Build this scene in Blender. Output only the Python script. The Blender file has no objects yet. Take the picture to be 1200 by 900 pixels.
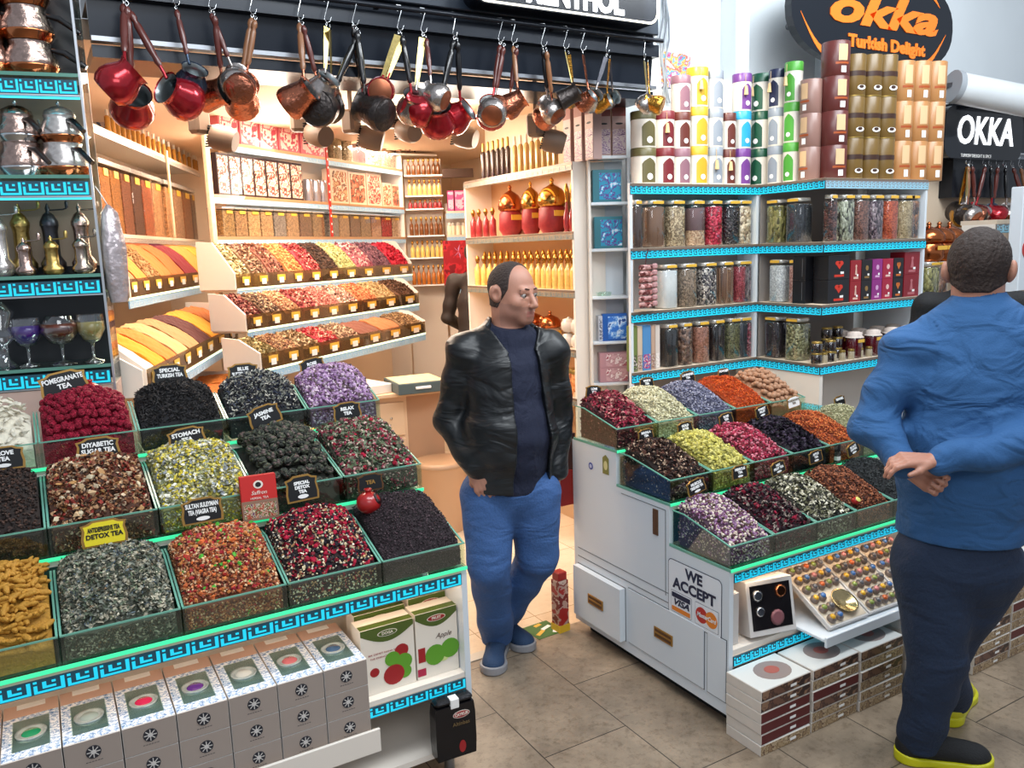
import bpy, math, random
import numpy as np
from mathutils import Vector, Matrix
rnd = random.Random(7); NR = np.random.default_rng(5)
SC = bpy.context.scene; COL = SC.collection
# ---------------------------------------------------------------- camera, world, lights, exposure
# world axes: X runs along the counter fronts, Y goes into the shop, Z up, metres
EYE = 1.77; FOC = 955.1
def _rot():
    p, r = math.radians(9.42), math.radians(1.91)
    cp, sp, cr, sr = math.cos(p), math.sin(p), math.cos(r), math.sin(r)
    R0 = np.array([1, 0, 0.]); F = np.array([0, cp, -sp]); D0 = np.array([0, -sp, -cp])
    Rt = cr * R0 + sr * D0; Dn = -sr * R0 + cr * D0
    a = math.radians(-29.98)
    U = np.array([math.cos(a), -math.sin(a), 0]); W = np.array([math.sin(a), math.cos(a), 0]); Z = np.array([0, 0, 1.])
    B = np.array([U, W, Z])
    return B @ Rt, B @ Dn, B @ F
CR, CD, CF = _rot()
cam_d = bpy.data.cameras.new('camera'); cam = bpy.data.objects.new('camera', cam_d); COL.objects.link(cam)
cam_d.sensor_width = 36; cam_d.lens = FOC / 1200 * 36; cam_d.clip_start = .02
cam.matrix_world = Matrix(((CR[0], -CD[0], -CF[0], 0), (CR[1], -CD[1], -CF[1], 0), (CR[2], -CD[2], -CF[2], EYE), (0, 0, 0, 1)))
SC.camera = cam
SC.view_settings.view_transform = 'Standard'; SC.view_settings.look = 'None'
SC.view_settings.gamma = 1; SC.view_settings.use_curve_mapping = False
SC.view_settings.exposure = .45
wd = bpy.data.worlds.new('hall_light'); SC.world = wd; wd.use_nodes = True
wd.node_tree.nodes['Background'].inputs[0].default_value = (.80, .88, 1, 1)
wd.node_tree.nodes['Background'].inputs[1].default_value = .38
def area(name, loc, target, sx, sy, power, col, spread=None):
    l = bpy.data.lights.new(name, 'AREA'); l.shape = 'RECTANGLE'; l.size = sx; l.size_y = sy
    l.energy = power; l.color = col
    if spread: l.spread = math.radians(spread)
    o = bpy.data.objects.new(name, l); COL.objects.link(o); o.location = loc
    o.rotation_euler = (Vector(target) - Vector(loc)).to_track_quat('-Z', 'Y').to_euler()
    return o
area('hall_lamp_over_aisle', (1.3, 1.2, 3.9), (1.6, 2.4, .7), 2.4, 1.0, 62, (.90, .96, 1))
area('hall_lamp_right', (3.9, 1.6, 4.2), (4.2, 3.9, 1.9), 2.2, 1.0, 90, (.90, .96, 1))
area('hall_lamp_behind', (.2, -1.5, 3.4), (1.5, 3, 1.4), 2.5, 1.2, 32, (.92, .96, 1))
area('shop_ceiling_panel_left', (1.0, 4.6, 2.64), (.9, 4.7, 0), 1.0, .8, 40, (1, .84, .68))
area('shop_ceiling_panel_back', (2.0, 5.2, 2.64), (2.2, 5.4, 0), 1.0, .9, 46, (1, .84, .68))
area('added_fill_spice_wall', (1.25, 6.2, 2.62), (.7, 6.2, 1.2), .9, .6, 30, (1, .84, .68))  # added fill light that brightens the dark spice wall, no real panel here
area('added_ceiling_fill_back', (1.7, 5.6, 2.25), (1.6, 5.0, 2.7), 1.2, .3, 16, (1, .86, .70))  # added fill aimed upward to brighten the shop ceiling, no fixture behind it
area('added_ceiling_fill_perfume', (2.3, 4.6, 2.3), (2.0, 4.4, 2.7), .9, .25, 9, (1, .86, .70))  # second added upward fill for the ceiling, on the perfume shelf side
area('shop_ceiling_panel_deep', (2.7, 6.6, 2.64), (2.8, 6.5, 0), .7, .7, 20, (1, .84, .68))

# ---------------------------------------------------------------- from picture points to places on known planes
def ray(x, y):
    return (x - 600) / FOC * CR + (y - 450) / FOC * CD + CF
def onpl(x, y, n, c):
    d = ray(x, y); o = np.array([0, 0, EYE]); n = np.array(n, float)
    t = (c - n @ o) / (n @ d); return o + t * d
def onw(x, y, w): return onpl(x, y, (0, 1, 0), w)
def onu(x, y, u): return onpl(x, y, (1, 0, 0), u)
def onz(x, y, z): return onpl(x, y, (0, 0, 1), z)
class Wall:   # a vertical plane through point p with direction d (into the picture's right)
    def __init__(s, p, q):
        s.p = np.array([p[0], p[1], 0.]); e = np.array([q[0] - p[0], q[1] - p[1], 0.]); s.L = float(np.hypot(*e[:2])); s.d = e / s.L
        s.n = np.array([s.d[1], -s.d[0], 0.])      # towards the viewer's side
        s.rz = math.atan2(s.d[1], s.d[0])
    def s_z(s, x, y, off=0.):   # distance along and height of a picture point on the plane shifted off towards the viewer
        P = onpl(x, y, s.n, s.n @ s.p + off); return float((P - s.p) @ s.d), float(P[2])
    def at(s, t, off=0., z=0.):
        P = s.p + s.d * t + s.n * off; return Vector((P[0], P[1], z))
    def off(s, o): 
        a = s.at(0, o); b = s.at(s.L, o); return Wall(a, b)

# ---------------------------------------------------------------- materials
MATS = {}; KIDS = {}
def _new(name):
    m = bpy.data.materials.new(name); m.use_nodes = True; return m, m.node_tree, m.node_tree.nodes['Principled BSDF']
def N(t, kind, **kw):
    n = t.nodes.new(kind)
    for k, v in kw.items():
        if k.startswith('i_'): n.inputs[k[2:].replace('_', ' ')].default_value = v
        else: setattr(n, k, v)
    return n
def c4(c): return (c[0], c[1], c[2], 1)
def hexc(h):
    h = h.lstrip('#'); v = [int(h[i:i + 2], 16) / 255 for i in (0, 2, 4)]
    return tuple(x / 12.92 if x <= .04045 else ((x + .055) / 1.055) ** 2.4 for x in v)
def C(c): return hexc(c) if isinstance(c, str) else c
def mat(name, col, rough=.5, metal=0., noise=0., nscale=20., bump=0., emit=None, estr=0., coat=0., spec=.5):
    if name in MATS: return MATS[name]
    assert col != '', name
    if isinstance(col, str) and len(col) < 4: raise KeyError((name, col))
    m, t, b = _new(name); col = C(col)
    b.inputs['Base Color'].default_value = c4(col); b.inputs['Roughness'].default_value = rough
    b.inputs['Metallic'].default_value = metal; b.inputs['Coat Weight'].default_value = coat
    b.inputs['Specular IOR Level'].default_value = spec
    if emit is not None:
        b.inputs['Emission Color'].default_value = c4(C(emit)); b.inputs['Emission Strength'].default_value = estr
    if noise or bump:
        tc = N(t, 'ShaderNodeTexCoord'); nz = N(t, 'ShaderNodeTexNoise', i_Scale=nscale, i_Detail=5.)
        t.links.new(tc.outputs['Object'], nz.inputs['Vector'])
        if noise:
            mx = N(t, 'ShaderNodeMix', data_type='RGBA', blend_type='MIX')
            mx.inputs[6].default_value = c4([x * (1 - noise) for x in col]); mx.inputs[7].default_value = c4([min(1, x * (1 + noise)) for x in col])
            t.links.new(nz.outputs[0], mx.inputs[0]); t.links.new(mx.outputs[2], b.inputs['Base Color'])
        if bump:
            bp = N(t, 'ShaderNodeBump', i_Strength=min(1, bump), i_Distance=.01); t.links.new(nz.outputs[0], bp.inputs['Height']); t.links.new(bp.outputs[0], b.inputs['Normal'])
    MATS[name] = m; return m
def ramp(t, cols, const=True, vals=None):
    r = N(t, 'ShaderNodeValToRGB'); cr = r.color_ramp; cr.interpolation = 'CONSTANT' if const else 'LINEAR'
    n = len(cols)
    while len(cr.elements) < n: cr.elements.new(.5)
    for i, c in enumerate(cols):
        cr.elements[i].position = vals[i] if vals else (i / n if const else i / max(1, n - 1)); cr.elements[i].color = c4(C(c))
    return r
def glass(name='clear_glass', tint=(.93, 1, .96), refl=.12, rough=.02, edge=None, op=0.):
    """thin glass: see-through body with a mirror sheen that grows at grazing angles"""
    if name in MATS: return MATS[name]
    m, t, b = _new(name); t.nodes.remove(b); out = t.nodes['Material Output']
    tr = N(t, 'ShaderNodeBsdfTransparent'); tr.inputs[0].default_value = c4(tint)
    gl = N(t, 'ShaderNodeBsdfGlossy'); gl.inputs['Roughness'].default_value = rough
    lw = N(t, 'ShaderNodeLayerWeight', i_Blend=.25); mr = N(t, 'ShaderNodeMapRange')
    mr.inputs[3].default_value = refl * .5; mr.inputs[4].default_value = min(1, refl * 4)
    t.links.new(lw.outputs['Facing'], mr.inputs[0]); mx = N(t, 'ShaderNodeMixShader')
    t.links.new(mr.outputs[0], mx.inputs[0]); t.links.new(tr.outputs[0], mx.inputs[1]); t.links.new(gl.outputs[0], mx.inputs[2])
    last = mx
    if op:
        df = N(t, 'ShaderNodeBsdfDiffuse'); df.inputs[0].default_value = c4(edge or (.3, .7, .5)); m2 = N(t, 'ShaderNodeMixShader'); m2.inputs[0].default_value = op
        t.links.new(mx.outputs[0], m2.inputs[1]); t.links.new(df.outputs[0], m2.inputs[2]); last = m2
    t.links.new(last.outputs[0], out.inputs[0]); MATS[name] = m; return m
def mixmat(name, cols, rough=.7, vals=None):
    """colour picked per loose piece"""
    if name in MATS: return MATS[name]
    m, t, b = _new(name); g = N(t, 'ShaderNodeNewGeometry'); r = ramp(t, cols, True, vals)
    t.links.new(g.outputs['Random Per Island'], r.inputs[0])
    hs = N(t, 'ShaderNodeHueSaturation'); mr = N(t, 'ShaderNodeMapRange'); mr.inputs[3].default_value = .7; mr.inputs[4].default_value = 1.25
    ml = N(t, 'ShaderNodeMath', operation='MULTIPLY'); ml.inputs[1].default_value = 37.7; fr = N(t, 'ShaderNodeMath', operation='FRACT')
    t.links.new(g.outputs['Random Per Island'], ml.inputs[0]); t.links.new(ml.outputs[0], fr.inputs[0]); t.links.new(fr.outputs[0], mr.inputs[0])
    t.links.new(mr.outputs[0], hs.inputs['Value']); t.links.new(r.outputs[0], hs.inputs['Color']); t.links.new(hs.outputs[0], b.inputs['Base Color'])
    b.inputs['Roughness'].default_value = rough; b.inputs['Specular IOR Level'].default_value = .35
    MATS[name] = m; return m
def grain(name, cols, scale=90., rough=.6, bump=.5, stretch=(1, 1, 1), gloss=.4):
    """packed grains seen through glass: one colour and one bump per cell"""
    if name in MATS: return MATS[name]
    m, t, b = _new(name); tc = N(t, 'ShaderNodeTexCoord'); mp = N(t, 'ShaderNodeMapping'); mp.inputs['Scale'].default_value = stretch
    vo = N(t, 'ShaderNodeTexVoronoi', i_Scale=scale); vo.inputs['Randomness'].default_value = 1
    t.links.new(tc.outputs['Object'], mp.inputs[0]); t.links.new(mp.outputs[0], vo.inputs['Vector'])
    sp = N(t, 'ShaderNodeSeparateColor'); t.links.new(vo.outputs['Color'], sp.inputs[0]); r = ramp(t, cols, True)
    t.links.new(sp.outputs[0], r.inputs[0])
    t.links.new(r.outputs[0], b.inputs['Base Color']); b.inputs['Roughness'].default_value = rough; b.inputs['Specular IOR Level'].default_value = gloss
    bp = N(t, 'ShaderNodeBump', i_Strength=bump, i_Distance=.012); bp.invert = True
    t.links.new(vo.outputs['Distance'], bp.inputs['Height']); t.links.new(bp.outputs[0], b.inputs['Normal'])
    MATS[name] = m; return m
def print_mat(name, cols, scale=30., stretch=(1, 1, 1), rough=.35, metal=0.):
    """busy printed card: patches of ink"""
    if name in MATS: return MATS[name]
    m, t, b = _new(name); tc = N(t, 'ShaderNodeTexCoord'); mp = N(t, 'ShaderNodeMapping'); mp.inputs['Scale'].default_value = stretch
    nz = N(t, 'ShaderNodeTexNoise', i_Scale=scale, i_Detail=3.); t.links.new(tc.outputs['Object'], mp.inputs[0]); t.links.new(mp.outputs[0], nz.inputs['Vector'])
    n = len(cols); r = ramp(t, cols, True, [0] + [.36 + .3 * i / n for i in range(1, n)])
    t.links.new(nz.outputs[0], r.inputs[0]); t.links.new(r.outputs[0], b.inputs['Base Color']); b.inputs['Roughness'].default_value = rough; b.inputs['Metallic'].default_value = metal
    MATS[name] = m; return m

# ---------------------------------------------------------------- mesh building
class MB:
    def __init__(s): s.v = []; s.f = []; s.m = []; s.sm = []; s.n = 0; s.mats = []
    def mi(s, m):
        if m not in s.mats: s.mats.append(m)
        return s.mats.index(m)
    def add(s, V, F, m, smooth=False):
        V = np.asarray(V, float).reshape(-1, 3); k = s.mi(m); s.v.append(V)
        for f in F: s.f.append([i + s.n for i in f]); s.m.append(k); s.sm.append(smooth)
        s.n += len(V); return s
    def box(s, lo, hi, m, M=None):
        x0, y0, z0 = lo; x1, y1, z1 = hi
        V = np.array([(x0, y0, z0), (x1, y0, z0), (x1, y1, z0), (x0, y1, z0), (x0, y0, z1), (x1, y0, z1), (x1, y1, z1), (x0, y1, z1)], float)
        if M is not None: V = xf(V, M)
        return s.add(V, [(0, 3, 2, 1), (4, 5, 6, 7), (0, 1, 5, 4), (1, 2, 6, 5), (2, 3, 7, 6), (3, 0, 4, 7)], m)
    def rbox(s, lo, hi, m, r=.004, M=None):   # box with chamfered edges
        lo = np.array(lo, float); hi = np.array(hi, float); r = min(r, .45 * float((hi - lo).min())); c = (lo + hi) / 2; h = (hi - lo) / 2
        V = []; idx = {}
        for sx in (-1, 1):
            for sy in (-1, 1):
                for sz in (-1, 1):
                    for a in range(3):
                        d = h - r; d[a] = h[a]; idx[(sx, sy, sz, a)] = len(V); V.append(c + d * (sx, sy, sz))
        F = []
        for a in range(3):
            b, e = (a + 1) % 3, (a + 2) % 3
            for sg in (-1, 1):
                q = []
                for (p, r2) in ((-1, -1), (1, -1), (1, 1), (-1, 1)):
                    t = [0, 0, 0]; t[a] = sg; t[b] = p; t[e] = r2; q.append(idx[(*t, a)])
                F.append(q if sg > 0 else q[::-1])
            for p in (-1, 1):
                for r2 in (-1, 1):
                    t0 = [0, 0, 0]; t0[a] = -1; t0[b] = p; t0[e] = r2; t1 = list(t0); t1[a] = 1
                    q = [idx[(*t0, b)], idx[(*t1, b)], idx[(*t1, e)], idx[(*t0, e)]]
                    F.append(q if p * r2 > 0 else q[::-1])
        for sx in (-1, 1):
            for sy in (-1, 1):
                for sz in (-1, 1):
                    q = [idx[(sx, sy, sz, a)] for a in range(3)]; F.append(q if sx * sy * sz > 0 else q[::-1])
        V = np.array(V)
        if M is not None: V = xf(V, M)
        return s.add(V, F, m)
    def lathe(s, prof, m, n=16, c=(0, 0, 0), M=None, cap=(True, True), sq=0, smooth=True, flute=0, nf=8):
        V = []; F = []
        for (r, z) in prof:
            for i in range(n):
                a = 2 * math.pi * (i + .5) / n; rr = r
                if sq: rr = r / (abs(math.cos(a)) ** sq + abs(math.sin(a)) ** sq) ** (1 / sq)
                if flute: rr *= 1 + flute * math.cos(nf * a)
                V.append((c[0] + rr * math.cos(a), c[1] + rr * math.sin(a), c[2] + z))
        for j in range(len(prof) - 1):
            for i in range(n):
                k = (i + 1) % n; F.append((j * n + i, j * n + k, (j + 1) * n + k, (j + 1) * n + i))
        V = np.array(V)
        if M is not None: V = xf(V, M)
        s.add(V, F, m, smooth)
        for e, on in ((0, cap[0]), (len(prof) - 1, cap[1])):
            if on and prof[e][0] > 1e-5:
                ring = V[e * n:(e + 1) * n]; s.add(ring, [tuple(range(n))[::-1] if e == 0 else tuple(range(n))], m)
        return s
    def tube(s, pts, r, m, n=8, cap=True, flat=1.0):
        P = [Vector(p) for p in pts]; R = r if hasattr(r, '__len__') else [r] * len(P); V = []; F = []
        up = Vector((0, 0, 1)); prev = None
        for i, p in enumerate(P):
            d = (P[min(i + 1, len(P) - 1)] - P[max(i - 1, 0)])
            d = d.normalized() if d.length > 1e-9 else Vector((0, 0, 1))
            if prev is None:
                a = d.cross(up) if abs(d.dot(up)) < .95 else d.cross(Vector((1, 0, 0)))
            else: a = prev - d * prev.dot(d)
            a.normalize(); prev = a; b = d.cross(a)
            for k in range(n):
                t = 2 * math.pi * k / n; V.append(p + a * math.cos(t) * R[i] + b * math.sin(t) * R[i] * flat)
        for j in range(len(P) - 1):
            for k in range(n):
                l = (k + 1) % n; F.append((j * n + k, j * n + l, (j + 1) * n + l, (j + 1) * n + k))
        s.add([tuple(v) for v in V], F, m, True)
        if cap: s.add([tuple(v) for v in V[:n]], [tuple(range(n))[::-1]], m); s.add([tuple(v) for v in V[-n:]], [tuple(range(n))], m)
        return s
    def poly(s, pts, m): return s.add(pts, [tuple(range(len(pts)))], m)
    def prism(s, pts, a, b, m, axis='z', M=None, smooth=False):   # outline in two axes, extruded along the third
        n = len(pts)
        def mk(t):
            if axis == 'z': return [(p[0], p[1], t) for p in pts]
            if axis == 'y': return [(p[0], t, p[1]) for p in pts]
            return [(t, p[0], p[1]) for p in pts]
        V = np.array(mk(a) + mk(b), float)
        if M is not None: V = xf(V, M)
        s.add(V, [(i, (i + 1) % n, (i + 1) % n + n, i + n) for i in range(n)], m, smooth)
        s.add(V[:n], [tuple(range(n))[::-1]], m); s.add(V[n:], [tuple(range(n))], m); return s
    def build(s, name, parent=None, loc=None, rz=0., world=False):
        me = bpy.data.meshes.new(name); V = np.concatenate(s.v) if s.v else np.zeros((0, 3))
        if world and parent is not None: V = xf(V, parent.matrix_basis.inverted())
        L = np.fromiter((len(f) for f in s.f), int, len(s.f)); flat = np.fromiter((i for f in s.f for i in f), int, int(L.sum()))
        me.vertices.add(len(V)); me.vertices.foreach_set('co', V.ravel()); me.loops.add(len(flat)); me.loops.foreach_set('vertex_index', flat)
        me.polygons.add(len(L)); me.polygons.foreach_set('loop_start', np.concatenate([[0], np.cumsum(L)[:-1]])); me.polygons.foreach_set('material_index', s.m)
        me.polygons.foreach_set('use_smooth', s.sm)
        for m in s.mats: me.materials.append(m)
        me.update(calc_edges=True)
        o = bpy.data.objects.new(name, me); COL.objects.link(o)
        if parent is not None: o.parent = parent; KIDS.setdefault(parent.name, []).append(o)
        if loc is not None: o.location = loc
        if rz: o.rotation_euler = (0, 0, rz)
        return o
ORD = 'first second third fourth fifth sixth seventh eighth ninth tenth eleventh twelfth thirteenth fourteenth fifteenth sixteenth seventeenth eighteenth nineteenth twentieth'.split()
def xf(V, M):
    V = np.asarray(V, float); A = np.array(M); return V @ A[:3, :3].T + A[:3, 3]
def TR(loc=(0, 0, 0), rz=0., rx=0., ry=0., s=1.):
    return Matrix.Translation(loc) @ Matrix.Rotation(rz, 4, 'Z') @ Matrix.Rotation(ry, 4, 'Y') @ Matrix.Rotation(rx, 4, 'X') @ Matrix.Scale(s, 4)
def tag(o, label=None, cat=None, group=None, kind=None):
    if label: o['label'] = label
    if cat: o['category'] = cat
    if group: o['group'] = group
    if kind: o['kind'] = kind
    return o
def thing(name, label, cat, loc=(0, 0, 0), rz=0., group=None, rx=0., ry=0.):
    o = bpy.data.objects.new(name, None); COL.objects.link(o); o.location = loc; o.rotation_euler = (rx, ry, rz); o.empty_display_size = .05
    return tag(o, label, cat, group)
def struct(o): o['kind'] = 'structure'; return o
def dup(root, loc, rz=0., label=None, group=None, scale=None, rx=0., ry=0., remat=None):
    r = root.copy(); COL.objects.link(r); r.location = loc; r.rotation_euler = (rx, ry, rz)
    if scale: r.scale = (scale,) * 3 if not hasattr(scale, '__len__') else scale
    if label: r['label'] = label
    if group: r['group'] = group
    def rec(o, n):
        for ch in KIDS.get(o.name, []):
            c = ch.copy(); COL.objects.link(c); c.parent = n; KIDS.setdefault(n.name, []).append(c); rec(ch, c)
    rec(root, r); return r
def text(name, body, m, parent, loc, h, rz=0., rx=math.pi / 2, depth=.0008, align='CENTER', bold=0., shear=0., sx=1., width=None, ry=0., spacing=1.):
    """flat lettering turned into a mesh; h = height of a capital"""
    cu = bpy.data.curves.new(name, 'FONT'); cu.body = body; cu.size = h / .70; cu.align_x = align; cu.align_y = 'CENTER'
    cu.extrude = depth; cu.offset = bold; cu.shear = shear; cu.resolution_u = 3; cu.space_character = spacing; cu.space_line = .85
    o = bpy.data.objects.new(name, cu); me = bpy.data.meshes.new_from_object(o); bpy.data.objects.remove(o); bpy.data.curves.remove(cu)
    n = len(me.vertices); co = np.empty(n * 3); me.vertices.foreach_get('co', co); co = co.reshape(-1, 3)
    if n:
        w = co[:, 0].max() - co[:, 0].min()
        if width and w > 0: sx = width / w
        co[:, 0] *= sx; me.vertices.foreach_set('co', co.ravel())
    me.materials.clear(); me.materials.append(m)
    t = bpy.data.objects.new(name, me); COL.objects.link(t); t.parent = parent; t.location = loc; t.rotation_euler = (rx, ry, rz)
    if parent is not None: KIDS.setdefault(parent.name, []).append(t)
    return t
# ================================================================ common looks
WHITE = mat('white_laminate', '#d3dae0', .35); WHITE2 = mat('cream_laminate', '#e6ddd2', .4); WOODW = mat('pale_board', '#d9c7b2', .45)
BLACK = mat('black_plastic', '#15171c', .4); DARK = mat('shadow_gap_black', '#0b0c10', .8)
CHROME = mat('chrome', '#d4d6d8', .16, 1.); STEEL = mat('brushed_steel', '#9a9da3', .32, 1.)
GLASS = glass(); GEDGE = mat('green_glass_edge', '#6fa894', .15)
GLED = mat('green_led_edge', '#4fd09a', .3, emit='#2fdc92', estr=.65)
KEYON = mat('teal_led_key', '#1fb5d0', .4, emit='#17b6d6', estr=.62); KEYOFF = mat('key_band_dark', '#1d4656', .5, emit='#0a4a5c', estr=.12)
KEYON2 = mat('pale_key_band', '#8fb4c4', .4, emit='#6fb6cf', estr=.28); KEYOFF2 = mat('pale_key_ground', '#8d8f94', .35, .3)
TEALGLOW = mat('teal_led_strip', '#49cfe6', .4, emit='#38cdea', estr=1.3)
PAPER = mat('white_paper', '#f0efec', .6); GOLDF = mat('gold_frame', '#b48a4a', .35, .7); INK = mat('sign_black', '#0c0e11', .5); LETW = mat('white_ink', '#f4f4f2', .5)
YELLOWT = mat('yellow_tag', '#e6b92e', .5)
def greek(mb, x0, x1, z0, z1, y, n, on=KEYON, off=KEYOFF, M=None, t=.0015):
    """meander band on a strip that faces -y"""
    mb.box((x0, y, z0), (x1, y + .005, z1), off, M)
    w = (x1 - x0) / n; h = z1 - z0; a = h * .13
    for i in range(n):
        X = x0 + i * w
        def r(a0, b0, a1, b1): mb.box((X + a0 * w, y - t, z0 + b0 * h), (X + a1 * w, y, z0 + b1 * h), on, M)
        r(.04, .06, .96, .2); r(.84, .2, .96, .92); r(.04, .2, .15, .62); r(.30, .34, .70, .48); r(.30, .48, .42, .80); r(.58, .66, .70, .80); r(.04, .78, .15, .92)
# ================================================================ the room
def floor_mat(name, c1, c2, mortar, bw, rh, ox, oy, rough, dirt=.35, off=.5):
    m, t, b = _new(name); tc = N(t, 'ShaderNodeTexCoord'); sx = N(t, 'ShaderNodeSeparateXYZ'); t.links.new(tc.outputs['Object'], sx.inputs[0])
    cb = N(t, 'ShaderNodeCombineXYZ'); ax = N(t, 'ShaderNodeMath', operation='ADD'); ax.inputs[1].default_value = ox; ay = N(t, 'ShaderNodeMath', operation='ADD'); ay.inputs[1].default_value = oy
    t.links.new(sx.outputs[1], ax.inputs[0]); t.links.new(sx.outputs[0], ay.inputs[0]); t.links.new(ax.outputs[0], cb.inputs[0]); t.links.new(ay.outputs[0], cb.inputs[1])
    br = N(t, 'ShaderNodeTexBrick', i_Scale=1., offset=off); br.inputs['Brick Width'].default_value = bw; br.inputs['Row Height'].default_value = rh
    br.inputs['Mortar Size'].default_value = .0022; br.inputs['Mortar Smooth'].default_value = .1
    br.inputs['Color1'].default_value = c4(C(c1)); br.inputs['Color2'].default_value = c4(C(c2)); br.inputs['Mortar'].default_value = c4(C(mortar))
    t.links.new(cb.outputs[0], br.inputs['Vector'])
    nz = N(t, 'ShaderNodeTexNoise', i_Scale=3.2, i_Detail=8., i_Roughness=.65); t.links.new(tc.outputs['Object'], nz.inputs['Vector'])
    n2 = N(t, 'ShaderNodeTexNoise', i_Scale=26., i_Detail=8., i_Roughness=.75); t.links.new(tc.outputs['Object'], n2.inputs['Vector'])
    r1 = ramp(t, [(1 - dirt,) * 3, (1.1, 1.1, 1.1)], False, [.35, .65]); r2 = ramp(t, [(.55, .52, .48), (1, 1, 1)], False, [.36, .5])
    t.links.new(nz.outputs[0], r1.inputs[0]); t.links.new(n2.outputs[0], r2.inputs[0])
    m1 = N(t, 'ShaderNodeMix', data_type='RGBA', blend_type='MULTIPLY'); m1.inputs[0].default_value = 1; t.links.new(br.outputs[0], m1.inputs[6]); t.links.new(r1.outputs[0], m1.inputs[7])
    m2 = N(t, 'ShaderNodeMix', data_type='RGBA', blend_type='MULTIPLY'); m2.inputs[0].default_value = dirt * 1.6; t.links.new(m1.outputs[2], m2.inputs[6]); t.links.new(r2.outputs[0], m2.inputs[7])
    t.links.new(m2.outputs[2], b.inputs['Base Color']); b.inputs['Roughness'].default_value = rough
    bp = N(t, 'ShaderNodeBump', i_Strength=.25, i_Distance=.004); t.links.new(n2.outputs[0], bp.inputs['Height']); t.links.new(bp.outputs[0], b.inputs['Normal'])
    MATS[name] = m; return m
mb = MB(); mb.box((-5, -5, -.04), (9, 3.03, 0), floor_mat('travertine_tile', '#9f8d78', '#92826f', '#3c352e', .685, .3606, .17, -1.365 + 3.606, .38, .44)); struct(mb.build('floor'))
mb = MB(); mb.box((-5, 3.03, -.04), (9, 9, 0), floor_mat('cream_tile', '#e3cdb0', '#dcc4a6', '#a98b6c', .33, .33, .1, .05, .25, .08, 0)); struct(mb.build('floor_shop'))
WALLW = mat('white_painted_wall', '#dfe6ea', .55, noise=.05, nscale=3.)
WALLC = mat('cream_wall', '#e8d2b8', .6)
FW = 3.50                                   # plane of the shop front
mb = MB(); mb.box((2.985, 3.93, 0), (8.5, 4.01, 4.6), WALLW); struct(mb.build('wall_right'))
mb = MB(); mb.box((3.84, 3.80, 2.1), (3.95, 3.929, 4.6), WALLW); mb.box((4.70, 3.86, 2.1), (4.75, 3.929, 4.6), WALLW); struct(mb.build('trim_1'))
mb = MB(); mb.box((-1.2, 3.86, 2.66), (2.98, 8.2, 2.74), mat('shop_ceiling', '#ead2b8', .7)); mb.box((2.9801, 5.45, 2.66), (3.9, 8.2, 2.74), MATS['shop_ceiling']); struct(mb.build('ceiling'))
FASC = mat('fascia_black', '#141b26', .28, .2); FASC2 = mat('fascia_dark_panel', '#1a2431', .35, .2)
mb = MB(); mb.box((.285, FW, 2.74), (2.98, FW + .35, 2.80), FASC)
mb.rbox((.285, FW + .0, 2.85), (2.98, FW + .06, 4.3), FASC2, .004)
mb.prism([(FW + .04, 2.86), (FW + .09, 2.86), (FW + .09, 2.60), (FW + .07, 2.60)], .285, 2.98, FASC, 'x')
mb.box((.285, FW + .02, 2.583), (2.98, FW + .07, 2.60), STEEL)
mb.box((.285, FW + .05, 2.53), (2.98, FW + .35, 2.575), FASC)
struct(mb.build('trim_2'))
mb = MB(); mb.box((-2.6, 3.80, 0), (.10, 3.86, 4.3), mat('dark_back_wall', '#1b2430', .5)); struct(mb.build('wall_left'))
mb = MB(); mb.box((2.985, 4.011, 0), (3.06, 5.45, 2.74), WALLC); mb.box((3.0601, 5.37, 0), (3.9, 5.45, 2.74), WALLC); mb.box((3.9, 5.37, 0), (3.98, 8.2, 2.74), WALLC); struct(mb.build('wall_inner_right'))
mb = MB(); mb.box((.6, 7.9, 0), (3.9, 7.98, 2.66), WALLC); struct(mb.build('wall_back'))

# ================================================================ the two tea counters
def glass_tray(u0, u1, w0, w1, z, h0, h1, label, group):
    """compartment of clear glass: low front pane, side panes that slope up to the back"""
    th = .005; t = thing('glass_tray', label, 'tray', ((u0 + u1) / 2, w0, z), group=group); U = (u1 - u0) / 2 - .002; D = w1 - w0 - .013
    f = MB(); f.box((-U, 0, .002), (U, th, h0), GLASS); f.box((-U, -.0005, h0 - .003), (U, th + .0005, h0 + .001), GEDGE); f.build('front_pane', t)
    for s in (-1, 1):
        x0, x1 = (-U, -U + th) if s < 0 else (U - th, U)
        m = MB(); m.prism([(th, .002), (D, .002), (D, h1), (D * .8, h1), (th, h0)], x0, x1, GLASS, 'x')
        m.prism([(th, h0 - .003), (th, h0 + .001), (D * .8, h1 + .001), (D, h1 + .001), (D, h1 - .003), (D * .8, h1 - .003)], x0 - .0004, x1 + .0004, GEDGE, 'x')
        m.build('side_pane', t)
    return t
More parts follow.
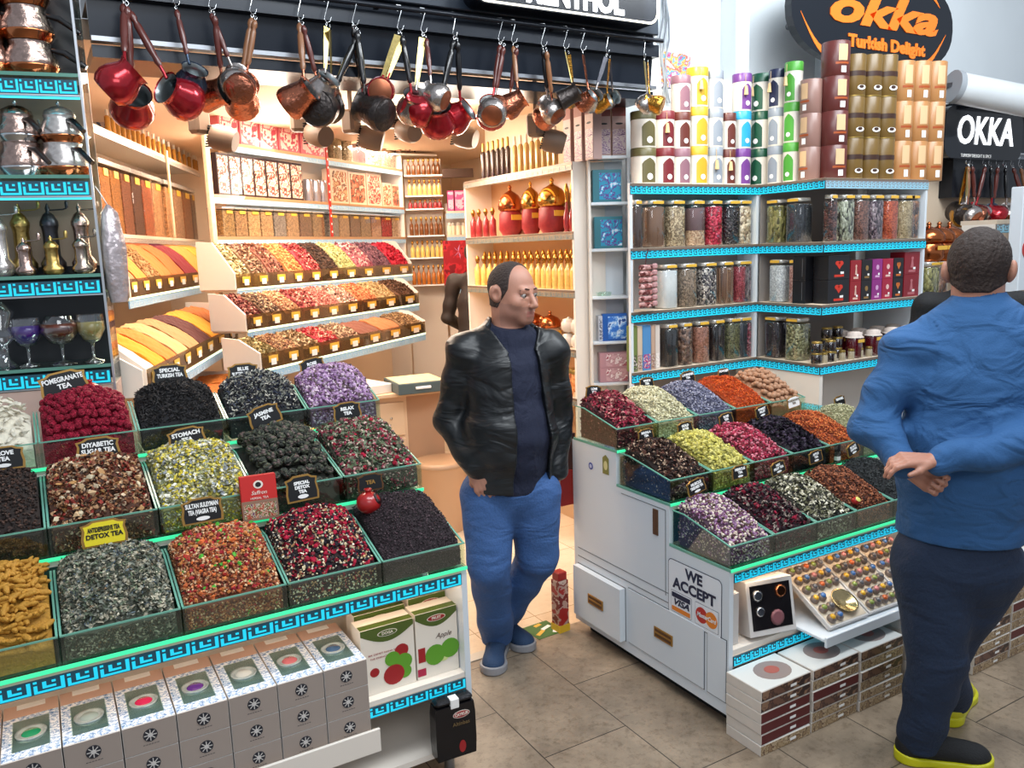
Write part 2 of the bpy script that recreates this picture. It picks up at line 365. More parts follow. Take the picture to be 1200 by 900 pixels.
def template(kind):
    if kind == 'flake':   # curled petal / leaf scrap
        V = [(-.5, -.3, 0), (0, -.42, .12), (.5, -.15, 0), (.45, .3, .1), (-.1, .45, -.05), (-.55, .2, .12), (0, 0, .16)]
        F = [(6, 0, 1), (6, 1, 2), (6, 2, 3), (6, 3, 4), (6, 4, 5), (6, 5, 0)]
    elif kind == 'needle':
        V = [(-.5, 0, 0)] + [(-.25, .12 * math.cos(a), .12 * math.sin(a)) for a in (0, 2.1, 4.2)] + [(.25, .12 * math.cos(a), .04 + .12 * math.sin(a)) for a in (0, 2.1, 4.2)] + [(.5, .05, .1)]
        F = [(0, 2, 1), (0, 3, 2), (0, 1, 3), (1, 2, 5, 4), (2, 3, 6, 5), (3, 1, 4, 6), (4, 5, 7), (5, 6, 7), (6, 4, 7)]
    elif kind == 'nugget':
        V = [(.5, 0, 0), (.1, .42, .05), (-.45, .1, 0), (-.05, -.4, .05), (.05, .05, .38), (0, 0, -.35), (.3, .3, .2), (-.3, -.2, .22)]
        F = [(0, 6, 4), (6, 1, 4), (1, 2, 4), (2, 7, 4), (7, 3, 4), (3, 0, 4), (0, 1, 6), (2, 3, 7), (1, 0, 5), (2, 1, 5), (3, 2, 5), (0, 3, 5)]
    elif kind == 'bud':
        n = 6; V = [(0, 0, .5)] + [(.3 * math.cos(a), .3 * math.sin(a), .2) for a in np.arange(n) * 6.283 / n] + [(.28 * math.cos(a), .28 * math.sin(a), -.25) for a in np.arange(n) * 6.283 / n] + [(0, 0, -.5)]
        F = [(0, 1 + i, 1 + (i + 1) % n) for i in range(n)] + [(1 + i, 7 + i, 7 + (i + 1) % n, 1 + (i + 1) % n) for i in range(n)] + [(13, 7 + (i + 1) % n, 7 + i) for i in range(n)]
    return np.array(V, float), F
def rotm(n, flat=1.):
    q = NR.normal(size=(n, 4)); 
    if flat < 1: q[:, 1:3] *= flat
    q /= np.linalg.norm(q, axis=1)[:, None]; w, x, y, z = q.T
    return np.stack([1 - 2 * (y * y + z * z), 2 * (x * y - z * w), 2 * (x * z + y * w), 2 * (x * y + z * w), 1 - 2 * (x * x + z * z), 2 * (y * z - x * w), 2 * (x * z - y * w), 2 * (y * z + x * w), 1 - 2 * (x * x + y * y)], 1).reshape(n, 3, 3)
def scatter(mb, P, kind, size, m, flat=.6, jit=.3, aspect=(1, 1, 1), smooth=False):
    T, F = template(kind); n = len(P); S = size * (1 + jit * NR.uniform(-1, 1, n)); R = rotm(n, flat)
    V = np.einsum('nij,kj->nki', R, T * np.array(aspect)) * S[:, None, None] + P[:, None, :]
    k = len(T); mb.add(V.reshape(-1, 3), [[i + j * k for i in f] for j in range(n) for f in F], m, smooth)
def hsurf(x, y, hx, D, h0, h1, dome, seed):
    """top of a heap: low at the front glass, higher at the back, domed across"""
    tx = np.clip(np.abs(x) / hx, 0, 1); ty = np.clip(y / D, 0, 1)
    s = h0 + (h1 - h0) * np.sin(ty * 1.5708) ** .9 + dome * (1 - tx ** 2.2) * np.sin(np.clip(ty * 1.05, 0, 1) * 3.1416) ** .6
    s = s - .45 * dome * tx ** 4 * ty
    ph = seed * 1.7
    return s + .004 * np.sin(x * 41 + ph) * np.cos(y * 37 + ph) + .003 * np.sin(x * 93 - ph + y * 71)
def heap(u0, u1, w0, w1, z, h0, h1, dome, name, label, cat, base, layers, n_scale=1., stuff=True, seed=0, group=None, rz=0., loc=None, back=.0):
    hx = (u1 - u0) / 2 - .014; D = w1 - w0 - .030 + back
    mb = MB(); nx, ny = 16, 14; xs = np.linspace(-hx, hx, nx); ys = np.linspace(.0, D, ny)
    X, Y = np.meshgrid(xs, ys); Z = hsurf(X, Y, hx, D, h0, h1, dome, seed) - .004
    V = np.stack([X, Y, Z], -1).reshape(-1, 3); F = [(j * nx + i, j * nx + i + 1, (j + 1) * nx + i + 1, (j + 1) * nx + i) for j in range(ny - 1) for i in range(nx - 1)]
    k = len(V); rim = [i for i in range(nx)] + [j * nx + nx - 1 for j in range(1, ny)] + [(ny - 1) * nx + i for i in range(nx - 2, -1, -1)] + [j * nx for j in range(ny - 2, 0, -1)]
    B = V[rim].copy(); B[:, 2] = .003; V = np.concatenate([V, B]); nr = len(rim)
    F += [(rim[i], k + i, k + (i + 1) % nr, rim[(i + 1) % nr]) for i in range(nr)]
    mb.add(V, F, base, False)
    for (kind, m, size, cnt, flat, asp) in layers:
        n = int(cnt * n_scale); e_ = hx + .005 - size * .70; x = NR.uniform(-e_, e_, n); y = NR.uniform(size * .45, D - size * .3, n)
        z_ = hsurf(x, y, hx, D, h0, h1, dome, seed) + NR.uniform(-.5, .55, n) * size * .45
        scatter(mb, np.stack([x, y, z_], 1), kind, size, m, flat, .35, asp)
        n2 = n // 4    # pieces pressed against the front pane
        x = NR.uniform(-e_, e_, n2); z2 = NR.uniform(size * .55, max(size * .6, h0 - .006), n2)
        scatter(mb, np.stack([x, np.full(n2, max(0, size * .54 - .006)), z2], 1), kind, size * .8, m, 1., .3, asp)
        n3 = n // 4    # and against the left side pane
        y = NR.uniform(size * .5, D * .97, n3); zz = hsurf(np.full(n3, -hx), y, hx, D, h0, h1, dome, seed) * NR.uniform(.1, .98, n3); zz = np.maximum(zz, size * .55)
        scatter(mb, np.stack([np.full(n3, -hx + max(0, size * .54 - .005)), y, zz], 1), kind, size * .8, m, 1., .3, asp)
    o = mb.build(name, None, loc or ((u0 + u1) / 2, w0 + .012, z + .001), rz); return tag(o, label, cat, group, 'stuff' if stuff else None)
def mix(nm, kind, cols, size, cnt, flat=.6, asp=(1, 1, 1), rough=.7, vals=None): return (kind, mixmat(nm, cols, rough, vals), size, cnt, flat, asp)
TRL = [-.342, -.045, .252, .5436, .837, 1.127]     # divider places of the left counter
TRR = [2.022, 2.246, 2.476, 2.708, 2.94, 3.17, 3.40]
LT = [(2.295, 2.619, .747), (2.619, 2.997, .935), (2.997, 3.24, 1.120)]
RT = [(2.0, 2.32, .622), (2.32, 2.652, .782), (2.652, 2.965, .926)]
def counter(name, label, u0, u1, tiers, foot, shelf_z, side_u, keyn, kz):
    """stepped display counter: white side, lit shelf bay behind, a glass board on every step"""
    back = tiers[-1][1] + .01; f = tiers[0][0]; t = thing(name, label, 'counter', ((u0 + u1) / 2, f, 0))
    prof = [(f, foot), (back, foot), (back, tiers[2][2] - .012), (tiers[2][0], tiers[2][2] - .012), (tiers[2][0], tiers[1][2] - .012), (tiers[1][0], tiers[1][2] - .012), (tiers[1][0], tiers[0][2] - .012), (f, tiers[0][2] - .012)]
    for s, x in (('side_panel', side_u), ):
        m = MB(); m.prism(prof, x[0], x[1], WHITE, 'x'); m.build(s, t, world=True)
    other = (u1 - .02, u1) if side_u[0] < (u0 + u1) / 2 else (u0, u0 + .02)
    m = MB(); m.prism(prof, other[0], other[1], WHITE, 'x'); m.build('side_panel', t, world=True)
    a, b = u0 + .021, u1 - .021
    m = MB(); m.box((a, back - .02, foot), (b, back, tiers[2][2] - .03), WHITE2); m.box((a, f + .42, foot), (b, f + .435, tiers[0][2] - .05), WHITE2); m.build('back_panel', t, world=True)
    m = MB(); m.box((a, f + .004, shelf_z), (b, f + .4195, shelf_z + .02), WHITE2); m.build('bottom_shelf', t, world=True)
    for i, (w0, w1, z) in enumerate(tiers):
        m = MB(); m.box((u0 - .0005, w0 - .006, z - .0115), (u0 + .004, w1, z - .0005), GEDGE); m.box((u0 + .0041, w0 - .006, z - .010), (u1, w1 + .0, z - .001), glass('step_glass', (.8, .98, .9), .2)); m.box((u0, w0 - .008, z - .011), (u1, w0 - .005, z), GLED)
        m.box((u0 + .0202, w0 + .0005, z - .03), (u1 - .0202, w1, z - .0121), WOODW if i == 0 else WHITE2); m.build('step_board', t, world=True)
        if i: 
            m = MB(); m.box((u0 + .0201, w0 - .0, tiers[i - 1][2]), (u1 - .0201, w0 + .01, z - .0301), mat('green_tint_riser', '#27463e', .2)); m.build('riser', t, world=True)
    m = MB(); m.box((a, f + .002, kz[0] - .004), (b, f + .012, tiers[0][2] - .0305), WOODW); greek(m, a, b, kz[0], kz[1], f - .004, keyn); m.build('key_band', t, world=True)
    m = MB(); m.box((a + .02, f + .02, kz[0] - .012), (b - .02, f + .034, kz[0] - .005), mat('warm_led', '#fff0dd', .5, emit='#ffe9d0', estr=9)); m.build('strip_light', t, world=True)
    return t
cl = counter('display_counter', 'white stepped tea counter in the left foreground with teal key pattern bands', -.75, 1.127, LT, .10, .10, (1.107, 1.127), 24, (.686, .7245))
cr = counter('display_counter', 'white stepped tea counter on the right with drawers in its side', 2.02, 3.42, RT, .055, .285, (2.02, 2.04), 34, (.566, .600))
# left counter: inner shelf under the fruit tea boxes with its own band, and the pull-out board
m = MB(); m.box((.765, 2.302, .357), (1.1069, 2.71, .371), WHITE2); m.build('shelf_board', cl, world=True)
m = MB(); greek(m, .765, 1.1069, .318, .353, 2.296, 5); m.box((.765, 2.3011, .314), (1.1069, 2.315, .357), WOODW); m.build('key_band', cl, world=True)
m = MB(); m.rbox((-.75, 2.21, .272), (.764, 2.71, .2905), WHITE2, .002); m.rbox((-.75, 2.20, .262), (.764, 2.21, .338), WHITE2, .002); m.build('pull_out_board', cl, world=True)
for x in (-.70, 1.06):
    for y in (2.36, 3.15):
        m = MB(); m.lathe([(.018, 0), (.018, .0995)], STEEL, 12, (x, y, 0)); m.build('foot', cl, world=True)
# right counter: plinth, side drawers, door seam, stickers
m = MB(); m.box((2.07, 2.06, 0), (3.38, 2.93, .0545), DARK); m.build('plinth', cr, world=True)
def side_rect(a, b, w_hint=None):
    A = onu(*a, 2.02); B = onu(*b, 2.02); return min(A[1], B[1]), max(A[1], B[1]), min(A[2], B[2]), max(A[2], B[2])
SEAM = mat('seam_grey', '#5b6066', .6); BRNZ = mat('bronze_recess', '#6a4a33', .4, .5)
for (w0, w1, z0, z1, pull) in ((2.60, 2.945, .10, .335, .03), (2.125, 2.575, .105, .345, .004), (2.012, 2.105, .105, .345, .003)):
    d = MB(); d.box((2.0195 - pull, w0, z0), (2.0195, w1, z1), WHITE); d.box((2.0193 - .0005, w0 - .004, z0 - .004), (2.0196, w1 + .004, z1 + .004), SEAM)
    dr = d.build('drawer', cr, world=True)
    if w1 - w0 > .2:
        h = MB(); c = (w0 + w1) / 2; zc = (z0 + z1) / 2; x = 2.0195 - pull
        h.box((x - .004, c - .055, zc - .022), (x - .0005, c + .055, zc + .022), GOLDF); h.box((x - .0045, c - .048, zc - .016), (x - .004, c + .048, zc + .016), BRNZ); h.box((x - .007, c - .048, zc - .002), (x - .004, c + .048, zc + .004), GOLDF)
        o = h.build('handle', dr, world=False); o.data.transform(cr.matrix_basis.inverted())
m = MB()
for (w0, w1, z0, z1) in ((2.10, 2.945, .372, .375), (2.34, 2.62, .748, .7505), (2.34, 2.343, .40, .748), (2.10, 2.945, .412, .4145)): m.box((2.0188, w0, z0), (2.0199, w1, z1), SEAM)
A = onu(768, 605, 2.02); m.box((2.016, A[1] - .018, A[2] - .075), (2.0198, A[1] + .012, A[2] + .03), BRNZ); m.build('door_seam', cr, world=True)

# ---- what lies in the trays
P_ = dict
def stock(rows, TR, tiers, hs, side, names, scale=1.):
    for i, row in enumerate(rows):
        w0, w1, z = tiers[i]; h0, h1, dome = hs[i]
        for j, it in enumerate(row):
            if it is None: continue
            u0, u1 = TR[j], TR[j + 1]
            glass_tray(u0, u1, w0, w1, z, h0 + .012, h1 * .8, 'glass tray holding %s on the %s counter' % (it['of'], side), 'glass trays on the %s counter' % side)
            if it.get('skip'): continue
            heap(u0, u1, w0, w1, z, h0, h1 + it.get('up', 0), dome, it['n'], it['l'], it['c'], mat('bed_' + it['k'], it['b'], .9), it['m'], scale, seed=i * 7 + j)
rasp = C('#b01238')
LROWS = [
 [P_(k='turm', n='turmeric_pile', of='turmeric roots', skip=1, l='', c='', b='#a87a1c', m=[]),
  P_(k='grey', n='herb_mix', of='grey green herb mix', l='grey green dried herb mix with pale chips, front row beside the turmeric roots', c='dried herbs', b='#4b4f43',
     m=[mix('mGrey', 'flake', ['#6d7166', '#8d8e80', '#3a3d33', '#b9b29c', '#57604f', '#a49c88'], .013, 3600), mix('mGrey2', 'nugget', ['#c9bfa2', '#8a6f53', '#cfc7b0'], .010, 300), mix('mGrey3', 'needle', ['#5f6b74', '#33372f', '#7d8a70'], .017, 900)]),
  P_(k='oran', n='fruit_tea_mix', of='orange and red fruit tea', l='orange and red fruit tea mix dotted with green pieces, front row', c='fruit tea', b='#6e3a24',
     m=[mix('mOr', 'nugget', ['#a4522c', '#7c3a26', '#c98458', '#b57a4c', '#5a2a1e', '#d9b48c'], .010, 3600), mix('mOr2', 'nugget', ['#c9622e', '#a82a24', '#cc8040', '#98222c'], .017, 320), mix('mOr3', 'nugget', ['#4aa234', '#5cb440'], .016, 44)]),
  P_(k='redm', n='winter_tea_mix', of='white chips, black leaves and red blossoms', l='tea mix of white chips, black leaves and crimson blossoms, beneath the pomegranate', c='herbal tea', b='#2a1a1c',
     m=[mix('mRd', 'nugget', ['#e6dcc4', '#d8c6a0', '#2a2426', '#c59a6e', '#1d1a20'], .010, 1900), mix('mRd2', 'flake', ['#a01530', '#b81a3c', '#8a1028'], .016, 520), mix('mRd3', 'flake', ['#201c22', '#2b2430'], .014, 700), ('bud', mixmat('mRd4', ['#a01030', '#b01838', '#8a0c26'], .8), .021, 110, 1., (1, 1, .8))]),
  P_(k='dark', n='loose_black_tea', of='fine dark purple tea', l='fine dark purple brown tea heaped at the right end of the front row', c='loose tea', b='#241a1e',
     m=[mix('mDk', 'nugget', ['#2c2226', '#3a2c32', '#1d1619', '#57454b'], .0055, 4200)])],
 [P_(k='brdk', n='loose_clove_tea', of='dark brown leaf tea', l='dark brown leaf tea cut off by the left edge of the photo, middle row', c='loose tea', b='#241a17',
     m=[mix('mBk', 'nugget', ['#33241f', '#1e1513', '#4a342b'], .010, 1900)]),
  P_(k='diab', n='root_tea_mix', of='brown root and berry mix', l='brown and russet root tea mix with beige chunks under the DIYABETIC SUGAR TEA sign', c='herbal tea', b='#4c2f22',
     m=[mix('mDi', 'flake', ['#7c4a32', '#9a6a48', '#5a3226', '#b98e68', '#8a3228', '#3c2a22', '#cdb496'], .013, 2700), mix('mDi2', 'nugget', ['#d9c8a8', '#c9a880', '#b4895a'], .024, 46), mix('mDi3', 'needle', ['#a47846', '#8a5c34'], .05, 16, .3)]),
  P_(k='cham', n='chamomile_tea', of='yellow and white chamomile mix', l='yellow and white chamomile flower mix under the STOMACH TEA sign', c='herbal tea', b='#7d7a4a',
     m=[mix('mCh', 'flake', ['#c9bf6a', '#dcd9c4', '#b5a94e', '#8c8f6a', '#ece8d6', '#9aa0a8'], .013, 2500), mix('mCh2', 'bud', ['#d9c23a', '#c7b63c'], .014, 420), mix('mCh3', 'needle', ['#5d6150', '#a9b08c'], .016, 500)]),
  P_(k='jasm', n='jasmine', of='rolled jasmine tea balls', skip=1, l='', c='', b='#2b2d28', m=[]),
  P_(k='relx', n='relax_tea_mix', of='green leaf and red blossom mix', l='green leaf tea mix with pink buds and dark red blossoms under the RELAX TEA sign', c='herbal tea', b='#3c3a30',
     m=[mix('mRx', 'flake', ['#5a664a', '#77836a', '#8e6a64', '#3f4a38', '#c2b8a2', '#7a2c3a'], .016, 1800), mix('mRx2', 'bud', ['#a34658', '#7d2a3c', '#c7a49c'], .014, 420), ('bud', mixmat('mRd4', []), .023, 60, 1., (1, 1, .7)), mix('mRx4', 'needle', ['#6a7a58', '#465440'], .022, 500)])],
 [P_(k='whit', n='white', of='white root chunks', skip=1, l='', c='', b='#b8ae9a', m=[]),
  P_(k='rasp', n='raspberry', of='dried raspberries', skip=1, l='', c='', b='#4c0818', m=[]),
  P_(k='blkt', n='black_tea_leaves', of='long black tea leaves', l='long twisted black tea leaves under the SPECIAL TURKISH TEA sign', c='loose tea', b='#17161a',
     m=[mix('mBt', 'needle', ['#1d1b1c', '#2b2828', '#121111', '#3b3736'], .017, 2800, .5)]),
  P_(k='blue', n='blue_flower_tea', of='black and white blue tea', l='black leaf tea with white and blue flecks under the BLUE sign', c='loose tea', b='#1f1f23',
     m=[mix('mBl', 'needle', ['#24232a', '#35343c', '#c4beb0', '#17161b', '#6e706a', '#343a4c', '#8c8c82'], .021, 2300, .5)]),
  P_(k='rose', n='rose_bud_tea', of='lilac rose buds', l='lilac and mauve rose bud tea under the ROSE TEA sign', c='rose tea', b='#5c4258',
     m=[mix('mRs', 'bud', ['#8e6a92', '#a583a6', '#6d4a70', '#c9b4c2', '#5c4a4c', '#b394b8'], .016, 2300, 1.)])]]
stock(LROWS, TRL, LT, [(.066, .19, .045), (.077, .20, .042), (.070, .185, .05)], 'left', None)
RROWS = [
 [P_(k='vio', n='violet_bud_tea', of='violet rose buds', l='violet and cream rose bud tea at the left front corner of the right counter', c='rose tea', b='#4c3644',
     m=[mix('mVi', 'bud', ['#8a6488', '#cbb8a8', '#a07a9c', '#6e3a5c', '#e2d6c6', '#5a4438'], .0125, 1900, 1.)]),
  P_(k='hib', n='hibiscus_mix', of='dark hibiscus and red berries', l='dark hibiscus petal mix with crimson berries, front row second from left', c='herbal tea', b='#220f16',
     m=[mix('mHi', 'flake', ['#2a1620', '#4a1626', '#1b1116', '#6e1c30', '#8f8076'], .014, 1500), ('nugget', mixmat('mHi2', ['#8e1830', '#a81c3c'], .6), .024, 22, 1., (1, 1, .8))]),
  P_(k='bw', n='jasmine_green_mix', of='black and cream flower mix', l='black and cream flower tea mix under the green glass edge, front row', c='herbal tea', b='#34322c',
     m=[mix('mBw', 'flake', ['#d6cfb6', '#3a3830', '#8c8a6c', '#23221e', '#eae2cc', '#6b6a50'], .013, 2000)]),
  P_(k='appl', n='apple_tea_pieces', of='brown apple tea pieces', l='brown dried apple tea pieces under the APPLE TEA sign', c='fruit tea', b='#4a2416',
     m=[mix('mAp', 'nugget', ['#7c4228', '#5c2c1a', '#96573a', '#a86a48', '#3c1e14'], .011, 2100)]),
  P_(k='pepp', n='black_pepper', of='black pepper leaves', l='dark grey tea leaves under the BLACK PEPPER sign', c='loose tea', b='#1e2022',
     m=[mix('mPe', 'needle', ['#26292b', '#3a3e3e', '#17191b', '#4c5150'], .011, 2000)])],
 [P_(k='mas', n='masala_tea', of='dark brown masala mix', l='dark brown and cream spiced tea mix under the MASALA sign', c='loose tea', b='#231612',
     m=[mix('mMa', 'flake', ['#2e1c17', '#47291f', '#1c1210', '#c4a68c', '#5e3a2e', '#241614'], .012, 2000)]),
  P_(k='gold', n='golden_rose_tea', of='yellow flower heads', l='pale yellow dried flower heads under the GOLD ROSE sign', c='herbal tea', b='#77702e',
     m=[mix('mGo', 'bud', ['#c4ba5c', '#d6cc78', '#a89e44', '#8c8848'], .017, 1300, 1.)]),
  P_(k='rsr', n='red_rose_petals', of='crimson rose buds', l='crimson and pink rose petals under the right counter ROSE TEA sign', c='rose tea', b='#4c0e20',
     m=[mix('mRr', 'bud', ['#9c1c38', '#b43a58', '#741428', '#c97a86', '#5e1a24'], .015, 1400, 1.)]),
  P_(k='blg', n='black_grape_tea', of='blackish purple petals', l='blackish purple dried petals between crimson rose and orange flakes', c='herbal tea', b='#120e16',
     m=[mix('mBg', 'flake', ['#1b1520', '#2a2030', '#120e15', '#3c2e42'], .016, 1400)]),
  P_(k='ory', n='rust_spice', of='rust orange flakes', l='rust orange dried flakes in the middle row beside the blackish petals', c='spice', b='#6e2c14',
     m=[mix('mOy', 'nugget', ['#a8481f', '#c2602c', '#8a381a', '#d07a40'], .0085, 2500)]),
  P_(k='fen', n='fennel_seed', of='pale green seeds', l='pale green seeds at the right end of the middle row', c='seeds', b='#7c7a58',
     m=[mix('mFe', 'nugget', ['#a8a684', '#c2be9a', '#8e8c68'], .008, 1500)])],
 [P_(k='lov', n='love_tea', of='red and pink love tea', l='red and pink petal mix under the LOVE TEA sign at the left back corner', c='herbal tea', b='#3c1420',
     m=[mix('mLo', 'flake', ['#8a1c34', '#a8324a', '#5c1424', '#c98c84', '#3c2624', '#9a4a50'], .015, 1600)]),
  P_(k='crm', n='linden_chips', of='cream coloured chips', l='cream coloured dried chips under the WHITE sign, back row', c='herbal tea', b='#8a8468',
     m=[mix('mCr', 'nugget', ['#cfc8a4', '#dcd6b8', '#b4ac88', '#c4bc96'], .011, 1700)]),
  P_(k='lav', n='lavender', of='grey lavender buds', l='bluish grey dried lavender under the LAVENDER TEA sign', c='lavender', b='#46465a',
     m=[mix('mLa', 'nugget', ['#6a6a82', '#8a8a9e', '#4c4c60', '#a4a2b0'], .010, 1900)]),
  P_(k='saf', n='safflower', of='bright orange safflower', l='bright orange safflower threads in the back row', c='spice', b='#96380c',
     m=[mix('mSa', 'needle', ['#d4561a', '#e8702a', '#b03e10', '#c24a1c'], .013, 2100)]),
  P_(k='wal', n='walnut', of='hazelnuts in shell', skip=1, l='', c='', b='#6c4a34', m=[])]]
stock(RROWS, TRR, RT, [(.070, .17, .035), (.078, .17, .035), (.078, .18, .035)], 'right', None)
# ================================================================ things one can count in the trays
def kit(name, cat, mb): 
    o = mb.build(name); return o
def hidden_proto(o): return o
PLACED = {}
def pile(proto, label, cat, group, u0, u1, w0, w1, z, hs, size, n, seed=0, flat=.4, turn=True, lift=.35, layers=2, ry=False):
    """copies of one piece laid over a heap, in jittered rows"""
    h0, h1, dome = hs; hx = (u1 - u0) / 2 - .012 - size / 2; D = w1 - w0 - .03; r = random.Random(seed); k = 0
    asp = 2 * hx / D; ny = max(2, int(round(math.sqrt(n / layers / asp)))); nx = max(2, int(round(n / layers / ny)))
    for L in range(layers):
        for j in range(ny):
            for i in range(nx):
                x = -hx + 2 * hx * (i + .5 * ((j + L) % 2) + .25) / nx + r.uniform(-.2, .2) * size; y = size * .45 + (D - size * .8) * (j + .5 * L) / max(1, ny - .5) + r.uniform(-.15, .15) * size
                x = max(-hx, min(hx, x)); zz = float(hsurf(np.array([x]), np.array([y]), hx + size / 2, D, h0, h1, dome, seed)[0]) + (L - .55) * size * lift
                o = proto if k == 0 else proto.copy()
                if k: COL.objects.link(o)
                o.location = ((u0 + u1) / 2 + x, w0 + .012 + y, z + zz); s = r.uniform(.85, 1.15); o.scale = (s, s, s)
                o.rotation_euler = (r.uniform(-flat, flat), r.uniform(-flat, flat) , r.uniform(0, 6.28)); tag(o, label, cat, group); k += 1
def lump(mb, m, R, n=8, rings=5, sx=1., sy=1., sz=1., rough=.08, seed=0, c=(0, 0, 0), smooth=True):
    r = random.Random(seed); V = []; F = []
    for j in range(rings + 1):
        th = math.pi * j / rings
        for i in range(n):
            a = 2 * math.pi * i / n; q = R * (1 + r.uniform(-rough, rough)); q = R if j in (0, rings) else q
            V.append((c[0] + q * math.sin(th) * math.cos(a) * sx, c[1] + q * math.sin(th) * math.sin(a) * sy, c[2] + q * math.cos(th) * sz))
    for j in range(rings):
        for i in range(n):
            k = (i + 1) % n; F.append((j * n + i, (j + 1) * n + i, (j + 1) * n + k, j * n + k))
    return mb.add(V, F, m, smooth)
LHS = [(.066, .19, .045), (.077, .20, .042), (.070, .185, .05)]; RHS = [(.070, .17, .035), (.078, .17, .035), (.078, .18, .035)]
def bed(TR, j, tiers, i, hs, name, label, cat, m, drop=.02):
    w0, w1, z = tiers[i]; h0, h1, d = hs[i]
    heap(TR[j], TR[j + 1], w0, w1, z, h0 - drop * .6, h1 - drop, d, name, label, cat, m, [], seed=i * 7 + j)
bumpy = lambda nm, col, sc, b=.8, **k: mat(nm, col, .75, noise=.35, nscale=sc, bump=b, **k)
# raspberries
m = MB(); RSP = grain('raspberry_skin', ['#b00f36', '#c2173f', '#8f0a2a', '#cf2a4c'], 300., .6, 1.); lump(m, RSP, .0125, 9, 6, 1, 1, .85, .07, 1); lump(m, RSP, .006, 6, 3, 1, 1, .8, .1, 2, (0, 0, .009))
bed(TRL, 1, LT, 2, LHS, 'raspberry_layer', 'crushed raspberries packed beneath the whole ones in the back row tray', 'raspberries', RSP)
pile(m.build('dried_raspberry'), 'dark pink dried raspberry in the tray under the pomegranate tea sign', 'raspberry', 'dried raspberries in the back row', TRL[1], TRL[2], *LT[2], LHS[2], .025, 240, 15, 1.2)
# white root chunks
m = MB(); WCH = mat('white_root', '#d9d2c0', .8, noise=.2, nscale=60, bump=.6); T, F = template('nugget'); m.add(T * (.034, .024, .014), F, WCH)
bed(TRL, 0, LT, 2, LHS, 'white_root_layer', 'crumbled white root beneath the larger chunks at the left edge', 'dried root', WCH)
pile(m.build('white_root_chunk'), 'off white dried root chunk in the tray at the left edge', 'dried root', 'white root chunks', TRL[0], TRL[1], *LT[2], LHS[2], .028, 130, 14, .7)
# turmeric roots
m = MB(); TUR = mat('turmeric_skin', '#b5822a', .7, noise=.3, nscale=90, bump=.7); m.tube([(-.026, 0, 0), (-.018, .001, .002), (-.006, .003, 0), (.008, .002, .001), (.02, -.002, 0), (.027, -.003, 0)], [.004, .0075, .008, .0072, .0068, .003], TUR, 7); m.tube([(.0, .006, .003), (.006, .014, .004), (.009, .019, .004)], [.005, .0045, .002], TUR, 6)
bed(TRL, 0, LT, 0, LHS, 'turmeric_layer', 'broken turmeric beneath the whole roots at the left edge', 'turmeric', TUR)
pile(m.build('turmeric_root'), 'knobbly yellow ochre turmeric root in the front tray at the left edge', 'turmeric', 'turmeric roots', TRL[0], TRL[1], *LT[0], LHS[0], .032, 230, 0, .35)
# jasmine balls
m = MB(); JB = grain('jasmine_leaf_ball', ['#3c4036', '#2b2e29', '#525645', '#6a5a56', '#33372f'], 120., .8, 1., (1, 1, .35)); lump(m, JB, .0165, 10, 7, 1, 1, .96, .04, 3)
bed(TRL, 3, LT, 1, LHS, 'jasmine_leaf_layer', 'dark loose leaf beneath the jasmine tea balls', 'loose tea', mat('bed_jasm2', '#24261f', .9), .03)
pile(m.build('jasmine_tea_ball'), 'grey green rolled tea ball in the jasmine tea tray', 'tea ball', 'rolled jasmine tea balls', TRL[3], TRL[4], *LT[1], (.07, .20, .055), .0325, 180, 10, 3., layers=2, lift=.45)
# nuts
m = MB(); NUT = mat('nut_shell', '#a87c5e', .6, noise=.3, nscale=50, bump=.5); lump(m, NUT, .013, 8, 6, 1.15, 1, .9, .05, 5)
bed(TRR, 4, RT, 2, RHS, 'nut_layer', 'shelled nut pieces beneath the whole nuts', 'nuts', NUT)
pile(m.build('whole_nut'), 'pinkish brown nut in its shell at the right end of the back row', 'nut', 'nuts in the back row tray', TRR[4], TRR[5], *RT[2], RHS[2], .026, 110, 18, 1.)
# pomegranates and apple lying on the heaps
def pomegranate(px, py, w, R, label, open_=True):
    P = onw(px, py, w); t = thing('pomegranate', label, 'fruit', (P[0], P[1], P[2]), .4)
    m = MB(); sk = mat('pomegranate_skin', '#a01a1a', .28, noise=.25, nscale=12, coat=.4); lump(m, sk, R, 18, 12, 1, 1, .92, .012, 4); m.build('fruit_skin', t)
    c = MB(); c.lathe([(R * .22, R * .86), (R * .26, R * 1.02), (R * .34, R * 1.16), (R * .2, R * 1.0)], sk, 6); c.build('crown', t)
    if open_:
        s = MB(); s.lathe([(R * .02, 0), (R * .5, -.0), (R * .52, -.006)], mat('pomegranate_seeds', '#2a0c10', .3, noise=.5, nscale=90, bump=1.), 14, M=TR((R * .42, -R * .72, R * .42)) @ Matrix.Rotation(.95, 4, 'X') @ Matrix.Rotation(.5, 4, 'Y')); s.build('seeds', t)
    return t
pomegranate(432, 589, 2.50, .041, 'red pomegranate split open on the front row beside the dark tea heap')
pomegranate(106, 459, 3.20, .037, 'pinkish red pomegranate half sunk in the raspberries', False)
P = onw(1003, 587, 2.03); t = thing('apple', 'small red and yellow apple on the brown apple tea pieces', 'fruit', tuple(P)); m = MB(); lump(m, mat('apple_red', '#a81f1c', .3, noise=.3, nscale=9), .018, 14, 9, 1, 1, .9, .01, 2); m.build('fruit_skin', t); m = MB(); m.lathe([(.0001, .0), (.009, .0), (.0115, -.002)], mat('apple_yellow', '#d8cf6a', .3), 12, M=TR((-.001, -.0125, .0115)) @ Matrix.Rotation(.8, 4, 'X')); m.build('blossom_end', t)

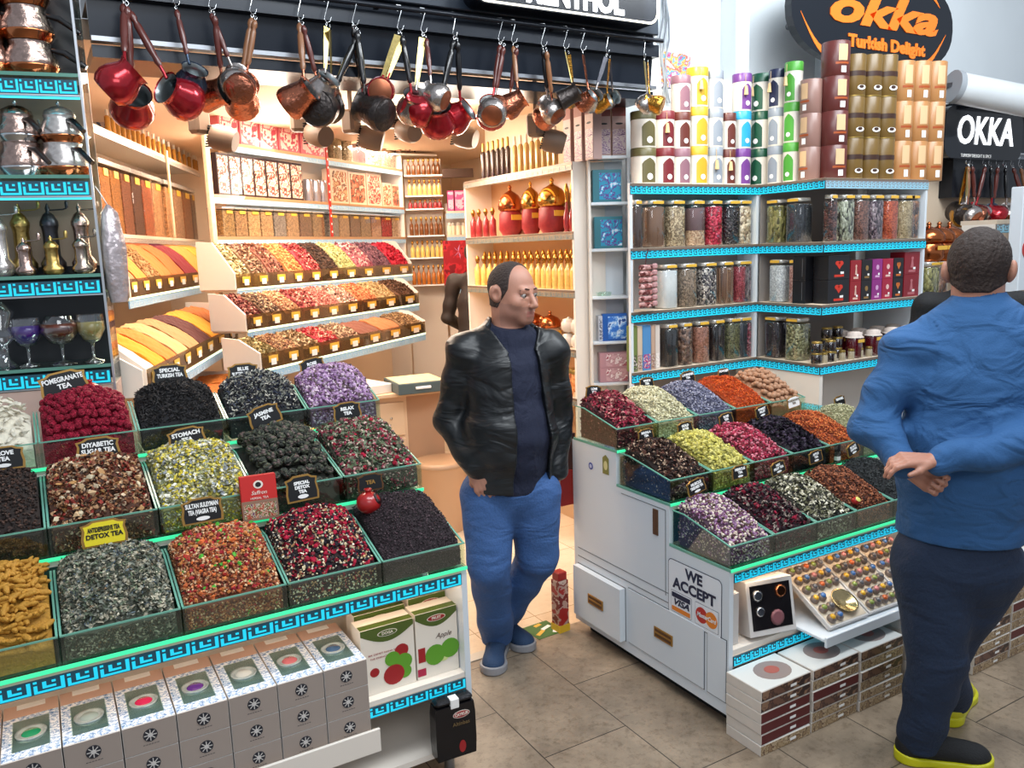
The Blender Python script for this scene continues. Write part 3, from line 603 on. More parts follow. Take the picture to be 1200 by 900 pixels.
# ================================================================ tea name signs
def sign(px, py, w, lines, wid, label, roll=0., yaw=0., frame=GOLDF, board=INK, letter=LETW, oval=True, hgt=None, lh=None):
    """small board with an ogee frame standing in the tea"""
    P = onw(px, py, w); t = thing('tea_sign', label, 'sign', tuple(P), yaw, ry=roll, rx=-.12); W = wid / 2; H = (hgt or wid * .66) / 2
    def outline(W, H):
        pts = [(-W, -H), (W, -H), (W * 1.04, -H * .4), (W * .95, H * .35), (W * 1.02, H * .72), (W * .72, H * .80), (W * .5, H * 1.0), (-W * .5, H * 1.0), (-W * .72, H * .80), (-W * 1.02, H * .72), (-W * .95, H * .35), (-W * 1.04, -H * .4)]; return pts
    m = MB(); m.prism([(a, b) for a, b in outline(W, H)], 0, .004, frame, 'y'); m.build('frame', t)
    m = MB(); m.prism([(a * .88, b * .86) for a, b in outline(W, H)], -.0012, -.0001, board, 'y'); m.build('board', t)
    n = len(lines); lh = lh or min(.3 * H * 2 / max(n, 1.6) * 1.15, .024); top = H * .42 if oval else H * .3 * (n - 1)
    for i, l in enumerate(lines):
        wmax = W * 1.55; est = len(l) * lh * .82
        text('lettering', l, letter, t, (0, -.0022, top - i * lh * 1.45 - (0 if oval else 0)), lh, bold=.0008, depth=.0003, sx=min(1., wmax / est) if est else 1)
    if oval:
        m = MB(); m.prism([(W * .34 * math.cos(a), -H * .62 + H * .16 * math.sin(a)) for a in np.arange(14) * 6.283 / 14][::-1], -.0022, -.0013, PAPER, 'y'); m.build('price_sticker', t)
    return t
A, B_, C_ = 2.285, 2.607, 3.225   # just in front of T1 / T2 back
L2, L1 = 2.55, 2.905
sign(75, 451, 3.19, ['POMEGRANATE', 'TEA'], .146, 'black and gold POMEGRANATE TEA sign tilted over the raspberries', -.17)
sign(199, 439, 3.19, ['SPECIAL', 'TURKISH TEA'], .118, 'black SPECIAL TURKISH TEA sign above the black tea leaves')
sign(285, 437, 3.19, ['BLUE', 'BUTTERFLY TEA'], .112, 'black BLUE tea sign above the black and white tea', .0)
sign(366, 429, 3.19, ['ROSE', 'TEA'], .100, 'black ROSE TEA sign above the lilac rose buds', -.17, oval=False)
sign(115, 527, L1, ['DIYABETIC', 'SUGAR TEA'], .125, 'black DIYABETIC SUGAR TEA sign above the brown root mix')
sign(310, 487, L1, ['JASMINE', 'TEA'], .112, 'black JASMINE TEA sign behind the rolled tea balls', -.25, oval=False)
sign(219, 514, L1, ['STOMACH', 'TEA'], .118, 'black STOMACH TEA sign above the chamomile', -.10)
sign(407, 482, L1, ['RELAX', 'TEA'], .105, 'black RELAX TEA sign behind the green leaf mix', -.04, oval=False)
sign(4, 537, L1, ['CLOVE', 'TEA'], .11, 'black sign at the left edge above the brown leaf tea')
sign(237, 598, L2, ['SULTAN SULEYMAN', 'TEA (VIAGRA TEA)'], .118, 'black SULTAN SULEYMAN TEA sign above the orange fruit tea')
sign(122, 624, L2, ['ANTIDEPRESSIVE TEA', 'DETOX TEA'], .118, 'yellow faced tea sign above the grey green herbs', board=mat('sign_yellow', '#e8d425', .5), letter=INK, oval=False, hgt=.075)
sign(354, 572, L2, ['SPECIAL', 'DETOX', 'TEA'], .103, 'black SPECIAL DETOX TEA sign above the red and white mix', -.03, hgt=.085)
sign(434, 565, L2, ['TEA'], .088, 'dark wooden TEA sign beside the pomegranate', .0, frame=mat('dark_bronze', '#6b4a2c', .4, .5), letter=GOLDF, oval=False)
R2, R1, R3 = 2.262, 2.592, 2.91
for px, py, w, ln, wd, lab, roll in ((696, 459, R3, ['LOVE', 'TEA'], .085, 'black LOVE TEA sign at the left back corner of the right counter', .1), (758, 449, R3, ['WHITE', 'TEA'], .082, 'black sign above the cream chips in front of the jar shelves', 0),
    (806, 442, R3, ['LAVENDER', 'TEA'], .088, 'black LAVENDER TEA sign above the grey lavender', -.08), (848, 437, R3, ['POWDER'], .07, 'black sign above the orange safflower', -.05), (880, 441, R3, ['GOLD', 'MINE'], .082, 'black sign tilted over the nuts', -.3),
    (757, 510, R1, ['MASALA', 'TEA'], .080, 'black MASALA sign above the dark spiced tea mix', -.05), (803, 502, R1, ['GOLD', 'ROSE'], .086, 'black GOLD ROSE sign above the yellow flower heads', -.08), (851, 491, R1, ['ROSE', 'TEA'], .082, 'black ROSE TEA sign of the right counter above the crimson rose buds', -.15),
    (893, 482, R1, ['FOREST', 'FRUIT'], .082, 'black sign above the blackish purple petals', -.18), (984, 470, 2.64, ['FENNEL'], .078, 'black sign above the pale green seeds', -.12),
    (816, 570, R2, ['MUSCLE', 'TIREDNESS TEA'], .088, 'black sign above the violet rose buds', -.22), (867, 553, R2, ['HIBISCUS', 'TEA'], .082, 'black HIBISCUS TEA sign above the dark petal mix', -.04), (912, 548, R2, ['MIX', 'FRUIT TEA'], .080, 'black MIX sign above the black and cream tea', -.2),
    (956, 535, R2, ['APPLE', 'TEA'], .080, 'black APPLE TEA sign above the brown apple tea pieces', -.12), (1000, 526, R2, ['BLACK', 'PEPPER'], .078, 'black BLACK PEPPER sign beside the dark jar', -.3)):
    sign(px, py, w, ln, wd, lab, roll)
sign(930, 471, R1, ['POMEGRANATE', 'TEA'], .082, 'cream paper sign behind the rust orange flakes', -.12, frame=GOLDF, board=PAPER, letter=mat('grey_ink', '#8a8478', .6), oval=False)
# little dark jar standing beside the pepper
P = onw(985, 549, 2.31); t = thing('spice_jar', 'small dark spice jar with black lid beside the BLACK PEPPER sign', 'jar', (P[0], 2.335, .784)); m = MB(); m.lathe([(.018, 0), (.019, .01), (.019, .045), (.016, .052)], grain('pepper_grain', ['#3a3835', '#22211f', '#5c5a55'], 160.), 14); m.build('jar_body', t); m = MB(); m.lathe([(.0185, .053), (.0185, .08), (.017, .083)], BLACK, 14); m.build('lid', t); m = MB(); m.lathe([(.0193, .012), (.0193, .030)], PAPER, 14, cap=(False, False)); m.build('label_band', t)

# ================================================================ boxes on and under the left counter
def sheet_rect(m, x0, x1, z0, z1, y, mt, M=None, t=.0006): m.box((x0, y - t, z0), (x1, y, z1), mt, M)
PRB = print_mat('blue_line_print', ['#e8edf4', '#e8edf4', '#6a94c4', '#d3e0ee', '#4c7ab0'], 110.); KRAFT = mat('taupe_card', '#9a8d84', .6); KRAFT2 = mat('light_card', '#c8c4c0', .6)
def cup_box(col, top=False):
    t = thing('tea_glass_box', '', 'box'); W, D, H = .0672, .30, .0835
    m = MB(); m.rbox((-W, 0, 0), (W, D, H), KRAFT2, .0015); m.box((-W + .001, -.0004, .001), (W - .001, .0, H - .001), KRAFT); m.build('carton', t)
    r = [(.0185 * math.cos(a), H * .56 + .0185 * math.sin(a)) for a in np.arange(16) * 6.283 / 16][::-1]; m = MB(); m.prism(r, -.0014, -.0005, mat('crest_ink', '#20222c', .5), 'y')
    for i in range(8):
        a = i * .785; m.box((-.0012, -.0018, .006), (.0012, -.0014, .016), KRAFT2, TR((0, 0, H * .56)) @ Matrix.Rotation(a, 4, 'Y'))
    m.lathe([(.005, 0), (.0065, .0004)], KRAFT2, 10, M=TR((0, -.0014, H * .56)) @ Matrix.Rotation(math.pi / 2, 4, 'X')); m.build('crest', t)
    m = MB()
    for k in range(6): m.box((-.02 + k * .007, -.0009, H * .24), (-.015 + k * .007, -.0004, H * .255), mat('crest_ink', ''))
    m.build('small_print', t)
    if top:
        m = MB(); m.box((-W + .001, .004, H), (W - .001, .225, H + .0008), PRB); m.box((-W + .001, .225, H), (W - .001, D - .002, H + .0008), mat('copper_card', '#c9a592', .4)); m.box((-.035, .268, H + .0008), (.035, .296, H + .0016), PAPER); m.build('printed_lid', t)
        m = MB(); m.box((-.042, .040, H + .0009), (.042, .20, H + .0018), mat('window_backing', '#6f7f86', .25, noise=.3, nscale=30)); m.box((-.044, .038, H + .0019), (.044, .202, H + .0024), GLASS); m.build('window', t)
        m = MB(); m.lathe([(.037, 0), (.038, .0035), (.030, .002), (.028, .0005), (.026, .0025), (.0235, .001)], mat('cup_rim_glass', '#a8b8bc', .12, .2, noise=.5, nscale=60, coat=.6), 20, (0, .118, H + .0025), cap=(True, False)); m.lathe([(.0233, .0008), (.018, .005), (.001, .0065)], col, 16, (0, .118, H + .0025)); m.build('painted_glass', t)
    return t
bc = [mat('cup_' + n, c, .15, coat=.5) for n, c in (('clear', '#a9b4b8'), ('green', '#0f8c62'), ('teal', '#8fa5a6'), ('pink', '#c21f55'), ('violet', '#5a2f8a'), ('clearb', '#b9c2c4'), ('rose', '#b9656e'), ('navy', '#3d5f86'))]
BX0 = .756 - .0685
nmcol = ['clear', 'green', 'grey', 'crimson', 'violet', 'clear', 'rose', 'navy']
PB = cup_box(bc[0]); used = False
for k in range(8):
    x = BX0 - .1375 * (7 - k)
    for L in range(3):
        if L == 2: b = cup_box(bc[k], True)
        else:
            b = dup(PB, (0, 0, 0)) if used else PB; used = True
        b.location = (x, 2.2575, .2913 + L * .0842)
        if L == 2: tag(b, 'top tea glass box with %s patterned glass in its window, %s of the row' % (nmcol[k], ['first', 'second', 'third', 'fourth', 'fifth', 'sixth', 'seventh', 'right end'][k]), 'box', 'tea glass boxes')
        else: tag(b, 'plain tea glass box, %s of its stack, %s column from the right end' % (['bottom', 'middle'][L], ['eighth', 'seventh', 'sixth', 'fifth', 'fourth', 'third', 'second', 'last'][k]), 'box', 'tea glass boxes')
# fruit tea cartons on the lit shelf
GRNB = mat('carton_green', '#4c5f22', .45); APR = mat('apple_print_red', '#9c1c22', .4); APG = mat('apple_print_green', '#5c9a2a', .4); CREAM = mat('carton_cream', '#e4dccf', .5)
def disc(m, cx, cz, rx, rz, y, mt, n=18, t=.0004): m.prism([(cx + rx * math.cos(a), cz + rz * math.sin(a)) for a in np.arange(n) * 6.283 / n][::-1], y - t, y, mt, 'y')
def tea_carton(px0, px1, w, label, kind, H=.225, D=.08, z=.3715):
    a = onw(px0, 780, w)[0]; b = onw(px1, 780, w)[0]; W = (b - a) / 2; t = thing('fruit_tea_carton', label, 'box', ((a + b) / 2, w, z), group='fruit tea cartons')
    m = MB(); m.rbox((-W, 0, 0), (W, D, H), CREAM, .001); m.build('carton', t)
    m = MB(); n = 12; m.prism([(-W + .001, H - .001)] + [(-W + .001 + (2 * W - .002) * i / n, H - .02 - .035 * math.sin(math.pi * i / n)) for i in range(n + 1)] + [(W - .001, H - .001)], -.0006, -.0001, GRNB, 'y'); m.box((-W + .001, .001, H), (W - .001, D * .4, H + .0006), GRNB); m.build('green_header', t)
    m = MB(); disc(m, 0, H - .026, .034, .011, -.0008, CREAM); disc(m, 0, H - .026, .031, .009, -.0013, GRNB if kind < 1 else APR); m.build('brand_oval', t)
    text('lettering', 'DOGA' if kind < 1 else 'FRUIT', CREAM, t, (0, -.0022, H - .026), .009, bold=.0004, depth=.0002)
    if kind < 1:
        text('lettering', 'BIR DEMET DAHA SICAK TEA', APR, t, (0, -.0010, H * .60), .0055, depth=.0002, width=W * 1.5); text('lettering', 'THE ESSENCE OF FRUIT TEA', APR, t, (0, -.0010, H * .54), .0055, depth=.0002, width=W * 1.4)
        m = MB()
        for (x, zz, r, c) in ((.012, .105, .026, APG), (.045, .125, .024, APR), (.05, .085, .030, APG), (.015, .05, .036, APR), (.052, .05, .024, APG), (-.05, .075, .016, APR)): disc(m, x, zz, min(r, W - abs(x) - .002), r * .95, -.0008 - r * .01, c)
        m.build('apple_print', t)
    else:
        text('lettering', 'Apple', mat('script_brown', '#4a2c1c', .5), t, (W * .3, -.0010, H * .60), .017, depth=.0002, shear=.4)
        m = MB()
        for (x, zz, r, c) in ((-.01, .075, .036, APG), (.045, .085, .034, APG), (.02, .07, .026, mat('apple_flesh', '#c9d48c', .5))): disc(m, x, zz, r, r, -.0008 - r * .01, c)
        sheet_rect(m, -.07, -.045, .06, .11, -.0002, APR); sheet_rect(m, -.075, -.045, .012, .038, -.0002, mat('carton_magenta', '#a3123f', .5)); m.build('apple_print', t)
    return t
tea_carton(424, 487, 2.335, 'fruit tea carton with red and green apples, beside the glass boxes', 0)
tea_carton(489, 538, 2.335, 'fruit tea carton with green apples marked Apple', 1, .23)
tea_carton(418, 478, 2.43, 'fruit tea carton standing behind the one with red apples', 0, .235)
tea_carton(482, 533, 2.43, 'fruit tea carton standing behind the one marked Apple', 1, .245)
# black tea packet
t = thing('tea_packet', 'black foil pack of tea with a red oval label standing under the cartons', 'packet', (1.035, 2.235, .121), -.06)
m = MB(); FO = mat('black_foil', '#17161a', .22, .3, noise=.2, nscale=14, bump=.3)
m.prism([(-.068, .0), (.068, 0), (.071, .05), (.070, .15), (.066, .185), (-.066, .185), (-.070, .15), (-.071, .05)], 0, .055, FO, 'y'); m.build('foil_pack', t)
m = MB(); m.rbox((-.066, .002, .1855), (.066, .048, .207), FO, .008); m.rbox((-.016, -.002, .175), (.014, .03, .2085), PAPER, .002); m.build('folded_top', t)
m = MB(); disc(m, .02, .150, .030, .013, -.0006, CREAM); disc(m, .02, .150, .028, .011, -.0011, APR); disc(m, .02, .035, .012, .022, -.0006, APR); m.build('oval_label', t)
text('lettering', 'CAYKUR', CREAM, t, (.02, -.0022, .150), .010, bold=.0005, depth=.0003, width=.048); text('lettering', 'Altinbas', mat('dull_gold_ink', '#8a7450', .4, .5), t, (.018, -.0012, .118), .013, depth=.0003, width=.06)
# red tea pack leaning between the middle and front rows
P = onw(304, 583, 2.585); t = thing('tea_packet', 'red and brown packet with tea pictures leaning in the orange tea', 'packet', tuple(P), -.1, rx=-.16)
m = MB(); m.rbox((-.056, 0, -.072), (.056, .03, .072), mat('packet_red', '#c22420', .4), .002); m.build('carton', t)
m = MB(); sheet_rect(m, -.0555, .0555, -.071, -.008, -.0002, mat('packet_brown', '#8a6a55', .5)); sheet_rect(m, -.05, .05, -.064, -.018, -.001, print_mat('tea_photo', ['#a8452c', '#c9b49a', '#8a2a24', '#5c7a3c', '#d9c8b0', '#6a3a5c'], 70.)); m.build('picture', t)
m = MB(); disc(m, 0, .042, .015, .013, -.0004, CREAM); disc(m, .0, .042, .009, .008, -.0012, INK); m.build('emblem', t)
text('lettering', 'Saffron', CREAM, t, (0, -.0009, .016), .012, shear=.3, depth=.0003); text('lettering', 'HERBAL TEA', CREAM, t, (0, -.0018, -.001), .007, depth=.0003)
# ================================================================ jar shelves behind the right counter
SW = 3.55
ua = float(onw(738.5, 291, SW)[0]); uc = float(onw(888.5, 284, SW)[0]); wc = float(onu(965, 285, uc)[1]); ue = float(onw(1084.5, 277, wc)[0])
ZB = [float(onw(742, y, SW)[2]) for y in (214.5, 291, 366, 437)]
BDW = mat('shelf_edge_bronze', '#8c7a6c', .25, .5); SBACK = mat('shelf_back_grey', '#8d8682', .5); MIRR = mat('shelf_under', '#b9b4ae', .4)
def band(m, x0, x1, z, n, y=0., h=.045, on=KEYON, off=KEYOFF, M=None):
    m.box((x0, y - .003, z - .014), (x1, y + .0, z - .001), BDW, M); greek(m, x0, x1, z - .014 - h, z - .0145, y - .004, n, on, off, M)
WS1 = Wall((ua, SW), (uc, SW)); WS2 = Wall((uc, SW), (uc, wc)); WS3 = Wall((uc, wc), (ue, wc))
def shelf_unit(name, label, W, zs, depth, nkey, on=KEYON, off=KEYOFF, posts=True, top=None, foot=0., glow=True, backm=SBACK, cat='shelf', hb=.045, postm=WHITE, inset=0., skew=0.):
    t = thing(name, label, cat, tuple(W.at(0)), W.rz); L = W.L; top = top or zs[0]
    if posts:
        for x in (0, L - .018):
            m = MB(); m.box((x, 0, foot), (x + .018, .018 if skew and x == 0 else depth, top), postm); m.build('side_panel', t)
    m = MB(); m.box((.0181 + skew, depth - .01, foot), (L - .0181, depth, top - .021), backm); m.build('back_panel', t)
    for z in zs:
        m = MB(); m.prism([(.0183, .001), (L - .0183, .001), (L - .0183, depth - .0102), (.0183 + skew, depth - .0102)], z - .02, z, WOODW, 'z')
        band(m, .002 + inset, L - .002, z, nkey, 0., hb, on, off); m.build('shelf_board', t)
        if glow and z > zs[-1]:
            m = MB(); m.box((.03, .02, z - .030), (L - .03, .032, z - .0205), TEALGLOW if z == zs[0] else mat('shelf_led', '#eaf6ff', .5, emit='#e6f2ff', estr=2.2)); m.build('light_strip', t)
    return t
shelf_unit('jar_shelf', 'white shelf unit with teal key bands holding spice jars, behind the lavender heap', WS1, ZB, .16, 26, skew=.16 * ua / SW)
# corner unit: its side faces the aisle (short run) and its front looks along the counter
t = thing('jar_shelf', 'projecting corner shelf unit with teal bands, right of the spice jar shelves', 'shelf', (uc, wc, 0))
m = MB(); m.box((ue - uc - .018, 0, 0), (ue - uc, .4, ZB[0] - .021), WHITE); m.build('side_panel', t)
m = MB(); m.box((.002, .002, 0), (.03, .40, ZB[3] - .0205), WHITE2); m.box((.0302, .2, 0), (ue - uc - .02, .40, ZB[3] - .0205), WHITE2); m.build('base_cabinet', t)
m = MB(); m.box((.02, .47, ZB[3] + .001), (ue - uc - .02, .48, ZB[0] - .0205), SBACK); m.build('back_panel', t)
for i, z in enumerate(ZB):
    m = MB(); m.box((.001, .001, z - .02), (ue - uc - .001, (SW - wc) - .002, z), WOODW)
    band(m, 0, ue - uc, z, 26, -.0, .045, KEYON if i else KEYON2, KEYOFF if i else KEYOFF2)
    Mx = TR((0, SW - wc - .004, 0), -math.pi / 2); band(m, 0, SW - wc - .004, z, 13, -.0005, .045, M=Mx); m.build('shelf_board', t)
    if i < 3: m = MB(); m.box((.03, .02, z - .030), (ue - uc - .03, .032, z - .0205), mat('shelf_led', '')); m.build('light_strip', t)
m = MB(); m.box((.0302, .002, 1.02 - .02 + .03), (ue - uc - .02, .198, 1.05), mat('wood_ledge', '#a57f62', .5)); m.build('lower_ledge', t)

YTAG = mat('tag_yellow', '#e0b040', .45); LIDM = mat('jar_lid_clear', '#c9c6be', .2, .4); JG = glass('jar_glass', (.97, .97, .96), .13)
def jar_proto(w, h, content, fill=1., lower=None, sq=5):
    """square-shouldered glass jar; w is half its width"""
    t = thing('spice_jar', '', 'jar'); r = w
    m = MB(); b0 = .004; m.lathe([(r * .9, b0), (r * .93, b0 + .004), (r * .93, h * .83 * fill), (r * .86, h * .86 * fill)], content, 16, sq=sq)
    if lower: m = MB(); m.lathe([(r * .93, b0), (r * .93, h * .34)], lower, 16, sq=sq); m.lathe([(r * .9, h * .3405), (r * .93, h * .345), (r * .93, h * .83)], content, 16, sq=sq)
    m.build('contents', t)
    m = MB(); m.lathe([(r * .96, 0), (r, .004), (r, h * .84), (r * .93, h * .89), (r * .8, h * .905), (r * .8, h * .93)], JG, 16, sq=sq, cap=(True, False)); m.build('glass_body', t)
    m = MB(); m.lathe([(r * .86, h * .915), (r * .88, h * .93), (r * .88, h * .985), (r * .82, h)], LIDM, 16, sq=3.5); m.build('lid', t)
    m = MB(); m.rbox((-r * .62, -r * .97, h * .918), (r * .62, -r * .90, h * .982), YTAG, .001); m.build('yellow_tag', t)
    return t
G = grain
CT = dict(darkbrown=mat('c_dbrown', '#3c2a22', .6), brownpow=mat('c_brown', '#6a4e3c', .8, noise=.12, nscale=8), beige=G('c_beige', ['#b39f80', '#8d7a5e', '#c9b898', '#75654e'], 130.), mauve=mat('c_mauve', '#7a5f62', .8, noise=.1, nscale=10),
    oat=G('c_oat', ['#b8997c', '#9c7c62', '#cbb093'], 110.), crimson=G('c_crims', ['#a01632', '#b81f3e', '#7a0c22', '#c43450'], 60., .5, 1.), black=G('c_black', ['#1d191e', '#2c262c', '#121014', '#3b3238'], 75., .35, 1.), cashew=G('c_cashew', ['#d4c2a6', '#c2ad8f', '#e2d4bb', '#8d7a63'], 55., .6, 1.),
    cardamom=G('c_card', ['#6c6a3a', '#88854c', '#4e4c2a', '#9c9660'], 62., .7, 1., (1, 1, .6)), bluegrey=G('c_blue', ['#2c333d', '#3a434f', '#1f242c'], 200.), redbrown=G('c_redb', ['#3c221f', '#54302b', '#2a1716', '#6e4238'], 85., .6, 1.), greenseed=G('c_grs', ['#7c806c', '#9aa08a', '#3e4038', '#b4b8a4'], 90., .6, 1., (1, 1, .5)),
    brownseed=G('c_brs', ['#6a4438', '#84584a', '#4c302a'], 120.), purple=G('c_pur', ['#52424e', '#7c6a74', '#342a34', '#96868c'], 90., .6, 1., (1, 1, .6)), orange=G('c_ora', ['#b0492a', '#c25c34', '#8e381f'], 120.), tan=G('c_tan', ['#a2906c', '#8a7858', '#b8a684'], 130.), hazel=G('c_haz', ['#8c5a3c', '#6e422a', '#a6744e', '#3c241a'], 48., .4, 1.),
    white=mat('c_white', '#c9ced0', .8, noise=.1, nscale=40), greybrown=G('c_grb', ['#7c6a58', '#5e5044', '#988470'], 140.), bwmix=G('c_bw', ['#26242a', '#b8b0a8', '#3c383e', '#6c666a', '#d2c9c0'], 85., .6, 1.), sticks=G('c_stk', ['#8c6a52', '#6a4c3a', '#a4826a', '#4a3428'], 70., .6, 1., (1, 1, .06)), redpink=G('c_rpk', ['#8e2f3a', '#a44550', '#742029'], 150.),
    salt=G('c_salt', ['#c4ccd2', '#dbe1e5', '#a8b0b8'], 160.), pink=G('c_pink', ['#b48a84', '#a0746e', '#c8a29a'], 100.), blackpow=mat('c_bpow', '#16181c', .5), nuts=G('c_nut', ['#5e463c', '#7a5e50', '#46322a', '#8c7060'], 44., .5, 1.), peach=G('c_pea', ['#94624e', '#a87460', '#7c4e3c'], 130.), pods=G('c_pod', ['#141214', '#221e20', '#2e282a'], 50., .3, 1., (1, 1, .3)),
    olive=G('c_oli', ['#5c5c40', '#727250', '#42422e'], 120.), slate=mat('c_slate', '#272b33', .4), rosehip=G('c_rhp', ['#7a1c34', '#a03c54', '#4c0e1e', '#c98494'], 75., .6, 1.), berry=G('c_ber', ['#1c1620', '#2a222e', '#120e15'], 120.), pump=G('c_pmp', ['#7c7c58', '#94946e', '#5c5c40', '#aeb08c'], 80., .6, 1.))
NICE = dict(darkbrown='dark brown powder', brownpow='brown powder', beige='beige seeds', mauve='mauve powder above pale flakes', crimson='crimson dried berries', black='black dried fruit', cashew='pale cashews', oat='tan flakes', cardamom='green cardamom pods', bluegrey='blue black seeds', redbrown='dark red brown pods', greenseed='grey green seeds', brownseed='brown seeds',
    purple='purple grey buds', orange='orange red grains', tan='tan grains', hazel='brown hazelnuts', white='white powder', greybrown='grey brown grains', bwmix='black and white buds', sticks='cinnamon sticks', redpink='dusty red grains', salt='bluish white crystals', pink='pink salt', blackpow='black powder', nuts='round brown nuts', peach='rosy brown grains', pods='black pods', olive='olive green seeds', slate='slate dark powder', rosehip='crimson rosehips', berry='blackish berries', pump='pale green pumpkin seeds')
SHN = ['top', 'upper', 'middle', 'lower']; jar_count = {}
def place_front(kind, px, yb, z, r, gap=.012):   # centre of an item of radius r whose base centre is seen at column px, standing behind the front edge
    if kind == 1: P = onw(px, yb, SW + r + gap); return (float(P[0]), SW + r + gap, z)
    if kind == 2: P = onu(px, yb, uc + r + gap); return (uc + r + gap, float(P[1]), z)
    P = onw(px, yb, wc + r + gap); return (float(P[0]), wc + r + gap, z)
def jars(kind, shelf, yb, items, h):
    z = ZB[shelf]; rz = {1: 0, 2: -math.pi / 2, 3: 0}[kind]
    for (a, b, c) in items:
        r = None
        for _ in range(2):
            rr = r or .045; A = place_front(kind, a, yb, z, rr); B = place_front(kind, b, yb, z, rr); r = math.dist(A[:2], B[:2]) / 2 * .945
        r = min(r, .062); p = place_front(kind, (a + b) / 2, yb, z, r)
        if kind == 3: p = (min(p[0], ue - .024 - r), p[1], p[2])
        if kind == 1: p = (max(min(p[0], uc - .021 - r), ua + .021 + r), p[1], p[2])
        if kind == 2: p = (p[0], min(p[1], SW - .010 - r), p[2])
        j = jar_proto(r, h, CT[c], lower=CT['oat'] if c == 'mauve' else None, sq=5); j.location = (p[0], p[1], z + .0005); j.rotation_euler = (0, 0, rz)
        where = {1: 'on the %s shelf of the left run' , 2: 'on the %s shelf at the inner corner', 3: 'on the %s shelf of the projecting unit'}[kind] % SHN[shelf]
        jar_count[(c, shelf)] = jar_count.get((c, shelf), 0) + 1
        tag(j, 'glass jar of %s %s' % (NICE[c], where), 'jar', 'spice jars on the right hand shelves')
JH = (ZB[0] - ZB[1]) * .745
jars(1, 1, 286, [(740, 751, 'darkbrown'), (752, 776, 'brownpow'), (777.5, 799, 'beige'), (800.5, 822.5, 'mauve'), (824, 842, 'crimson'), (843, 863, 'black'), (865, 887.5, 'cashew')], JH)
jars(2, 1, 280, [(902, 922, 'cardamom'), (925, 947, 'bluegrey')], JH * .98)
jars(3, 1, 278, [(967.5, 977, 'redbrown'), (979, 994.5, 'greenseed'), (996, 1011.5, 'brownseed'), (1013, 1028, 'purple'), (1030, 1045, 'orange'), (1047, 1063, 'tan'), (1065, 1082, 'hazel')], JH)
jars(1, 2, 360, [(771, 790, 'white'), (791.5, 813, 'greybrown'), (815, 836, 'bwmix'), (838, 855, 'sticks'), (857, 873, 'redpink'), (875, 887.2, 'purple')], JH * .97)
jars(2, 2, 352, [(905, 923, 'salt'), (927, 950, 'pink')], JH * .98)
jars(1, 3, 432, [(775, 791, 'blackpow'), (793, 808, 'nuts'), (810, 827, 'peach'), (829, 845, 'pods'), (847, 863, 'olive'), (864.5, 879, 'slate'), (880.5, 887.8, 'rosehip')], JH * .96)
jars(2, 3, 420, [(899, 920, 'berry'), (923, 946, 'pump')], JH * .97)
# candle cartons at the left end of the lower shelf
for i, (a, b, c1, hh) in enumerate(((741, 747, '#6c7a40', 1.0), (747.5, 753, '#c9b49c', .98), (753.5, 763, '#4f86b8', .99), (763.5, 768, '#b99a86', .98), (768.5, 773.5, '#d0c4ba', .97))):
    A = onw(a, 432, SW + .02)[0]; B = onw(b, 432, SW + .02)[0]; t = thing('incense_carton', ['green and dark', 'cream flowered', 'blue and pink', 'tan', 'white speckled'][i] + ' slim upright carton at the left end of the lower jar shelf', 'box', ((A + B) / 2, SW + .02, ZB[3] + .0005), group='slim cartons beside the jars')
    W = (B - A) / 2; H = JH * hh; m = MB(); m.rbox((-W, 0, 0), (W, .05, H), mat('ic_%d' % i, c1, .4), .001); m.build('carton', t)
    m = MB(); m.box((-W * .85, -.001, H * .04), (W * .85, -.0001, H * .36), print_mat('ic_p%d' % i, [c1, ['#30382c', '#b88', '#a3246a', '#c9a', '#e8e0d8'][i] if i in (0, 2, 4) else '#8a6a5c', '#d8c8c0'], 60.)); m.build('flower_print', t)
# pink bead bag hanging from the edge of the upper shelf
P = onw(756, 330, SW - .03); t = thing('bead_bag', 'brown and pink beaded sachet strip hanging from the upper jar shelf', 'bag', (float(P[0]) + .0, SW - .034, ZB[1] - .07)); bm = G('bead_pink', ['#7a3c3a', '#5c2826', '#a46a66', '#c99a96'], 45., .4, 1.)
m = MB()
for i in range(7): m.rbox((-.045, -.012, -.255 + i * .034), (.045, .012, -.225 + i * .034), bm, .008)
m.build('bead_strip', t); m = MB()
for i in range(7): m.rbox((.047, -.01, -.25 + i * .034), (.082, .01, -.220 + i * .034), mat('sachet_pink', '#b88a8a', .5, noise=.3, nscale=60), .007)
m.build('sachet_strip', t); m = MB(); m.tube([(.0, 0, -.022), (.008, .004, .02), (.018, .0, .065)], .003, mat('dark_red_cord', '#4a1c20', .6)); m.build('cord', t)
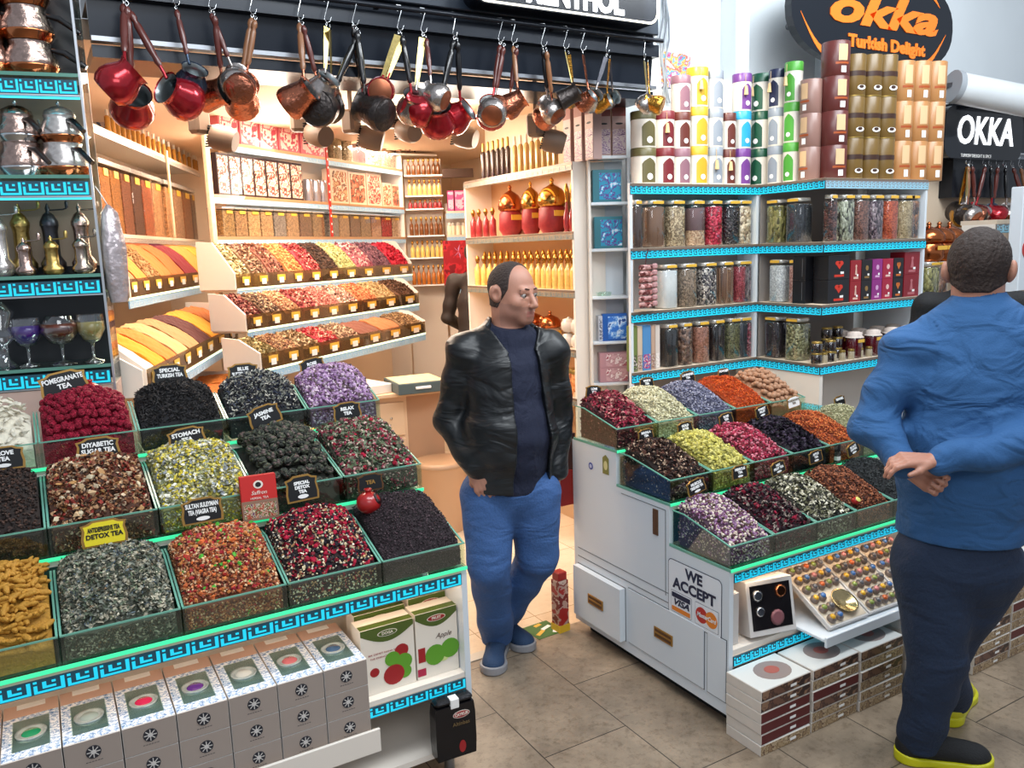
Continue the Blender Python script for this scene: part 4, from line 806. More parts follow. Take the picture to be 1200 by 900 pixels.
# ---- gift tea cartons on the projecting unit
def carton(a, b, z0, h, c1, c2, label, motif='heart', D=.09, group='small tea cartons on the projecting shelf'):
    A = onw(a, 345, wc + .015)[0]; B = min(onw(b, 345, wc + .015)[0], ue - .02); W = (B - A) / 2 - .0008
    t = thing('tea_carton', label, 'box', ((A + B) / 2, wc + .015, z0), group=group)
    m = MB(); m.rbox((-W, 0, 0), (W, D, h), mat('tc_' + c1[1:], c1, .35), .001); m.build('carton', t)
    m = MB()
    if motif == 'heart':
        for s in (-1, 1): disc(m, s * W * .16, h * .68, W * .22, h * .1, -.0004, mat('tc_' + c2[1:], c2, .4), 10)
        m.prism([(-W * .33, h * .65), (0, h * .42), (W * .33, h * .65)], -.0010, -.0006, mat('tc_' + c2[1:], c2, .4), 'y')
    elif motif == 'figure':
        disc(m, 0, h * .72, W * .16, h * .07, -.0004, mat('tc_' + c2[1:], c2, .4), 10); m.prism([(-W * .2, h * .3), (W * .2, h * .3), (W * .08, h * .66), (-W * .1, h * .66)], -.0010, -.0006, mat('tc_' + c2[1:], c2, .4), 'y')
    else: disc(m, 0, h * .6, W * .3, h * .13, -.0004, mat('tc_' + c2[1:], c2, .4), 10)
    m.build('motif', t); m = MB(); m.box((-W * .45, -.0006, h * .1), (W * .45, -.0001, h * .2), mat('tc_' + c2[1:], c2, .4)); m.rbox((W * .1, -.0018, h * .22), (W * .42, -.0008, h * .32), PAPER, .0003); m.build('price_label', t)
zc = ZB[2] + .0005; BH = (ZB[1] - ZB[2] - .06) / 2 * .93
for k in range(2):
    w_ = ['bottom', 'top'][k]; z = zc + k * (BH + .0008)
    carton(970, 995, z, BH, '#16161a', '#c8321e', '%s black tea carton with an orange red heart on the projecting unit' % w_, 'heart', .1)
    if k == 0 or 1:
        hs = BH * .88; z2 = zc + k * (hs + .0008)
        carton(996, 1008.5, z2, hs, '#8e1c24', '#d8b0a0', '%s small dark red carton right of the heart carton' % w_, 'figure')
        carton(1009, 1021, z2, hs, '#1a1618', '#8a6a3a', '%s small black and gold carton between red and violet ones' % w_, 'oval')
        carton(1021.5, 1033, z2, hs, '#8a2a7a', '#d0a0c8', '%s small violet carton on the projecting unit' % w_, 'oval')
        carton(1033.5, 1045.5, z2, hs, '#a01c38', '#e0b8b0', '%s small crimson carton right of the violet one' % w_, 'oval')
        carton(1046, 1057.5, z2, hs, '#16161a', '#c86a28', '%s small black and orange carton on the projecting unit' % w_, 'heart')
    carton(1058.5, 1082, z, BH, '#7e1420', '#b0646a', '%s large wine red carton at the right end of the projecting unit' % w_, 'figure', .1)
for k in range(2):   # black gift cubes at the corner
    p0 = onu(953, 350, uc + .004); t = thing('tea_carton', ['lower', 'upper'][k] + ' plain black gift cube at the corner beside the pink salt jar', 'box', (uc + .012, wc + .128, zc + k * (BH + .001)), group='small tea cartons on the projecting shelf')
    m = MB(); m.rbox((0, 0, 0), (.07, .09, BH), mat('tc_16161a', ''), .001); m.build('carton', t); m = MB(); m.box((-.0006, .02, BH * .15), (-.0001, .024, BH * .9), mat('tc_grey', '#55565a', .4)); m.build('ribbon_line', t)
# ---- preserves on the lower shelf of the projecting unit
RJ = mat('jam_red', '#5a0f1c', .2, coat=.5); DJ = mat('jam_dark', '#1e1012', .2, coat=.5); CLOTH = mat('lid_cloth', '#cfc0b6', .8, noise=.3, nscale=60); GL = mat('gold_lid', '#a98c4a', .3, .7)
def jam(w, h, jm, lid, cloth):
    t = thing('jam_jar', '', 'jar'); m = MB(); m.lathe([(w * .94, .002), (w, .006), (w, h * .74), (w * .9, h * .8)], jm, 14); m.build('jam', t)
    m = MB(); m.lathe([(w * .97, 0), (w * 1.03, .004), (w * 1.03, h * .76), (w * .92, h * .84)], JG, 14, cap=(True, False)); m.build('glass_body', t)
    m = MB()
    if cloth: m.lathe([(w * 1.15, h * .78), (w * .9, h * .86), (w * .92, h * .96), (w * .5, h * 1.0)], CLOTH, 18, flute=.06, nf=9)
    else: m.lathe([(w * .92, h * .84), (w * .94, h * .97), (w * .88, h)], lid, 14)
    m.build('cloth_cover' if cloth else 'lid', t)
    if cloth: m = MB(); m.rbox((-w * .6, -w * 1.06, h * .60), (w * .6, -w * 1.01, h * .72), YTAG, .001); m.build('yellow_tag', t)
    return t
big = jam(.048, .155, RJ, GL, True); used = False
for i, px in enumerate((1000, 1021.5, 1043, 1062)):
    for row in range(2):
        P = onw(px, 412, wc + .065); p = (float(P[0]) + .01 * row, wc + .062 + row * .105, ZB[3] + .0005)
        o = dup(big, p) if used else big; used = True; o.location = p
        tag(o, 'cloth covered jar of red preserve, %s from the left in the %s row' % (['first', 'second', 'third', 'fourth', 'fifth'][i], ['front', 'rear'][row]), 'jar', 'cloth covered preserve jars')
sm = jam(.031, .062, DJ, GL, False); used = False
for (px, w_, lv, dsc) in ((956, .045, 0, 'bottom front'), (956, .045, 1, 'second front'), (972, .045, 0, 'bottom, right column'), (972, .045, 1, 'second, right column'), (967, .12, 0, 'bottom rear'), (967, .12, 1, 'middle rear'), (967, .12, 2, 'topmost rear'), (980, .115, 0, 'bottom rear right'), (980, .115, 1, 'middle rear right'), (980, .115, 2, 'topmost rear right')):
    P = onw(px, 412, wc + w_); p = (float(P[0]) + .008, wc + w_, ZB[3] + .0005 + lv * .0635); o = dup(sm, p) if used else sm; used = True; o.location = p
    tag(o, 'small dark honey jar with gold lid at the corner, %s of the stack' % dsc, 'jar', 'small dark honey jars')
tiny = jam(.019, .075, mat('spice_pale', '#b8a88c', .4), GL, False); used = False
for i in range(9):
    P = onw(965 + i * 10.3, 455, wc + .05 - .0); p = (float(onw(965 + i * 10.3, 455, wc + .03)[0]), wc + .03, 1.0505)
    o = dup(tiny, p) if used else tiny; used = True; o.location = p; tag(o, 'little pale spice bottle on the wooden ledge below the preserves, %s from the left' % ORD[i], 'bottle', 'little spice bottles on the ledge')
# ---- coffee and tea tins stacked on top
CR_ = mat('tin_white', '#d8d2c8', .4, noise=.08, nscale=30); TASS = mat('tassel_cream', '#d8b98a', .8)
TC = dict(olive='#5c5636', maroon='#6e2028', mauve='#86606e', yellow='#c9a02c', grey='#8a929e', brown='#5e2a22', purple='#6c3a86', blue='#2a9ac4', green='#17503a', navy='#1d2444', lime='#4c9c38')
def tin(r, h, c, style=0, tassel=False):
    t = thing('tin', '', 'tin'); col = mat('tin_' + c, TC.get(c, c), .35); m = MB()
    if style == 0:
        m.lathe([(r, 0), (r, h * .77)], CR_, 20); m.build('tin_body', t)
        m = MB(); m.lathe([(r * 1.02, h * .771), (r * 1.02, h * .985), (r * .98, h)], col, 20); m.build('lid', t)
        m = MB(); V = []; F = []; n = 8
        for i in range(n + 1):
            a = -math.pi / 2 + (i / n - .5) * 1.25 + .2; top = h * (.55 + .17 * (1 - abs(i / n - .5) * 2) ** .6)
            for zz in (h * .04, top): V.append((r * 1.012 * math.cos(a), r * 1.012 * math.sin(a), zz))
        F = [(2 * i, 2 * i + 2, 2 * i + 3, 2 * i + 1) for i in range(n)]; m.add(V, F, col, True)
        m.lathe([(.001, 0), (r * .26, .0006)], PAPER, 10, M=TR((r * 1.02 * math.cos(-1.37), r * 1.02 * math.sin(-1.37), h * .2), rx=math.pi / 2, rz=.2)); m.build('arch_panel', t)
    elif style == 1:   # tall kraft gold tin with a dark band and cup mark
        m.lathe([(r * .98, 0), (r, .002), (r, h * .99), (r * .97, h)], col, 20); m.build('tin_body', t)
        m = MB(); m.lathe([(r * 1.012, h * .48), (r * 1.012, h * .60)], mat('tin_choc', '#3a2218', .4), 20, cap=(False, False)); m.lathe([(r * 1.015, .0), (r * 1.015, .006)], GL, 20, cap=(False, False)); m.build('dark_band', t)
        m = MB(); m.lathe([(r * .34, 0), (r * .40, .0006)], PAPER, 14, M=TR((r * .12, -r * 1.03, h * .2), rx=math.pi / 2) @ Matrix.Diagonal((1, .55, 1, 1))); m.lathe([(r * .20, 0), (r * .24, .0006)], mat('tin_choc', '#3a2218', .4), 12, M=TR((r * .12, -r * 1.045, h * .215), rx=math.pi / 2) @ Matrix.Diagonal((1, .6, 1, 1))); m.build('cup_mark', t)
    else:
        m.lathe([(r * .98, 0), (r, .002), (r, h * .99), (r * .97, h)], col, 20); m.build('tin_body', t)
        m = MB(); V = []
        for (a0, a1, z0, z1, mt) in ((-1.9, -1.2, .42, .88, mat('tin_cream_panel', '#d9b58a', .4)), (-2.1, -1.05, .32, .38, mat('tin_script', '#a04a1c', .4)), (-1.7, -1.3, .08, .26, PAPER)):
            n = 4; V = []
            for i in range(n + 1):
                a = a0 + (a1 - a0) * i / n
                for zz in (h * z0, h * z1): V.append((r * 1.015 * math.cos(a), r * 1.015 * math.sin(a), zz))
            m.add(V, [(2 * i, 2 * i + 2, 2 * i + 3, 2 * i + 1) for i in range(n)], mt, True)
        m.build('printed_panel', t)
    if tassel:
        m = MB(); m.tube([(-r * .1, -r * 1.05, h * .95), (-r * .1, -r * 1.12, h * .62)], .0015, TASS, 5); m.lathe([(.008, 0), (.013, -.05)], TASS, 8, (-r * .1, -r * 1.05 - .01, h * .64)); m.build('tassel', t)
    return t
LV = ['bottom', 'second', 'third', 'topmost']; tinp = {}
def tins(kind, px, wpx, cols, style, hpx, label, y=212, tassels=()):
    r = None
    for _ in range(2):
        rr = r or .045; A = place_front(kind, px - wpx / 2, y, 0, rr, .03); B = place_front(kind, px + wpx / 2, y, 0, rr, .03); r = math.dist(A[:2], B[:2]) / 2 * .96
    p = place_front(kind, px, y, 0, r, .03); dist = .5 * p[0] + .866 * p[1]; h = hpx * dist / FOC * .985; z = ZB[0] + .0005
    for i, c in enumerate(cols):
        t = tin(r, h, c, style, i in tassels); t.location = (p[0], p[1], z); t.rotation_euler = (0, 0, (0 if kind != 2 else -1.2) - .35); z += h + .0006
        tag(t, label % LV[i] if style else '%s %s tin with white lower half, %s' % (LV[i], c, label), 'tin', 'tins stacked on top of the shelves')
for a in ((754, 24, ['olive', 'olive'], 0, 40.5, 'at the far left end of the tins'), (778, 20, ['maroon', 'maroon'], 0, 40.5, 'in the maroon column', 212, (1,)), (797.5, 18, ['mauve', 'brown', 'mauve'], 0, 40, 'in the column right of maroon'), (816.5, 19.5, ['yellow'] * 3, 0, 43, 'in the yellow column', 212, (2,)),
          (835.5, 17, ['grey'] * 3, 0, 42, 'in the left grey column', 212, (0,)), (852, 14.5, ['brown', 'brown'], 0, 40, 'between grey and purple', 212, (0,)), (868, 16.5, ['purple', 'blue', 'purple'], 0, 41, 'in the purple and blue column', 212, (2,))): tins(1, *a)
for a in ((891, 19, ['green'] * 3, 0, 41, 'in the dark green column', 213, (2,)), (909, 16, ['grey', 'grey', 'navy'], 0, 42, 'in the right grey and navy column', 213, (2,)), (927.5, 17, ['lime'] * 3, 0, 44, 'in the lime green column', 213, (2,))): tins(2, *a)
tins(2, 948, 21, ['#8c6a60', '#8c6a60', '#8c6a60'], 2, 37, '%s pinkish brown coffee tin with cup print left of the maroon stack', 210)
tins(3, 975, 22, ['#5c2824'] * 4, 2, 37.5, '%s maroon and white coffee tin in the tallest stack', 207)
for i, px in enumerate((997, 1015.5, 1033)): tins(3, px, 17.2, ['#6e5426'] * 3, 1, 45.5, '%%s olive gold coffee tin in the %s gold column' % ['left', 'middle', 'right'][i], 206)
for i, px in enumerate((1052, 1070.5, 1088.5)): tins(3, px, 17.6, ['#b07c4a'] * 3, 2, 43.5, '%%s tan coffee tin in the %s tan column' % ['left', 'middle', 'right'][i], 206)
# bright printed board leaning on the wall behind the first tins
P = onw(795, 82, 3.9); t = thing('picture_board', 'colourful printed board on the white wall above the mauve tins', 'picture', (float(P[0]), 3.918, float(P[2])))
m = MB(); m.box((-.11, 0, -.10), (.11, .01, .10), print_mat('fruit_photo', ['#c9c4cc', '#b85a5a', '#d9a05a', '#5a9ac0', '#a84a7a', '#c8ccd4'], 16.)); m.build('print', t); m = MB(); m.box((-.115, .0101, -.105), (.115, .0115, .105), WHITE); m.build('backing', t)
# ================================================================ narrow white column of shelves beside the jars
def camd(az):   # direction in plan for an azimuth measured from the camera's heading
    a = math.radians(az + 29.98); return np.array([math.sin(a), math.cos(a)])
c0 = np.array([2.735, 3.86]); dd = camd(85); 
def hit(px, y, p, d):
    n = (d[1], -d[0], 0); P = onpl(px, y, n, n[0] * p[0] + n[1] * p[1]); return np.array([P[0], P[1]])
WCOL = Wall(hit(690.5, 300, c0, dd), hit(739, 300, c0, dd))
zc_ = [WCOL.s_z(700, y)[1] for y in (182.5, 237, 291.5, 347.5, 400.5, 449)]
t = thing('narrow_shelf', 'narrow white column of shelves between the perfume shelves and the spice jars', 'shelf', tuple(WCOL.at(0)), WCOL.rz)
for x in (0, WCOL.L - .014):
    m = MB(); m.box((x, 0, 0), (x + .014, .05, zc_[0] - .012), WHITE2 if x == 0 else WHITE); m.build('side_panel', t)
m = MB(); m.box((.0145, .13, 0), (WCOL.L - .0145, .138, zc_[0] - .02), WHITE); m.build('back_panel', t)
for z in zc_:
    m = MB(); m.rbox((.0145, -.004, z - .018), (WCOL.L - .0145, .129, z), WHITE, .003); m.build('shelf_board', t)
def on_wall(W, px, yb, off=0.):
    s, z = W.s_z(px, yb, off); return s, z
def col_box(px0, px1, z, h, c, pr, label, n=1, depth=.05, y=.01):
    for k in range(n):
        a = WCOL.s_z(px0, 300, -y)[0]; b = WCOL.s_z(px1, 300, -y)[0]; b = min(b, WCOL.L - .018); a = max(a, .016); p = WCOL.at((a + b) / 2, -y, z + k * (h + .0008)); W = (b - a) / 2
        t = thing('gift_carton', (['lower ', 'upper '][k] if n > 1 else '') + label, 'box', tuple(p), WCOL.rz)
        m = MB(); m.rbox((-W, 0, 0), (W, depth, h), mat('gc_' + c[1:], c, .35), .001); m.build('carton', t)
        m = MB(); m.box((-W * .55, -.0008, h * .08), (W * .95, -.0001, h * .9), pr); m.build('printed_face', t)
BLP = print_mat('blue_print', ['#1f8fb4', '#1f8fb4', '#5a3f8c', '#2ba3c8', '#c8d8ec'], 26.)
hh = (zc_[0] - zc_[1])
col_box(696, 729, zc_[1] + .0005, hh * .70, '#2f6f7c', BLP, 'turquoise gift carton with purple city print on the top shelf of the narrow column')
col_box(697, 730, zc_[2] + .0005, hh * .70, '#2f6f7c', BLP, 'turquoise gift carton with purple print on the second shelf of the narrow column')
m = MB(); p = WCOL.at(.09, -.05, zc_[3] + .0006); t = thing('plastic_tray', 'empty clear plastic tray on the narrow column', 'tray', tuple(p), WCOL.rz); m.lathe([(.05, 0), (.056, .022), (.054, .022), (.048, .002)], GLASS, 4, sq=0); m.build('tray_shell', t)
col_box(705, 734, zc_[4] + .0005, hh * .62, '#1d56a4', print_mat('mask_print', ['#2f6cc0', '#2f6cc0', '#7aa8dc', '#c3d6ea', '#1a4a94'], 22.), 'blue face mask carton on the fourth shelf of the narrow column', 1, .04, .006)
col_box(700, 705, zc_[4] + .0005, hh * .58, '#b9bcc6', print_mat('mag_print', ['#b9bcc6', '#6a6f80', '#d8dae0'], 50.), 'grey upright booklets beside the blue carton', 1, .08, .008)
col_box(701, 735, zc_[5] + .0005, hh * .34, '#b88a92', print_mat('pink_print', ['#c9a0a6', '#b88a92', '#e4d4d4', '#a85a68'], 24.), 'pink tea carton on the lowest shelf of the narrow column', 2, .06)
cosm = None
def tall_box(px, w, c, label, wl, z, h, off, group):
    global cosm
    s = wl.s_z(px, 150, off)[0]; p = wl.at(s, off, z)
    if cosm is None:
        cosm = thing('perfume_carton', '', 'box'); m = MB(); m.rbox((-.04, 0, 0), (.04, .06, 1.), mat('pc_body', '#a98c86', .35), .002); m.box((-.039, -.0006, .74), (.039, -.0001, .995), mat('pc_head', '#7c3a34', .4)); m.build('carton', cosm)
        m = MB(); m.box((-.036, -.0008, .04), (.036, -.0002, .5), print_mat('flower_spray', ['#b9a6a4', '#b9a6a4', '#8a6a8c', '#c9b8b4', '#6a4a6c'], 22.)); disc(m, 0, .6, .022, .018, -.0003, INK); m.build('printed_face', cosm); o = cosm
    else: o = dup(cosm, (0, 0, 0))
    o.location = p; o.rotation_euler = (0, 0, wl.rz); o.scale = (w / .08, 1, h); tag(o, label, 'box', group)
for i, (a, b) in enumerate(((699, 716), (717, 734))): tall_box((a + b) / 2, .080, 0, 'tall flower printed perfume carton on top of the narrow column, %s of two' % ['left', 'right'][i], WCOL, zc_[0] + .0005, .29, -.02, 'tall perfume cartons')

# ================================================================ perfume shelves beyond the standing man
W3 = Wall(hit(546, 280, np.array([2.69, 0]), np.array([0., 1.])), (2.69, 3.90))
GOLD = mat('gold_metal', '#c9954a', .2, 1.); COPP = mat('copper_metal', '#b86a40', .22, 1.); AMB = mat('amber_liquid', '#e6bc66', .12, coat=.6, noise=.3, nscale=60); AMBD = mat('dark_amber', '#6e3c14', .12, coat=.6); GEDG = mat('warm_band', '#a8947c', .3, .4); GEDG2 = mat('warm_band_key', '#7c8c8c', .35, .3)
z3 = [W3.s_z(*q)[1] for q in ((687, 186), (687, 270), (687, 341), (687, 412), (687, 470))]
shelf_unit('perfume_shelf', 'cream shelf unit of gold perfume bottles behind the man in the leather jacket', W3, z3, .22, 22, GEDG2, GEDG, glow=False, backm=mat('shelf_mirror', '#c9a27c', .3), hb=.032, postm=WHITE2)
m = MB(); T3 = KIDS; lt = mat('warm_shelf_led', '#ffd9a0', .5, emit='#ffc37a', estr=4.)
t = thing('shelf_lights', 'warm light strips fixed beneath the perfume shelves', 'lamp', tuple(W3.at(0)), W3.rz)
for z in z3[:4]:
    m = MB(); m.box((.05, .03, z - .027), (W3.L - .05, .045, z - .0208), lt); m.build('light_strip', t)
def bottle(w, h, body, cap, kind=0):
    t = thing('perfume_bottle', '', 'bottle'); m = MB()
    if kind == 0: m.lathe([(w * .9, 0), (w, .004), (w, h * .55), (w * .4, h * .66), (w * .32, h * .74)], body, 12); m.build('flask', t); m = MB(); m.lathe([(w * .4, h * .74), (w * .45, h * .78), (w * .7, h * .86), (w * .5, h * .95), (w * .12, h)], cap, 10); m.build('stopper', t)
    elif kind == 1: m.lathe([(w, 0), (w, h * .7), (w * .5, h * .76)], body, 4, sq=0); m.build('flask', t); m = MB(); m.lathe([(w * .55, h * .76), (w * .55, h * .97), (w * .3, h)], cap, 10); m.build('stopper', t)
    else: m.lathe([(w * .6, 0), (w, h * .16), (w * .9, h * .34), (w * .35, h * .5), (w * .3, h * .62)], body, 12); m.build('flask', t); m = MB(); m.lathe([(w * .45, h * .62), (w * .3, h * .68), (w * .62, h * .78), (w * .62, h * .9), (w * .2, h)], cap, 10); m.build('stopper', t)
    return t
def row(proto, W, px0, px1, n, z, off, labelf, group, cat='bottle', jit=0., rows=1, dr=.05, used=None, sc=None, y=300, smin=.03):
    k = 0
    for r_ in range(rows):
        for i in range(n):
            px = px0 + (px1 - px0) * (i + .5) / n; s = W.s_z(px, y, off - r_ * dr)[0]; s = max(smin, min(W.L - smin, s + rnd.uniform(-jit, jit)))
            o = proto if (not proto.get('used')) else dup(proto, (0, 0, 0)); proto['used'] = 1
            if 'used' in o.keys() and o is not proto: del o['used']
            o.location = W.at(s, off - r_ * dr, z + .0006); o.rotation_euler = (0, 0, W.rz + rnd.uniform(-.1, .1)); k += 1
            if sc: q = sc * rnd.uniform(.92, 1.08); o.scale = (q, q, q)
            tag(o, (labelf(i, r_) if callable(labelf) else labelf) + (', %s from left' % ORD[i] if n > 1 else ''), cat, group)
H3 = z3[1] - z3[2]
row(bottle(.024, H3 * .62, AMB, GOLD, 0), W3, 556, 690, 19, z3[2], -.05, 'gold stoppered yellow perfume bottle, front rank of the middle shelf', 'gold perfume bottles', jit=.008)
row(bottle(.022, H3 * .70, AMB, GOLD, 2), W3, 556, 688, 19, z3[2], -.13, 'taller gold topped perfume bottle, rear rank of the middle shelf', 'tall gold perfume bottles', jit=.008)
row(bottle(.024, (z3[0] - z3[1]) * .5, mat('rose_oil', '#9c2c30', .15, coat=.5), GOLD, 0), W3, 551, 583, 4, z3[1], -.05, 'small rose red bottle at the far end of the upper perfume shelf', 'small rose bottles')
row(bottle(.022, (z3[0] - z3[1]) * .72, mat('rose_oil', ''), GOLD, 2), W3, 662, 688, 4, z3[1], -.06, 'slender red bottle with gold filigree top near the white column', 'slender red bottles')
def urn(s, lid, body, h, w):
    t = thing('ornate_jar', '', 'jar'); m = MB(); m.lathe([(w * .7, 0), (w, h * .12), (w * .95, h * .42), (w * .8, h * .48)], body, 16); m.build('jar_body', t)
    m = MB(); m.lathe([(w * .86, h * .48), (w * 1.02, h * .52), (w * 1.04, h * .60), (w * .95, h * .70), (w * .72, h * .79), (w * .36, h * .85), (w * .14, h * .88), (w * .12, h * .92), (w * .17, h * .95), (w * .03, h)], lid, 18); m.build('domed_lid', t)
    m = MB(); m.rbox((-w * .5, -w * 1.04, h * .3), (w * .5, -w * .98, h * .4), YTAG, .001); m.build('yellow_tag', t); return t
SAFR = mat('saffron_red', '#8e1c22', .5, noise=.3, nscale=60)
for i, (px, w, lab, ld) in enumerate(((597, .08, 'ornate copper lidded saffron jar tilted at the left of the upper perfume shelf', COPP), (621, .062, 'tall gold lidded saffron jar in the middle of the upper perfume shelf', GOLD), (646, .088, 'large round gold lidded saffron jar on the upper perfume shelf', GOLD))):
    u_ = urn(0, ld, SAFR, (z3[0] - z3[1]) * .86, w); s = W3.s_z(px, 260, -.1)[0]; u_.location = W3.at(s, -.11, z3[1] + .0006); tag(u_, lab, 'jar', 'ornate saffron jars')
row(bottle(.017, .24, mat('dark_red_glass', '#2c1014', .2, coat=.5), GL, 1), W3, 568, 602, 6, z3[0], -.05, 'slim dark red bottle on top of the perfume shelves', 'slim dark bottles')
row(bottle(.017, .23, mat('pale_gold_glass', '#b88f48', .2, coat=.5), mat('white_cap', '#ddd2c4', .4), 1), W3, 604, 657, 8, z3[0], -.05, 'slim gold bottle with white label on top of the perfume shelves', 'slim gold bottles')
for i, px in enumerate((664, 677, 690)): tall_box(px, .078, 0, 'tall flower printed carton on top of the perfume shelves, %s of three' % ['left', 'middle', 'right'][i], W3, z3[0] + .0005, .33, -.05 if i < 2 else -.05, 'tall perfume cartons')
POT = mat('white_ceramic', '#dcd0c2', .3, coat=.4)
def pot():
    t = thing('ceramic_jar', '', 'jar'); m = MB(); m.lathe([(.03, 0), (.046, .02), (.046, .055), (.036, .068)], POT, 14); m.build('jar_body', t); m = MB(); m.lathe([(.038, .068), (.036, .076), (.008, .083), (.006, .09)], POT, 14); m.build('lid', t); return t
pp = pot(); k = 0
for lv in range(2):
    for q_, px in enumerate((665, 685)):
        o = pp if k == 0 else dup(pp, (0, 0, 0)); k += 1; s = min(W3.s_z(px, 390, -.05)[0], W3.L - .06); o.location = W3.at(s, -.06, z3[3] + .0006 + lv * .0905); tag(o, 'white ceramic jar, %s layer of the stack by the jacket shoulder, %s' % (['lower', 'upper'][lv], ['left', 'right'][q_]), 'jar', 'white ceramic jars')
cb = urn(0, COPP, mat('cream_tin', '#c8a888', .4), .2, .07); s = W3.s_z(645, 390, -.1)[0]; cb.location = W3.at(s, -.1, z3[3] + .0006); tag(cb, 'copper domed jar left of the white ceramic jars', 'jar')
cb = urn(0, COPP, COPP, .2, .075); s = W3.s_z(622, 390, -.1)[0]; cb.location = W3.at(s, -.12, z3[3] + .0006); tag(cb, 'all copper domed jar by the head of the man in leather', 'jar')
for k, px in enumerate((668, 680)):
    s = W3.s_z(px, 440, -.05)[0]; t = thing('orange_tin', 'orange printed tea tin low on the perfume shelves, %s of two' % ['left', 'right'][k], 'tin', tuple(W3.at(min(s, W3.L - .07), -.06, z3[4] + .0006)), W3.rz); m = MB(); m.lathe([(.042, 0), (.042, .13), (.04, .135)], print_mat('orange_tin_print', ['#c8783c', '#d99a62', '#b85c2a', '#e4c29a'], 18.), 16); m.build('tin_body', t); m = MB(); m.lathe([(.043, .1355), (.043, .155), (.041, .158)], GL, 16); m.build('lid', t)
row(bottle(.036, .17, AMBD, COPP, 0), W3, 575, 640, 5, z3[3], -.05, 'brown bottle on the perfume shelf behind the man', 'brown bottles')

# ================================================================ back wall of mixed teas and the spice wall
cc = hit(252, 277, camd(-29.98 + 0) * 0 + np.array([1.014, 5.418]), camd(21.76))
W2 = Wall((1.03, 5.43), tuple(hit(475, 270, np.array([1.014, 5.418]), camd(21.76))))
W1 = Wall(tuple(hit(118, 280, np.array([1.331, 7.545]), camd(-8.75))), (1.331, 7.545))
BAND2 = mat('blue_band', '#86aabf', .35, .2, emit='#7db4d6', estr=.25); BAND2K = mat('blue_band_key', '#b8ccd6', .35)
WLED = mat('white_led', '#ffffff', .5, emit='#e8f4ff', estr=3.)
z2 = [W2.s_z(*q)[1] for q in ((385, 185), (385, 237), (385, 277.5))]; z2t = W2.s_z(320, 128)[1]
t = thing('mixed_tea_shelf', 'long back wall shelf unit with blue bands, bins and boxes over sloping tea trays', 'shelf', tuple(W2.at(0)), W2.rz); TW2 = t
m = MB(); m.box((.34, .2, 0), (W2.L, .22, 2.62), WALLC); m.build('back_panel', t)
m = MB(); m.box((W2.L - .02, 0, .2), (W2.L, .199, z2t + .1), WHITE2); m.build('side_panel', t)
m = MB(); m.rbox((-.045, -.01, .3), (-.005, .02, 2.6), mat('carved_cream', '#d8bc9c', .5, noise=.3, nscale=40), .004); m.build('corner_post', t)
sp = W2.s_z(383, 200)[0]; m = MB(); m.box((sp - .012, -.012, z2[2]), (sp + .012, -.0045, z2t + .1), mat('red_strip', '#b8281e', .5)); 
for i in range(14): m.box((sp - .006, -.0135, z2[2] + .03 + i * .06), (sp + .006, -.0121, z2[2] + .045 + i * .06), PAPER)
m.build('red_divider', t)
def bboard(m, z, L, n=30, x0=.0, dep=.199): m.prism([(x0, .001), (L - .021, .001), (L - .021, dep), (x0 + dep * 1.7, dep)], z - .02, z, WOODW, 'z'); greek(m, x0, L - .002, z - .055, z - .0205, -.003, n, BAND2K, BAND2); m.box((x0, -.004, z - .02), (L, .0, z), mat('shelf_gilt', '#c09a74', .3, .4))
for z in z2 + [W2.s_z(440, 150)[1]]:
    m = MB(); bboard(m, z, W2.L, 30, 0 if z in z2 else sp); m.build('shelf_board', t)
    m = MB(); m.box((.05, .02, z - .03), (W2.L - .05, .035, z - .0202), WLED); m.build('light_strip', t)
KW = ['amber', 'rust', 'olive', 'tan', 'grey', 'cream', 'brown', 'ochre', 'rosy', 'khaki', 'mauve', 'beige', 'umber', 'sage']
def bin_proto(w, h, content, seed):
    t = thing('spice_bin', '', 'bin'); m = MB(); m.rbox((-w * .93, .004, .003), (w * .93, .12, h * .88), content, .002); m.build('contents', t)
    m = MB(); m.rbox((-w, 0, 0), (w, .125, h * .93), JG, .003); m.build('clear_bin', t); m = MB(); m.rbox((-w, -.002, h * .93), (w, .126, h), LIDM, .003); m.build('lid', t); m = MB(); m.rbox((-w * .3, -.003, h * .78), (w * .6, -.0005, h * .88), YTAG, .0005); m.build('yellow_tag', t); return t
BC = ['#8c6c40', '#94704a', '#b08a5c', '#a8845a', '#7a7068', '#a07c58', '#6c4c38', '#8a6c4c', '#9c6c50', '#a4343a', '#c0a084', '#98785a', '#705440', '#887860']
def bins(W, px0, px1, n, z, h, where, seed, off=-.03, cols=BC, y=270):
    for i in range(n):
        a = W.s_z(px0 + (px1 - px0) * i / n, y, off)[0]; b = W.s_z(px0 + (px1 - px0) * (i + 1) / n, y, off)[0]; a = max(a, .022); b = min(b, W.L - .022)
        if b - a < .03: continue
        c = cols[(i + seed) % len(cols)]; cm = G('bn_' + c[1:], [c, tuple(x * .7 for x in C(c)), tuple(min(1, x * 1.25) for x in C(c))], 90., .7, .7)
        o = bin_proto((b - a) / 2 * .96, h, cm, i); o.location = W.at((a + b) / 2, off, z + .0006); o.rotation_euler = (0, 0, W.rz); tag(o, 'clear bin of %s spice %s' % (KW[(i * 3 + seed) % 14], where % (i + 1) if '%' in where else where), 'bin', 'clear spice bins')
hb_ = (z2[1] - z2[2] - .055)
bins(W2, 262, 382, 8, z2[2], hb_ * .92, 'on the lower left shelf of the back wall', 0); bins(W2, 386, 473, 7, z2[2], hb_ * .92, 'on the lower right shelf of the back wall', 4)
ztall = z2[0] - z2[1] - .055
